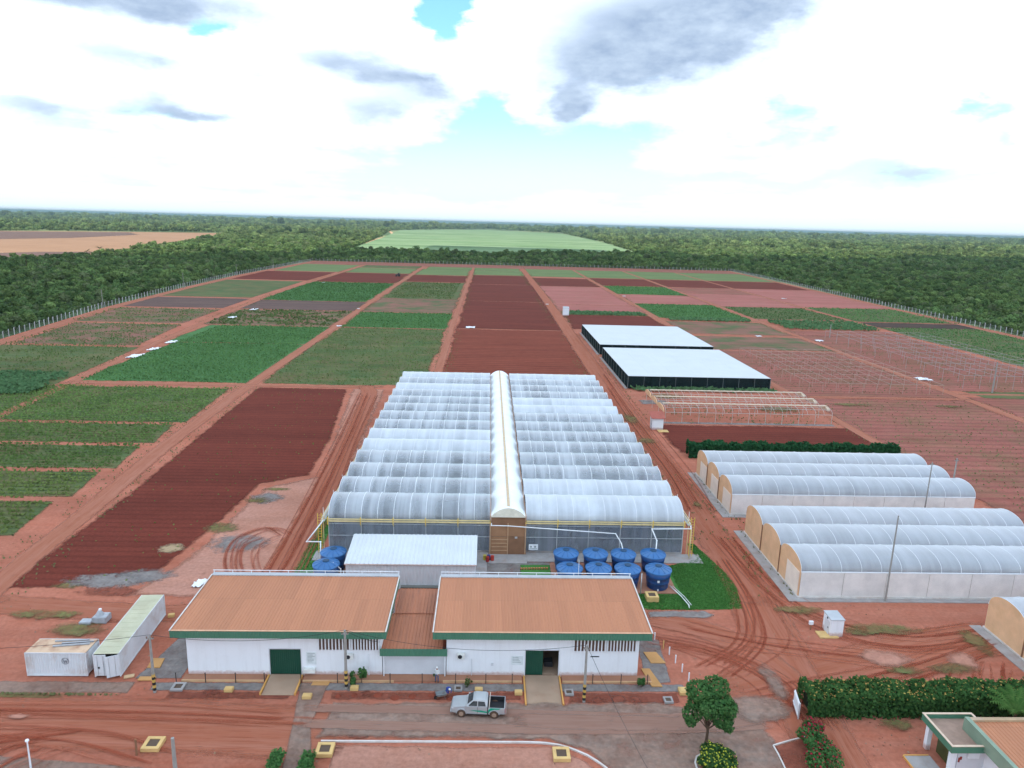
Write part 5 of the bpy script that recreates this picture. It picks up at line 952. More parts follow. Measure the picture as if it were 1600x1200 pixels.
sheet('planting_bed', [gp(1262, 1153), gp(1208, 1167), gp(1228, 1205), gp(1245, 1245), gp(1330, 1245)], M['wet'], 0.125, .3); sheet('planting_bed', [gp(1102, 1179), gp(1088, 1186), gp(1092, 1212), gp(1110, 1260), gp(1170, 1260), gp(1150, 1175)], M['wet'], 0.125, .3)
M_MAT = mat('ochre_paving', (.5, .30, .13), .9, .12, .8)
for q in ([(17.9, 69.6), (19.3, 69.6), (19.9, 67.6), (18.3, 67.6)], [(17.0, 66.6), (17.9, 66.6), (18.6, 63.6), (17.5, 63.6)], [(-34.8, 68.0), (-33.5, 68.0), (-33.3, 66.4), (-34.6, 66.4)], [(-34.6, 64.9), (-33.0, 64.9), (-33.0, 64.3), (-34.6, 64.3)], [(-17.0, 64.2), (-15.3, 64.2), (-15.4, 63.6), (-17.1, 63.6)]):
    o = MB().prism(q, 0.05, 0.14).build('ochre_paving', M_MAT); o['kind'] = 'structure'

# ------------------------------------------------------------------ blue water tanks and their pipes
M_BLUE = mat('blue_fibreglass', (0.012, 0.080, 0.31), 0.4, 0.10, 1.2, spec=.45, dirt=(0.10, 0.15, 0.24), dirt_amt=.45); M_LBLUE = mat('blue_lid', (0.016, 0.135, 0.42), 0.38, 0.10, 1.0, spec=.5, dirt=(0.12, 0.22, 0.34), dirt_amt=.35)
M_PADR = mat('red_brick_pad', (0.36, 0.19, 0.145), .9, .12, 1.5)
def tank_meshes():
    body = MB().lathe([(0, 0.02), (1.32, 0.02), (1.38, .12), (1.46, .9), (1.50, .92), (1.50, 1.0), (1.55, 1.7), (1.60, 1.72), (1.60, 1.8), (1.66, 2.45), (1.60, 2.45)], 36).mesh('body', M_BLUE, (0, 0, 0), True)
    lid = MB().lathe([(1.74, 2.38), (1.74, 2.48), (1.62, 2.52), (1.0, 2.74), (.42, 2.90), (.40, 2.90)], 36)
    for k in range(12):
        a = 2 * math.pi * k / 12; lid.add([(math.cos(a + d) * r_, math.sin(a + d) * r_, z) for r_, z, d in ((1.6, 2.525, -.03), (1.6, 2.525, .03), (.5, 2.88, .08), (.5, 2.88, -.08), (1.6, 2.58, -.02), (1.6, 2.58, .02), (.5, 2.94, .05), (.5, 2.94, -.05))], [(4, 5, 6, 7), (0, 1, 5, 4), (1, 2, 6, 5), (3, 0, 4, 7)])
    lm = lid.mesh('lid', M_LBLUE, (0, 0, 0), True); hm = MB().lathe([(.44, 2.86), (.44, 2.97), (.36, 3.0), (0, 3.0)], 20).mesh('hatch', mat('dark_blue_hatch', (.012, .06, .15), .5), (0, 0, 0), True)
    sk = MB().box(-.14, .14, -1.62, -1.50, 1.30, 1.58).mesh('sticker', mat('white_sticker', (.75, .78, .8), .6)); vb = MB().cyl((0, -1.45, .25), (0, -1.75, .25), .06).box(-.07, .07, -1.72, -1.66, .25, .42).mesh('outlet', M_WHITEP)
    return body, lm, hm, sk, vb
TM = tank_meshes()
names = {(0, 0): 'blue water tank, front row, first from the sheds', (1, 0): 'blue water tank, front row, second of four', (2, 0): 'blue water tank, front row, third of four', (3, 0): 'blue water tank, front row, nearest to the lawn'}
for k, (x, y, lab) in enumerate(((11.2, 84.3, 'blue water tank, first in the front row of four'), (15.0, 84.4, 'blue water tank, second in the front row of four'), (18.8, 84.3, 'blue water tank, third in the front row of four'), (22.8, 84.2, 'blue water tank at the lawn end of the front row, white sticker'), (11.2, 88.6, 'blue water tank, first in the back row of four'), (15.2, 88.6, 'blue water tank, second in the back row of four'), (19.0, 88.5, 'blue water tank, third in the back row, under a white pipe'), (23.1, 88.6, 'blue water tank at the lawn end of the back row'), (-20.0, 88.2, 'farther of two blue water tanks beside the white shed'), (-20.2, 84.7, 'nearer of two blue water tanks beside the white shed'))):
    t = root('water_tank', (x, y, .16), lab, 'water tank', 'blue water tanks', R(random.uniform(-12, 12)))
    for nm, me in zip(('body', 'lid', 'hatch', 'sticker', 'outlet'), TM):
        if nm == 'sticker' and k not in (2, 3, 9): continue
        inst(nm, me, t)
for q in (rect(9.2, 25.1, 82.4, 90.4), rect(-22, -18.2, 82.8, 90)):
    o = MB().prism(q, 0.03, .16).build('tank_pad', M_PADR); o['kind'] = 'structure'
def pipe(pts, r_, label, m_=M_WHITEP, name='water_pipe'):
    g = root(name, (pts[0][0], pts[0][1], 0), label, 'pipe'); 
    for i, (a, b) in enumerate(zip(pts, pts[1:])): MB().cyl(a, b, r_, r_, 8).build('pipe_run', m_, g, smooth=True)
    for p in pts[1:-1]: MB().lathe([(0, -r_ * 1.4), (r_ * 1.35, -r_ * .7), (r_ * 1.35, r_ * .7), (0, r_ * 1.4)], 8, p).build('elbow', m_, g)
pipe([(1.05, 92.4, 5.1), (1.05, 92.4, 4.75), (3.4, 92.4, 4.72), (18.4, 91.6, 4.1), (19.0, 90.2, 3.3), (19.0, 88.6, 2.9)], .07, 'white pipe from the corridor gutter down to the back row tanks'); pipe([(29.2, 92.6, 5.0), (29.2, 92.4, 4.6), (23.6, 92.2, 4.6), (24.0, 90.6, 3.6), (23.6, 89.2, 2.8)], .08, 'white elbowed pipe from the greenhouse corner to a tank'); pipe([(29.25, 92.3, 0.1), (29.25, 92.3, 4.6)], .07, 'cream vertical pipe at the greenhouse corner', M_PYEL)
pipe([(-22.4, 92.9, 5.0), (-22.6, 92.7, 4.7), (-24.3, 91.2, 2.6), (-22.4, 91.2, 2.6), (-22.2, 90, .3)], .08, 'white drain pipe stepping down at the greenhouse corner by two tanks'); pipe([(-19.3, 84.6, 2.9), (-18.2, 84.0, 2.3), (-18.2, 84.0, .2)], .05, 'thin white pipe leaving the nearer small tank'); pipe([(24.4, 84, .35), (25.2, 81.4, .35), (25.6, 79.2, .35), (25.6, 78.9, .1)], .06, 'white pipe lying across the lawn from the tanks'); pipe([(24.8, 84, .3), (25.6, 81.4, .3), (25.95, 79.3, .3)], .04, 'second white pipe lying beside the first on the lawn')
pipe([(20.2, 82.2, .1), (20.2, 82.2, 3.0)], .06, 'short grey standpipe before the front row tanks', M_GALV); pipe([(11.5, 78.2, .1), (11.5, 78.2, 6.8)], .035, 'thin tall mast behind the right hand shed', M_GALV)
g = root('small_pipe_rack', (5.2, 88.6, 0), 'row of small orange pots on the little lawn', 'plant pots')
pm = MB().lathe([(0, 0), (.10, 0), (.14, .25), (.11, .25), (0, .2)], 10).mesh('pot', mat('orange_pot', (.5, .22, .12), .8))
for i in range(11): inst('pot', pm, g, (.35 * i, .02 * i, .05))
def drums():
    for i, (x, y, c, nm) in enumerate(((.2, 91.3, (.45, .4, .08), 'yellow'), (.75, 91.3, (.02, .05, .25), 'dark blue'), (1.25, 91.1, (.42, .05, .04), 'red'), (.6, 90.8, (.35, .04, .04), 'dark red'))):
        b = MB().lathe([(0, 0), (.24, 0), (.25, .2), (.24, .22), (.25, .44), (.24, .46), (.24, .7), (0, .7)], 16, (x, y, .12)); o = b.build('drum', mat('drum_' + nm.replace(' ', '_'), c, .5)); tag(o, 'small %s drum standing by the greenhouse door' % nm, 'drum', 'drums by the greenhouse door')
drums()
o = MB().box(6.4, 7.7, 92.86, 92.92, .9, 1.75).build('notice_sign', mat('white_notice_sign', (.78, .8, .82), .6)); tag(o, 'white notice sign on the greenhouse wall beside the doors', 'sign'); 
MB().cyl((6.7, 92.855, 1.4), (6.7, 92.845, 1.4), .16, .16, 12).cyl((7.3, 92.855, 1.4), (7.3, 92.845, 1.4), .16, .16, 12).box(6.5, 7.6, 92.845, 92.857, 1.05, 1.14).build('print', mat('sign_print', (.3, .38, .42), .7), o)

# ------------------------------------------------------------------ containers and scrap
M_CW = mat('chalky_white_steel', (0.66, 0.67, 0.68), 0.6, 0.05, 0.7, dirt=(0.45, 0.33, 0.26), dirt_amt=.5); M_RUST = mat('rusty_white_roof', (0.60, 0.47, 0.37), .8, .1, .5, dirt=(0.24, 0.07, 0.035), dirt_amt=1.0); M_CGR = mat('greenish_cream_roof', (0.48, 0.50, 0.38), .7, .10, .5, dirt=(.36, .34, .25), dirt_amt=.6); M_STEELD = mat('dark_steel', (.06, .06, .065), .6)
def container(name, L_, loc, rz, label, roofm, rust_end=False, doors=True):
    g = root(name, loc, label, 'container', rz=rz); w, h = 2.44, 2.6      # local x = length for 'side', origin at the front left corner
    b = MB(); n = int(L_ / .28); p = L_ / n
    for y, s_ in ((0, 1), (w, -1)):
        xs = []
        for i in range(n): xs += [(p * i, 0), (p * (i + .4), 0), (p * (i + .5), .04 * s_), (p * (i + .9), .04 * s_)]
        xs.append((L_, 0)); k = len(xs); b.add([(x, y + d, .15) for x, d in xs] + [(x, y + d, h - .02) for x, d in xs], [(i, i + 1, k + i + 1, k + i) for i in range(k - 1)])
    b.build('side_wall', M_CW, g, local=True)
    MB().box(-.03, L_ + .03, -.04, .06, 0, .16).box(-.03, L_ + .03, w - .06, w + .04, 0, .16).box(-.03, L_ + .03, -.04, .06, h - .1, h).box(-.03, L_ + .03, w - .06, w + .04, h - .1, h).build('side_rail', M_CW, g, local=True)
    for x in (-.04, L_ - .08):
        for y in (-.05, w - .07): MB().box(x, x + .12, y, y + .12, 0, h).build('corner_post', M_CW, g, local=True)
    rf = MB().box(0, L_, .03, w - .03, h - .03, h + .01); 
    for i in range(int(L_ / .9)): rf.box(.3 + .9 * i, .36 + .9 * i, .2, w - .2, h + .01, h + .03)
    rf.build('roof', roofm, g, local=True); MB().box(0, L_, .05, w - .05, .1, .16).build('floor', M_STEELD, g, local=True)
    return g, w, h
g, w, h = container('shipping_container', 5.95, (-45.8, 65.0, 0.1), 0, 'short white shipping container with rust patches on its roof', M_RUST)
MB().box(5.92, 5.98, .1, w - .1, .16, h - .1).box(-.02, .02, .1, w - .1, .16, h - .1).build('end_wall', mat('rust_streaked_end', (.62, .62, .62), .7, .1, 1, dirt=(.28, .12, .07), dirt_amt=.9), g, local=True)
em = mat('grey_emblem', (.16, .17, .2), .7); b = MB()
for k in range(20): a = 2 * math.pi * k / 20; a2 = a + .33; b.add([(3.9 + .36 * math.cos(a), -.05, 1.7 + .36 * math.sin(a)), (3.9 + .36 * math.cos(a2), -.05, 1.7 + .36 * math.sin(a2)), (3.9 + .31 * math.cos(a2), -.05, 1.7 + .31 * math.sin(a2)), (3.9 + .31 * math.cos(a), -.05, 1.7 + .31 * math.sin(a))], [(0, 1, 2, 3)])
for (x0, z0, x1, z1) in ((-.22, .2, -.1, -.2), (-.1, -.2, 0, .08), (0, .08, .1, -.2), (.1, -.2, .22, .2)): b.add([(3.9 + x0 - .03, -.05, 1.7 + z0), (3.9 + x0 + .03, -.05, 1.7 + z0), (3.9 + x1 + .03, -.05, 1.7 + z1), (3.9 + x1 - .03, -.05, 1.7 + z1)], [(0, 1, 2, 3)])
b.build('emblem', em, g, local=True)
for i, (x0, y0, x1, y1, r_, d_) in enumerate(((-43.6, 66.0, -40.2, 66.5, .09, 'longest'), (-43.0, 66.5, -40.0, 66.9, .08, 'middle'), (-43.9, 66.9, -40.6, 67.2, .07, 'thinnest'))):
    dv = Vector((y1 - y0, x0 - x1)).normalized() * r_; o = MB().prism([(x0 - dv.x, y0 - dv.y), (x1 - dv.x, y1 - dv.y), (x1 + dv.x, y1 + dv.y), (x0 + dv.x, y0 + dv.y)], 2.745, 2.86).build('steel_beam', mat('grey_beam', (.36, .37, .39), .7)); tag(o, '%s of three grey beams lying on the short container' % d_, 'beam', 'beams on the container')
g, w, h = container('shipping_container', 11.6, (-36.55, 64.95, 0.1), R(93), 'long white shipping container with a greenish roof and one door ajar', M_CGR)
MB().box(11.58, 11.62, .1, w - .1, .16, h - .1).build('end_wall', M_CW, g, local=True)
d1 = MB().box(-.07, -.01, w / 2 + .02, w - .08, .16, h - .12).build('door', M_CW, g, local=True); d2 = MB().box(0, 1.14, -.03, .03, .16, h - .12).build('door', M_CW, g, local=True); d2.location = (-.05, .06, 0); d2.rotation_euler[2] = R(112)
for dd, y0 in ((d1, w / 2 + .3), (d1, w - .35)): MB().cyl((-.1, y0, .2), (-.1, y0, h - .15), .025).build('lock_rod', M_GALV, dd, local=True)
for x in (.3, .85): MB().cyl((x, .06, .2), (x, .06, h - .15), .025).build('lock_rod', M_GALV, d2, local=True)
MB().box(-.112, -.10, w - .55, w - .35, 1.0, 1.2).build('marking', M_STEELD, g, local=True)
M_SCR = mat('grey_scrap_steel', (.38, .40, .43), .6, .15, 2)
for nm, a, lab in (('hopper', [((-45.6, 74.6), (1.0, .7), .55, 0)], None),):
    g = root('scrap_machine', (-44.6, 75, 0), 'grey scrapped machine part lying on the bare yard', 'machine part'); MB().box(-44.6, -43.0, 74.6, 75.9, 0.05, .8).build('housing', M_SCR, g, bevel=.05); MB().box(-45.9, -44.6, 74.3, 75.2, .05, .4).build('tray', M_SCR, g, bevel=.03); MB().cyl((-44.0, 75.3, .8), (-44.0, 75.3, 1.35), .5, .16, 14).build('hood', M_SCR, g); MB().lathe([(0, 0), (.16, .05), (.16, .25), (0, .3)], 12, (-43.9, 75.3, 1.3)).build('cap', M_WSTEEL, g)
    MB().box(-46.2, -44.9, 73.9, 74.1, .05, .2).build('arm', M_SCR, g)
def lump(name, x, y, w, d, h, m_, label, cat, rz=0, z=0.04):
    o = MB().box(-w / 2, w / 2, -d / 2, d / 2, 0, h).build(name, m_, bevel=min(w, d, h) * .12); o.location = (x, y, z); o.rotation_euler[2] = rz; return tag(o, label, cat)
lump('stone_block', *gp(268, 964), .7, .5, .35, M_YCONC, 'small yellow block on the ground behind the long container', 'block', .2); lump('timber_offcut', *gp(202, 1058), .95, .5, .12, mat('pale_timber', (.55, .42, .28), .8), 'pale timber offcut lying beside the long container', 'timber', .35); lump('timber_pallet', *gp(123, 990), 1.5, 1.0, .14, mat('old_timber', (.28, .22, .13), .9), 'weathered pallet flat on the ground behind the short container', 'pallet', -.3)
def bags():
    for i, (px, py, lab) in enumerate(((318, 911, 'larger of two crumpled white plastic sheets behind the packing shed'), (309, 915, 'smaller of two crumpled white plastic sheets behind the packing shed'))):
        x, y = gp(px, py); r = np.random.default_rng(i); b = MB(); n = 7
        vs = [(x + (u_ - 3) * .3 * (1 - .3 * i), y + (v_ - 3) * .22, .06 + .28 * r.random()) for v_ in range(n) for u_ in range(n)]; b.add(vs, [(v_ * n + u_, v_ * n + u_ + 1, (v_ + 1) * n + u_ + 1, (v_ + 1) * n + u_) for v_ in range(n - 1) for u_ in range(n - 1)]); tag(b.build('plastic_sheet', mat('white_plastic', (.75, .74, .74), .5)), lab, 'plastic sheet')
bags()

# ------------------------------------------------------------------ poles, posts and wires
M_POLE = mat('weathered_pole', (0.30, 0.29, 0.27), .9, .12, 2); M_BLK = mat('black_paint', (.02, .02, .02), .6); M_YB = mat('yellow_band', (.55, .40, .12), .7); M_WIRE = mat('black_cable', (.03, .03, .03), .7)
def pole(x, y, h, label, r0=.16, stripes=True, arm=True, z0=0.0, m_=M_POLE, lean=(0, 0)):
    g = root('utility_pole', (x, y, z0), label, 'pole'); top = (x + lean[0], y + lean[1], z0 + h)
    MB().cyl((x, y, z0), top, r0, r0 * .68, 10).build('shaft', m_, g, smooth=False)
    if stripes:
        for k in range(6): z = .25 + .3 * k; MB().cyl((x, y, z), (x, y, z + .3), r0 * 1.06, r0 * 1.04, 10, False).build('band', M_BLK if k % 2 == 0 else M_YB, g)
    if arm:
        MB().box(top[0] - .35, top[0] + .35, top[1] - .06, top[1] + .06, top[2] - .45, top[2] - .35).build('crossarm', M_POLE, g)
        for dx in (-.28, 0, .28): MB().lathe([(0, 0), (.06, 0), (.08, .06), (.04, .16), (0, .17)], 8, (top[0] + dx, top[1], top[2] - .35)).build('insulator', mat('brown_insulator', (.16, .10, .08), .4), g)
    return top
p1 = pole(-32.1, 62.6, 6.3, 'striped-foot utility pole beside the long container'); p2 = pole(-13.5, 63.3, 6.5, 'striped-foot utility pole before the shed with the shut door'); p3 = pole(10.2, 61.3, 6.3, 'striped-foot utility pole before the shed with the open door')
p4 = pole(-24.9, 50.6, 4.6, 'bare grey pole cut off by the bottom edge of the picture', .2, False, False); lp = pole(-37.6, 52.2, 3.0, 'thin white lamp post at the lower left corner', .08, False, False, m_=M_WSTEEL)
lm_ = [o for o in COL.objects if o.name.startswith('utility_pole')][-1]; lm_.name = 'lamp_post'; lm_['category'] = 'lamp post'; MB().lathe([(0, 0), (.16, .02), (.13, .14), (0, .16)], 10, (lp[0], lp[1], lp[2] - .03)).build('lamp_head', M_WSTEEL, lm_)
p5 = pole(51.5, 81.0, 11.8, 'tall grey pole in front of the nearest tunnel greenhouse', .12, False, False); p6 = pole(72.5, 107.4, 10.0, 'tall grey pole rising between the two tunnel blocks', .12, False, True); p7 = pole(81.9, 115, 8.2, 'grey pole at the far end of the tunnel greenhouses', .16, False, True)
pole(*gp(1550, 614), 9.5, 'tall pale pole standing among the grey trellis', .25, False, False); pole(*gp(1296, 528), 6, 'pole at the corner of the grey trellis', .22, False, False)
for i, (px, py, h) in enumerate(((166, 481, 9), (291, 451, 10), (373, 431, 9), (430, 421, 9))):
    x, y = gp(px, py); pole(x - 1.5, y, h, 'power pole by the western fence, %s from the near end' % ['first', 'second', 'third', 'fourth'][i], .16, False, True)
def wire(a, b, sag, label, r_=.02):
    n = 14; pts = [tuple(Vector(a).lerp(Vector(b), i / n) - Vector((0, 0, sag * 4 * (i / n) * (1 - i / n)))) for i in range(n + 1)]
    o = MB().tube(pts, r_, 4).build('power_cable', M_WIRE); tag(o, label, 'cable')
wire(p1, p2, .9, 'black cable slung from the container pole to the middle pole'); wire(p2, p3, 1.3, 'black cable slung between the two poles before the sheds'); wire(p3, (14.5, 44, 3.5), .6, 'black cable running from the right pole over the road'); wire(p2, (-10.4, 65.2, 4.0), .25, 'short black service cable from the middle pole to the shed'); wire(p1, (-70, 61, 6.2), 1.2, 'black cable leaving the container pole westwards')
pmesh = MB().box(-.035, .035, -.035, .035, 0, 1.05).mesh('chain_post', mat('dark_iron', (.05, .04, .04), .7)); cap = MB().box(-.05, .05, -.05, .05, 1.05, 1.1).mesh('post_cap', M_BLK)
lab = ('western end of the shed walk', 'before the blank white wall', 'left of the shut green door', 'right of the shut green door', 'beside the notice basin', 'near the two shrubs', 'before the linking wall', 'beside the standing worker', 'right of the standing worker', 'before the wall meter box', 'left of the open door ramp', 'right of the open door ramp', 'before the right hand louvres', 'at the eastern end of the shed walk')
for i, px in enumerate((276, 322, 369, 414, 471, 528, 610, 660, 712, 759, 800, 925, 969, 1010)):
    x, y = gp(px, 1066); o = root('iron_post', (x, 64.1, .03), 'dark iron post ' + lab[i], 'post', 'iron posts along the shed walk'); inst('shaft', pmesh, o); inst('cap', cap, o)
bm_ = MB().cyl((0, 0, 0), (0, 0, .95), .07, .07, 8).mesh('bollard', M_WSTEEL); by = MB().cyl((0, 0, 0), (0, 0, 1.0), .07, .07, 8).mesh('bollard', M_YCONC)
for i, (x, y) in enumerate(((19.7, 72.1), (20.3, 70.4), (20.7, 69.3), (21.0, 67.8), (21.3, 66.2), (21.6, 64.7))):
    tag(inst('bollard', by if i == 1 else bm_, None, (x, y, 0)), ['white bollard farthest along the yard edge by the shed', 'yellow bollard in the row of white ones', 'white bollard just before the yellow one', 'fourth bollard of the row east of the shed', 'fifth bollard of the row east of the shed', 'nearest white bollard of the row, by the tree'][i], 'bollard', 'bollards east of the shed')
# yellow inspection boxes
def manhole(px, py, s, label, open_=True, grey=False, h=.35, rz=0):
    x, y = gp(px, py); m_ = M_CONC if grey else M_YCONC; g = root('inspection_box', (x, y, .05), label, 'inspection box', 'inspection boxes', rz); t = s * .2
    if open_:
        MB().box(-s, s, -s, -s + t * 2, 0, h).box(-s, s, s - t * 2, s, 0, h).box(-s, -s + t * 2, -s + t * 2, s - t * 2, 0, h).box(s - t * 2, s, -s + t * 2, s - t * 2, 0, h).build('rim', m_, g, local=True); MB().box(-s + t * 2, s - t * 2, -s + t * 2, s - t * 2, 0, h - .06).build('cover', mat('dark_iron_cover', (.10, .075, .06), .8), g, local=True)
    else:
        MB().box(-s, s, -s * .7, s * .7, 0, h).build('block', m_, g, local=True, bevel=.03); MB().box(-s * .8, s * .8, -s * .5, s * .5, h, h + .04).build('cover', m_, g, local=True)
for a in ((240, 1166, .78, 'yellow inspection box with a dark cover beside the bare grey pole'), (508, 1175, .75, 'yellow inspection box next to the garden path'), (877, 1182, .75, 'yellow inspection box inside the curved kerb'), (1018, 937, .75, 'tall yellow inspection box on the lawn by the tanks', True, False, .7)): manhole(*a)
for a in ((480, 1091, .45, 'small yellow box beside the garden path start', False), (554, 1078, .4, 'small yellow box by the middle pole', False), (358, 1080, .42, 'small yellow box in the strip before the blank wall', False), (279, 1075, .6, 'pale grey drain box near the container pole', True, True, .2), (748, 1081, .4, 'small yellow box behind the pickup roof', False), (810, 1085, .38, 'small yellow box left of the long ramp', False), (1071, 1083, .7, 'yellow block half hidden behind the round tree', False), (889, 1084, .45, 'grey drain box right of the long ramp', True, True, .2), (1044, 1096, .45, 'grey drain box at the end of the planting strip', True, True, .2), (716, 1078, .4, 'grey drain box behind the crouching worker', True, True, .2)): manhole(*a)
o = tag(MB().box(-.07, .07, -.07, .07, 0, 1.6).build('marker_post', M_DBROWN), 'dark thin marker post on the dirt by the yellow box', 'post'); o.location = (*gp(214, 1180), 0)
g = root('meter_post', (*gp(1266, 984), 0), 'small white meter box on a short post in the yard', 'meter box'); MB().box(-.06, .06, -.06, .06, 0, .7).build('post', M_DBROWN, g, local=True); MB().box(-.25, .25, -.12, .12, .7, 1.15).build('box', M_WSTEEL, g, local=True, bevel=.02)
g = root('garden_gate', (*gp(1243, 1112), 0), 'white board leaf standing at the end of the hedge', 'gate', rz=R(78))
for i in range(4): MB().box(-1.1 + .55 * i + .02, -.55 + .55 * i - .02, -.04, .04, .15, 1.7).build('board', M_WSTEEL, g, local=True)
for z in (.4, 1.45): MB().box(-1.12, 1.12, .04, .09, z, z + .1).build('rail', M_WSTEEL, g, local=True)
MB().box(-1.2, -1.1, -.06, .06, 0, 1.8).build('post', M_GALV, g, local=True)
for i, (px, py, w_) in enumerate(((212, 557, 7), (241, 546, 6), (268, 535, 6), (364, 496, 7), (397, 484, 6), (1042, 512, 0), (530, 510, 4), (575, 513, 0), (735, 512, 9), (1280, 533, 7), (1185, 526, 5), (975, 463, 4), (1225, 467, 6), (1442, 593, 9), (555, 428, 0), (505, 442, 5), (862, 530, 0), (855, 476, 3), (560, 483, 3))):
    if not w_: continue
    x, y = gp(px, py); w_ = w_ * .5; r = np.random.default_rng(i); n = 9; b = MB(); vs = [(x + (u_ - 4) * w_ / 9 + r.normal(0, .15), y + (v_ - 4) * (w_ * .22 if px < 500 else w_ * .12) + r.normal(0, .1) + (u_ - 4) * w_ * (.05 if px < 500 else 0), .10 + .35 * r.random()) for v_ in range(n) for u_ in range(n)]
    b.add(vs, [(v_ * n + u_, v_ * n + u_ + 1, (v_ + 1) * n + u_ + 1, (v_ + 1) * n + u_) for v_ in range(n - 1) for u_ in range(n - 1)])
    wl = {212: 'nearest white sheet heap on the outer western track', 241: 'second white sheet heap on the outer western track', 268: 'third white sheet heap on the outer western track', 364: 'fourth white sheet heap, before the mulched plot', 397: 'fifth white sheet heap, beside the mulched plot', 530: 'white sheet bundle on the inner western track', 735: 'long white sheet bundle at the edge of the central red field', 1280: 'white sheet heap beside the forage block', 1185: 'white sheet heap on the dry eastern plot', 975: 'white sheet bundle beyond the shade houses', 1225: 'white sheet heap on the far pale field', 1442: 'white sheets on the track between the trellises', 505: 'far white bundle by the red plots', 855: 'white bundle by the far end of the red fields', 560: 'small white bundle on the inner western track'}[px]
    tag(b.build('plastic_sheet', MATS['white_plastic']), wl, 'plastic sheet', 'white sheet heaps in the fields')
lump('grey_shelter', *gp(1535, 409), 26, 10, 4, M_RIDGE, 'grey shelter beside the far sand track in the woods', 'shelter')
g = root('tractor', (*gp(622, 432), 0), 'tiny dark tractor standing on the far red plot', 'tractor'); MB().box(-2.0, 1.2, -.6, .6, .9, 1.8).build('body', M_STEELD, g, local=True, bevel=.1); MB().box(-.2, 1.2, -.8, .8, 1.8, 3.0).build('cab', M_STEELD, g, local=True, bevel=.1)
for x, r_ in ((-1.5, .6), (.9, .95)):
    for y in (-.95, .7): MB().cyl((x, y, r_), (x, y + .3, r_), r_, r_, 14).build('wheel', M_BLK, g, local=True)

# ------------------------------------------------------------------ perimeter fences
M_POST = mat('whitewashed_concrete_post', (0.47, 0.47, 0.46), .85, .08, 1.0, rnd=.2)
fp = MB().box(-.09, .09, -.09, .09, 0, 2.5).add([(-.09, -.09, 2.5), (.09, -.09, 2.5), (.09, .09, 2.5), (-.09, .09, 2.5), (-.05, .25, 2.85), (.05, .25, 2.85), (.05, .33, 2.8), (-.05, .33, 2.8)], [(0, 1, 5, 4), (1, 2, 6, 5), (2, 3, 7, 6), (3, 0, 4, 7), (4, 5, 6, 7)]).mesh('fence_post', M_POST)
def fence(line, sp, label, sc=1.0):
    g = root('perimeter_fence', (line[0][0], line[0][1], 0), label, 'fence', 'white post perimeter fence'); pts = []; carry = 0
    for a, b in zip(line, line[1:]):
        a, b = Vector((*a, 0)), Vector((*b, 0)); d = (b - a).length; s_ = carry
        while s_ < d: pts.append(a.lerp(b, s_ / d)); s_ += sp
        carry = s_ - d
    for p in pts: inst('post', fp, g, p - g.location, random.uniform(-.1, .1), (sc, sc, random.uniform(.93, 1.05)))
    b = MB()
    for z in (.5, 1.0, 1.5, 2.0, 2.4): b.tube([(p.x, p.y, z) for p in pts], .012, 3)
    b.build('wire', M_GALV, g); return len(pts)
fence([p for p in FENCE_L], 4.0, 'white post fence along the western woodland', 1.15); fence([p for p in FENCE_R], 4.0, 'white post fence along the eastern woodland', 1.25); fence([(-193, 793), (26, 798), (170, 798), (270, 797)], 4.2, 'far white post fence in front of the tree line', 1.5)

# ------------------------------------------------------------------ planting near the buildings
M_TREE = leaf('tree_leaf', (0.045, 0.12, 0.04), (0.10, 0.19, 0.065), .4, .1, patch=.6); M_HEDGE = leaf('hedge_leaf', (0.03, 0.075, 0.025), (0.065, 0.125, 0.04), .3, .1, patch=.6); M_HFLW = leaf('hedge_flower', (.46, .22, .08), (.42, .34, .10), .3, .1); M_YFL = leaf('yellow_blossom', (.45, .42, .05), (.30, .34, .06), .3, .1); M_PINK = leaf('bougainvillea_bract', (.45, .035, .07), (.32, .03, .05), .35, .1); M_CORE = mat('shrub_inner_twigs', (.018, .03, .012), .95, .3, 2)
def foliage(name, lobes, n, size, m_, par, r, shell=.7, asp=.8):
    P, Nn = crown_pts(n, lobes, r, shell); Nn[:, 2] += .3; off = np.array(wloc(par)) if par else 0; return inst(name, cards_mesh(name, cards(P - off, Nn, np.full(n, size), asp, .5, r), m_), par)
def round_tree():
    x, y = 20.7, 55.6; g = root('round_tree', (x, y, 0), 'round-crowned green tree standing at the road corner', 'tree'); r = np.random.default_rng(12)
    MB().cyl((x, y, 0), (x + .05, y, 1.3), .16, .13, 8).cyl((x + .05, y, 1.3), (x - .1, y, 2.6), .13, .10, 8).build('trunk', M_BARK, g)
    b = MB()
    for (dx, dy, z) in ((-1.6, .3, 3.0), (1.7, -.2, 2.6), (-.8, .9, 4.6), (1.0, .6, 4.8), (.3, -1.2, 4.0), (-1.2, -.8, 3.8), (0, 0, 5.4)): b.cyl((x, y, 1.5), (x + dx * .5, y + dy * .5, (1.5 + z) / 2 + .2), .07, .05, 6).cyl((x + dx * .5, y + dy * .5, (1.5 + z) / 2 + .2), (x + dx, y + dy, z), .05, .02, 6)
    b.build('branches', M_BARK, g)
    lobes = [(x - .9, y + .3, 5.2, 1.3, 1.2, .95), (x + .6, y + .5, 5.5, 1.25, 1.2, .85), (x + .9, y - .3, 4.3, 1.2, 1.2, .9), (x - .2, y - .8, 4.3, 1.2, 1.0, .9), (x - 1.5, y, 3.2, .95, .9, .75), (x + 1.7, y, 3.6, .85, .9, 1.0), (x + 1.2, y - .2, 2.6, 1.0, .9, .65), (x + .4, y + .9, 3.6, 1.0, .9, .8), (x - 1.4, y - .1, 4.3, .7, .8, .5), (x - 1.7, y - .2, 2.4, .5, .5, .4), (x + 1.7, y - .4, 2.0, .5, .6, .45)]
    foliage('crown', lobes, 5600, .22, M_TREE, g, r, .72)
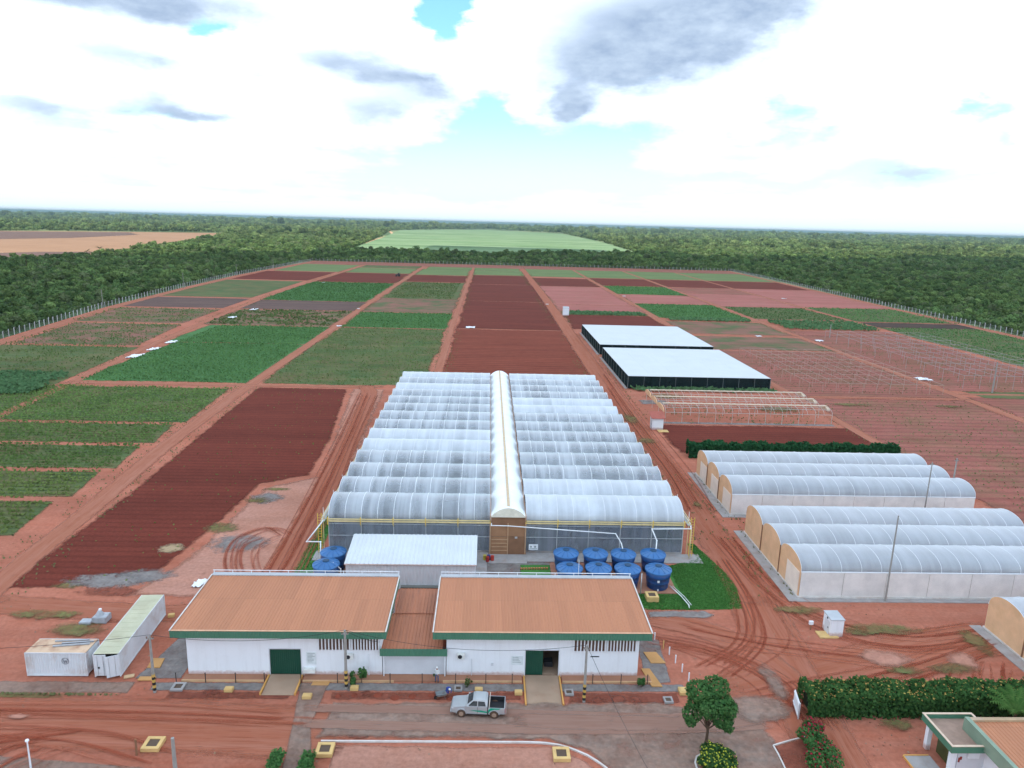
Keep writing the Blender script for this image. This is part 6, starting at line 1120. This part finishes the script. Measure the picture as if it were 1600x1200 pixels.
round_tree()
def bush(name, cx, cy, w, d, h, label, m_, n, size, flower=None, nf=0, fs=.14, cat='shrub', seed=0, nl=7, base=0, gap=.75):
    r = np.random.default_rng(seed); g = root(name, (cx, cy, 0), label, cat); lobes = [(cx + r.uniform(-.35, .35) * w, cy + r.uniform(-.35, .35) * d, base + h * r.uniform(.35, .72), w * r.uniform(.2, .3), d * r.uniform(.2, .3), h * r.uniform(.22, .34)) for _ in range(nl)]
    MB().cyl((cx, cy, 0), (cx, cy, base + h * .5), .05, .03, 6).build('stem', M_BARK, g); foliage('foliage', lobes, n, size, m_, g, r, .55)
    if flower:
        lb = [(a[0], a[1], a[2] + .05, a[3] * 1.04, a[4] * 1.04, a[5] * 1.06) for a in lobes]; foliage('blossom', lb, nf, fs, flower, g, r, .92)
    return g
bush('flowering_bush', 20.5, 52.3, 3.3, 3.4, 2.3, 'dense bush dotted with yellow blossom below the round tree', M_HEDGE, 4200, .22, M_YFL, 650, .15, seed=3, nl=10)
for i, (px, py, w_, h_, lab_) in enumerate(((555, 1070, 1.2, 1.5, 'small dark shrub left of two by the middle pole'), (565, 1067, 1.0, 1.9, 'taller thin shrub right of the small dark one by the pole'), (731, 1072, .9, 1.2, 'sparse young shrub before the right hand shed wall'), (1003, 1073, 1.0, 1.3, 'small green shrub at the corner of the shed walk'))):
    x, y = gp(px, py); bush('young_shrub', x, y, w_, w_, h_, lab_, M_TREE if i != 2 else M_CROP2, 220 if i != 2 else 70, .2, seed=20 + i, nl=4, cat='shrub')
def hedge(x0, x1, y0, y1, h, label, n, size, m_, flow=None, nf=0, seed=0, name='clipped_hedge', lump_=0.25, fs=.17, top_bias=True):
    r = np.random.default_rng(seed); g = root(name, (x0, y0, 0), label, 'hedge'); L_ = x1 - x0; D = y1 - y0
    MB().box(x0 + .3, x1 - .3, y0 + .3, y1 - .3, 0, h - .35).build('twigs', M_CORE, g)
    def surf(k, up):
        side = r.random(k) < (up / (up + h / D) if True else .5); u_ = r.random(k); x = x0 + L_ * u_; z = np.where(side, h, h * r.random(k) ** .8); y = np.where(side, y0 + D * r.random(k), np.where(r.random(k) < .85, y0, y1))
        wv = lump_ * (np.sin(x * 2.1 + seed) * .5 + np.sin(x * 5.3) * .3 + np.sin(x * .7) * .6); e = r.random(k) < .06; x = np.where(e, np.where(r.random(k) < .7, x0, x1), x)
        P = np.stack([x + r.normal(0, .08, k), y + r.normal(0, .16, k), np.maximum(z + wv * (z / h) + r.normal(0, .14, k), .05)], 1); Nn = np.where(side[:, None], [0, -.1, 1.0], [0, -1.0, .3]); return P, Nn
    o = np.array(g.location); P, Nn = surf(n, 1.0); inst('foliage', cards_mesh('foliage', cards(P - o, Nn, np.full(n, size), .85, .6, r), m_), g)
    if flow:
        P, Nn = surf(nf, 3.0); k = P[:, 2] > h * .84; P = P[k]; P[:, 2] += .05; inst('blossom', cards_mesh('blossom', cards(P - o, Nn[k], np.full(len(P), fs), .85, .5, r), flow), g)
hedge(31.9, 62, 59.1, 61.6, 2.35, 'tall dark hedge topped with orange and yellow blossom', 17000, .27, M_HEDGE, M_HFLW, 1700, 4)
hedge(42, 85.5, 137.6, 140.2, 2.6, 'dark green hedge behind the tunnel greenhouses', 9000, .45, leaf('dark_hedge_leaf', (.015, .06, .025), (.035, .10, .045), .3, .15, patch=.2), None, 0, 6, 'windbreak_hedge', .4)
hedge(-17.9, -16.9, 49.5, 53.6, .8, 'small clipped hedge on the left of the garden path', 1400, .2, M_TREE, None, 0, 7, 'path_hedge', .05); hedge(-15.2, -14.2, 49.5, 53.4, .8, 'small clipped hedge on the right of the garden path', 1400, .2, M_TREE, None, 0, 8, 'path_hedge', .05)
for i, (px, py, w_, h_, lab_) in enumerate(((1268, 1135, 2.0, 1.7, 'pink bougainvillea at the hedge end'), (1275, 1160, 2.6, 1.8, 'green bougainvillea with few pink bracts in the kerbed bed'), (1285, 1190, 3.0, 2.0, 'leafy bougainvillea nearest the bottom edge'))):
    x, y = gp(px, py, .8); bush('bougainvillea', x, y, w_, w_, h_, lab_, M_TREE, 1300, .2, M_PINK, (620, 200, 120)[i], .17, seed=30 + i, nl=7)
def garden_palm():
    x, y = 51.0, 57.6; g = root('garden_palm', (x, y, 0), 'green feathery palm between the hedge and the corner building', 'palm'); r = np.random.default_rng(9); MB().cyl((x, y, 0), (x, y, 1.7), .18, .14, 8).build('trunk', M_BARK, g); o = np.array(g.location)
    pm_ = leaf('palm_leaf', (.06, .13, .035), (.10, .17, .05), .35, .1)
    for i in range(16):
        a = 2 * math.pi * i / 16 + r.uniform(-.1, .1); d = np.array([math.cos(a), math.sin(a), r.uniform(.6, 1.5)]); d /= np.linalg.norm(d); p = np.array([x, y, 1.7]) - o; Q = []
        for k in range(14):
            q = p + d * .22; d = d + np.array([0, 0, -.085]); d /= np.linalg.norm(d); s_ = np.cross(d, [0, 0, 1]); s_ /= np.linalg.norm(s_); L_ = .55 * math.sin(math.pi * (k + 1.5) / 16)
            for sg in (-1, 1): e = p + s_ * sg * L_ + d * .25 - np.array([0, 0, .1]); Q.append([p, q, e + d * .06, e])
            p = q
        inst('frond', cards_mesh('frond', np.array(Q), pm_), g)
garden_palm()

# ------------------------------------------------------------------ pickup truck
def pickup():
    # local: x forward is -X (nose at negative x), origin under the middle of the wheelbase
    g = root('pickup_truck', (-.15, 59.75, .10), 'silver double-cab pickup with green side flash parked on the road', 'pickup truck', rz=R(-3.5))
    sil = mat('silver_car_paint', (.52, .56, .60), .32, .03, 2, .55, .5, coat=.4); glass = mat('dark_car_glass', (.015, .02, .025), .12, .02, 1, 0, .6); blk = mat('black_plastic', (.025, .025, .028), .55); dust = mat('dusty_tyre', (.10, .065, .05), .95, .2, 3); rim = mat('dusty_rim', (.34, .26, .22), .6); grn = mat('green_flash', (.0, .36, .25), .35, .05, 2)
    W = .89; z0 = .42
    def loft(name, secs, m_, bev=.0, par=g):     # secs: list of (x, zb, zt, half width bottom, half width top)
        v = []; f = []
        for (x, zb, zt, wb, wt) in secs: v += [(x, -wb, zb), (x, wb, zb), (x, wt, zt), (x, -wt, zt)]
        for i in range(len(secs) - 1):
            for k in range(4): f.append((i * 4 + k, i * 4 + (k + 1) % 4, i * 4 + 4 + (k + 1) % 4, i * 4 + 4 + k))
        f += [(3, 2, 1, 0), tuple(len(v) - 4 + k for k in range(4))]
        return MB().add(v, f).build(name, m_, par, local=True, bevel=bev)
    loft('bonnet', [(-2.62, .50, .86, .74, .70), (-2.5, .44, 1.0, .84, .80), (-2.2, .42, 1.06, .89, .83), (-1.45, .42, 1.14, .91, .84), (-1.2, .42, 1.16, .91, .85)], sil, .04)
    loft('cab_lower', [(-1.2, .40, 1.16, .91, .86), (-.3, .40, 1.17, .915, .87), (.85, .40, 1.18, .91, .86)], sil, .02)
    cb = loft('cab_upper', [(-1.22, 1.14, 1.17, .85, .84), (-.52, 1.15, 1.70, .86, .66), (-.25, 1.15, 1.76, .86, .67), (.62, 1.16, 1.75, .86, .66), (.85, 1.16, 1.66, .86, .66)], sil, .03)
    # windows a few millimetres proud of the cab
    def pane(pts, name='window'): MB().add(pts, [tuple(range(len(pts)))]).build(name, glass, cb, local=True)
    pane([(-1.17, -.74, 1.20), (-1.17, .74, 1.20), (-.58, .60, 1.688), (-.58, -.60, 1.688)], 'windscreen')
    for s in (-1, 1):
        pane([(-.98, s * .868, 1.22), (-.12, s * .872, 1.22), (-.12, s * .712, 1.64), (-.52, s * .722, 1.63)]); pane([(-.04, s * .872, 1.22), (.70, s * .868, 1.24), (.58, s * .722, 1.61), (-.04, s * .712, 1.64)])
        MB().box(-1.06, -.9, s * .98 - .08, s * .98 + .08, 1.16, 1.30).build('mirror', sil, g, local=True, bevel=.02)
        MB().box(-2.56, -2.34, s * .72 - .12, s * .72 + .12, .82, .95).build('headlight', mat('clear_lamp', (.62, .65, .68), .2), g, local=True, bevel=.03); MB().box(2.47, 2.56, s * .82 - .07, s * .82 + .07, .66, 1.05).build('tail_light', mat('red_lamp', (.28, .02, .02), .3), g, local=True)
        # bed walls
        MB().box(.93, 2.5, s * .89 - .03, s * .89 + .03, .48, 1.13).build('bed_side', sil, g, local=True, bevel=.015)
        MB().add([(.94, s * .924, .52), (1.12, s * .924, .80), (1.5, s * .924, .95), (1.95, s * .924, .98), (2.15, s * .924, 1.11), (1.15, s * .924, 1.11), (.94, s * .924, .86)], [(0, 1, 2, 3, 4, 5, 6)]).build('side_flash', grn, g, local=True); MB().add([(-.9, s * .92, .78), (.8, s * .92, .56), (.85, s * .92, .70), (.2, s * .922, .80)], [(0, 1, 2, 3)]).build('side_flash', grn, g, local=True)
        for x in (-.08, .86): MB().box(x - .012, x + .012, s * .917 - .004, s * .917 + .004, .48, 1.16).build('door_gap', blk, g, local=True)
        for x in (-.22, .66): MB().box(x - .09, x + .05, s * .925 - .015, s * .925 + .015, 1.02, 1.06).build('door_handle', sil, g, local=True)
        MB().box(-1.05, .9, s * .84 - .08, s * .84 + .08, .33, .40).build('side_step', blk, g, local=True)
    MB().box(.93, 2.5, -.85, .85, .48, .62).build('bed_floor', blk, g, local=True); MB().box(2.44, 2.52, -.85, .85, .5, 1.12).build('tailgate', sil, g, local=True, bevel=.015); MB().box(.88, .95, -.86, .86, .5, 1.16).build('bed_front', blk, g, local=True)
    for s in (-1, 1): MB().box(.95, 2.44, s * .83 - .02, s * .83 + .02, .62, 1.12).build('bed_liner', blk, g, local=True)
    rb = MB(); rb.tube([(1.02, -.82, 1.12), (1.05, -.68, 1.66), (1.05, .68, 1.66), (1.02, .82, 1.12)], .04, 8); rb.build('roll_bar', mat('pale_roll_bar', (.55, .5, .45), .5), g, local=True)
    MB().box(2.5, 2.66, -.84, .84, .42, .60).build('rear_bumper', mat('dusty_bumper', (.34, .26, .25), .6), g, local=True, bevel=.03); MB().box(-2.70, -2.52, -.80, .80, .36, .60).build('front_bumper', sil, g, local=True, bevel=.05); MB().box(-2.64, -2.57, -.42, .42, .62, .84).build('grille', blk, g, local=True); MB().box(-2.3, 2.4, -.7, .7, .28, .44).build('underbody', blk, g, local=True)
    for x in (-1.62, 1.50):
        for s in (-1, 1):
            t = MB().lathe([(.22, -.12), (.34, -.13), (.38, -.08), (.38, .08), (.34, .13), (.22, .12)], 24).build('wheel', dust, g, local=True, smooth=False); t.rotation_euler[0] = math.pi / 2; t.location = (x, s * .845, .38)
            MB().lathe([(0, .06), (.10, .08), (.23, .05), (.23, .10), (.20, .125), (.0, .125)] if s < 0 else [(0, -.06), (.10, -.08), (.23, -.05), (.23, -.10), (.20, -.125), (0, -.125)], 12).build('rim', rim, t, local=True)
            ar = MB(); 
            for k in range(9):
                a0, a1 = math.pi * k / 9, math.pi * (k + 1) / 9; ar.add([(x + math.cos(a) * r_, s * yy, .40 + math.sin(a) * r_) for a in (a0, a1) for r_ in (.43, .52) for yy in (.865, .935)], [(0, 2, 6, 4), (1, 3, 7, 5), (2, 3, 7, 6), (0, 1, 5, 4)])
            ar.build('wheel_arch', sil, g, local=True); MB().cyl((x, s * .905, .40), (x, s * .921, .40), .43, .43, 20).build('wheel_well', blk, g, local=True)
pickup()

# ------------------------------------------------------------------ workers
def person(loc, rz, label, joints, radii, edges, mats, paint, hat=None):
    g = root('person', loc, label, 'person', rz=rz); me = bpy.data.meshes.new('body'); me.from_pydata(joints, edges, []); o = bpy.data.objects.new('body', me); COL.objects.link(o)
    o.modifiers.new('skin', 'SKIN'); ss = o.modifiers.new('sub', 'SUBSURF'); ss.levels = 2
    for i, r_ in enumerate(radii): sv = me.skin_vertices[0].data[i]; sv.radius = (r_, r_) if not isinstance(r_, tuple) else r_; sv.use_root = (i == 0)
    dg = bpy.context.evaluated_depsgraph_get(); m2 = bpy.data.meshes.new_from_object(o.evaluated_get(dg)); bpy.data.objects.remove(o); m2.materials.clear()
    for m_ in mats: m2.materials.append(m_)
    for p in m2.polygons: p.material_index = paint(p.center); p.use_smooth = True
    b = bpy.data.objects.new('body', m2); COL.objects.link(b); b.parent = g
    return g, b
SKIN = mat('skin', (.30, .16, .10), .6); JEAN = mat('blue_jeans', (.06, .11, .26), .9); SHIRT = mat('pale_shirt', (.62, .62, .60), .9); BOOT = mat('black_boot', (.03, .025, .02), .8); BLUEO = mat('blue_overall', (.03, .07, .36), .85); CAPW = mat('white_cap', (.7, .7, .68), .8); HAIR = mat('dark_hair', (.02, .015, .012), .8)
J = [(0, 0, .95), (0, 0, 1.2), (0, 0, 1.42), (0, 0, 1.52), (0, -.02, 1.66), (.10, 0, .9), (.12, -.02, .5), (.13, 0, .09), (.13, -.13, .04), (-.10, 0, .9), (-.13, -.03, .5), (-.15, 0, .09), (-.16, -.13, .04), (.19, 0, 1.40), (.25, .02, 1.12), (.16, -.2, .98), (.11, -.27, 1.0), (-.19, 0, 1.40), (-.27, .02, 1.13), (-.2, -.18, .96), (-.14, -.26, .97)]
RAD = [(.16, .11), (.15, .11), (.16, .10), .06, (.085, .10), .09, .065, .045, .035, .09, .065, .045, .035, .065, .05, .035, .04, .065, .05, .035, .04]
ED = [(0, 1), (1, 2), (2, 3), (3, 4), (0, 5), (5, 6), (6, 7), (7, 8), (0, 9), (9, 10), (10, 11), (11, 12), (2, 13), (13, 14), (14, 15), (15, 16), (2, 17), (17, 18), (18, 19), (19, 20)]
def paint1(c): return 3 if c.z < .14 else 1 if c.z < .98 and abs(c.y) < .15 else 0 if (c.z > 1.5 or c.y < -.12) else 2
g, b = person((-4.5, 64.25, .04), R(-12), 'standing worker in a pale shirt and blue jeans near the linking wall', J, RAD, ED, [SKIN, JEAN, SHIRT, BOOT], paint1)
MB().lathe([(.115, 1.68), (.112, 1.74), (.07, 1.80), (0, 1.81)], 14).build('cap', CAPW, b, local=True); MB().box(-.32, -.12, -.35, -.22, .85, 1.15).build('tool_bag', mat('dark_green_bag', (.05, .09, .05), .9), g, local=True, bevel=.03)
# nose, ears
J2 = [(0, 0, .78), (0, -.22, 1.0), (0, -.46, 1.10), (0, -.56, 1.08), (0, -.66, 1.02), (.11, 0, .74), (.14, -.12, .42), (.13, .02, .09), (.13, -.12, .04), (-.11, 0, .74), (-.15, -.14, .42), (-.14, .02, .09), (-.14, -.12, .04), (.19, -.46, 1.06), (.21, -.58, .78), (.10, -.64, .55), (.06, -.66, .47), (-.19, -.46, 1.06), (-.21, -.58, .78), (-.08, -.64, .52), (-.04, -.66, .44)]
def paint2(c): return 1 if c.z < .13 else 0 if (c.y < -.58 and c.z < .62) or (c.y < -.57 and c.z > .92 and abs(c.x) < .12) else 2
g, b = person((-3.35, 62.25, .05), R(25), 'worker in blue overalls bending over the planting strip', J2, RAD, ED, [SKIN, BOOT, BLUEO], paint2)
MB().lathe([(.115, 0), (.11, .06), (.07, .12), (0, .13)], 14, (0, -.68, 1.05)).build('cap', CAPW, b, local=True)
M_CART = mat('wheelbarrow_grey', (.20, .21, .21), .7)
g = root('wheelbarrow', (-3.9, 61.75, .05), 'dark wheelbarrow in front of the bending worker', 'wheelbarrow', rz=R(15)); MB().add([(-.35, -.22, .35), (.35, -.22, .35), (.35, .22, .35), (-.35, .22, .35), (-.55, -.33, .6), (.5, -.33, .6), (.5, .33, .6), (-.55, .33, .6)], [(0, 3, 2, 1), (0, 1, 5, 4), (1, 2, 6, 5), (2, 3, 7, 6), (3, 0, 4, 7)]).build('tray', M_CART, g, local=True); MB().cyl((-.55, -.04, .18), (-.55, .04, .18), .18, .18, 16).build('wheel', M_BLK, g, local=True)
for s in (-1, 1): MB().tube([(-.55, s * .06, .18), (.3, s * .25, .38), (.95, s * .3, .55)], .02, 6).build('handle', M_DBROWN, g, local=True); MB().cyl((.3, s * .22, .36), (.35, s * .24, 0), .02).build('leg', M_CART, g, local=True)
r_ = np.random.default_rng(77)
for i in range(9):
    x, y = -14.2 + i * 1.9 + r_.uniform(-.3, .3), 62.0 + r_.uniform(-.3, .3); lb_ = ('first', 'second', 'third', 'fourth', 'fifth', 'sixth', 'seventh', 'eighth', 'ninth')[i]
    b = MB(); n = 10; rr = r_.uniform(.28, .5); vs = [(x, y, r_.uniform(.18, .3))] + [(x + rr * r_.uniform(.5, .65) * math.cos(a), y + rr * .5 * math.sin(a), r_.uniform(.1, .18)) for a in np.linspace(0, 2 * math.pi, n + 1)[:-1]] + [(x + rr * r_.uniform(.85, 1.2) * math.cos(a), y + rr * r_.uniform(.8, 1.1) * math.sin(a), .03) for a in np.linspace(0, 2 * math.pi, n + 1)[:-1]]
    b.add(vs, [(0, 1 + k, 1 + (k + 1) % n) for k in range(n)] + [(1 + k, 1 + n + k, 1 + n + (k + 1) % n, 1 + (k + 1) % n) for k in range(n)]); tag(b.build('earth_mound', mat('dug_red_earth', (.2, .052, .032), .95, .2, 3)), '%s dug red earth mound along the strip from the middle pole' % lb_, 'earth mound', 'dug planting holes')

# ------------------------------------------------------------------ air and the cloud overhead
def haze():
    o = MB().box(-45000, 45000, -2500, 50000, -1.5, 62.0).build('haze', None if False else MATS['haze']); o['kind'] = 'stuff'; o['label'] = 'thin pale haze over the plain'
t = NT('haze'); pvn = t.n('ShaderNodeVolumePrincipled'); pvn.inputs['Color'].default_value = (0.28, 0.42, 0.47, 1); pvn.inputs['Density'].default_value = 1.05e-4; pvn.inputs['Anisotropy'].default_value = 0.0
t.t.links.new(pvn.outputs[0], t.out.inputs['Volume']); haze()
def cloud():
    # the broad cloud over the farm whose shade lies on the foreground
    zc = 950.0; sh = Vector((sd.x, sd.y)) * (zc / sd.z)
    edge = [(-3800, -3000), (4200, -3000), (4200, 1900), (2300, 1800), (1350, 1450), (900, 1330), (420, 1380), (0, 1400), (-220, 1290), (-330, 950), (-430, 760), (-700, 640), (-1500, 500), (-3800, 300)]
    poly = [(x + sh.x, y + sh.y) for x, y in edge]
    r = np.random.default_rng(5); st = 110.0; xs = np.arange(-4300, 4400, st); ys = np.arange(-4200, 2100, st); n = len(xs)
    gx, gy = np.meshgrid(xs, ys); x = gx.ravel(); y = gy.ravel()
    wob = 90 * np.sin(x / 170.0 + 2 * np.sin(y / 260.0)) + 60 * np.sin(y / 110.0 + x / 230.0)
    ins = pip(poly, x + wob * .6, y + wob)
    z = zc + 60 * np.sin(x / 210 + np.sin(y / 300) * 2) * np.sin(y / 190 + np.sin(x / 340)) + 25 * np.sin(x / 60) * np.sin(y / 75)
    ok = ins.reshape(len(ys), n); f = [(j * n + i, j * n + i + 1, (j + 1) * n + i + 1, (j + 1) * n + i) for j in range(len(ys) - 1) for i in range(n - 1) if ok[j, i] and ok[j, i + 1] and ok[j + 1, i] and ok[j + 1, i + 1]]
    me = bpy.data.meshes.new('clouds'); me.from_pydata(list(zip(x.tolist(), y.tolist(), z.tolist())), [], f)
    bm = bmesh.new(); bm.from_mesh(me); bmesh.ops.delete(bm, geom=[v for v in bm.verts if not v.link_faces], context='VERTS'); bm.to_mesh(me); bm.free(); me.polygons.foreach_set('use_smooth', [True] * len(me.polygons))
    t = NT('cloud_layer'); tr = t.n('ShaderNodeBsdfTranslucent'); tr.inputs[0].default_value = (0.66, 0.79, 0.97, 1); df = t.n('ShaderNodeBsdfDiffuse'); df.inputs[0].default_value = (0.9, 0.92, 0.95, 1)
    ms = t.n('ShaderNodeMixShader'); ms.inputs[0].default_value = 0.75; t.t.links.new(df.outputs[0], ms.inputs[1]); t.t.links.new(tr.outputs[0], ms.inputs[2]); t.end(ms.outputs[0])
    me.materials.append(MATS['cloud_layer']); o = bpy.data.objects.new('clouds', me); COL.objects.link(o); tag(o, 'broad cloud hanging over the farm', kind='stuff')
cloud()
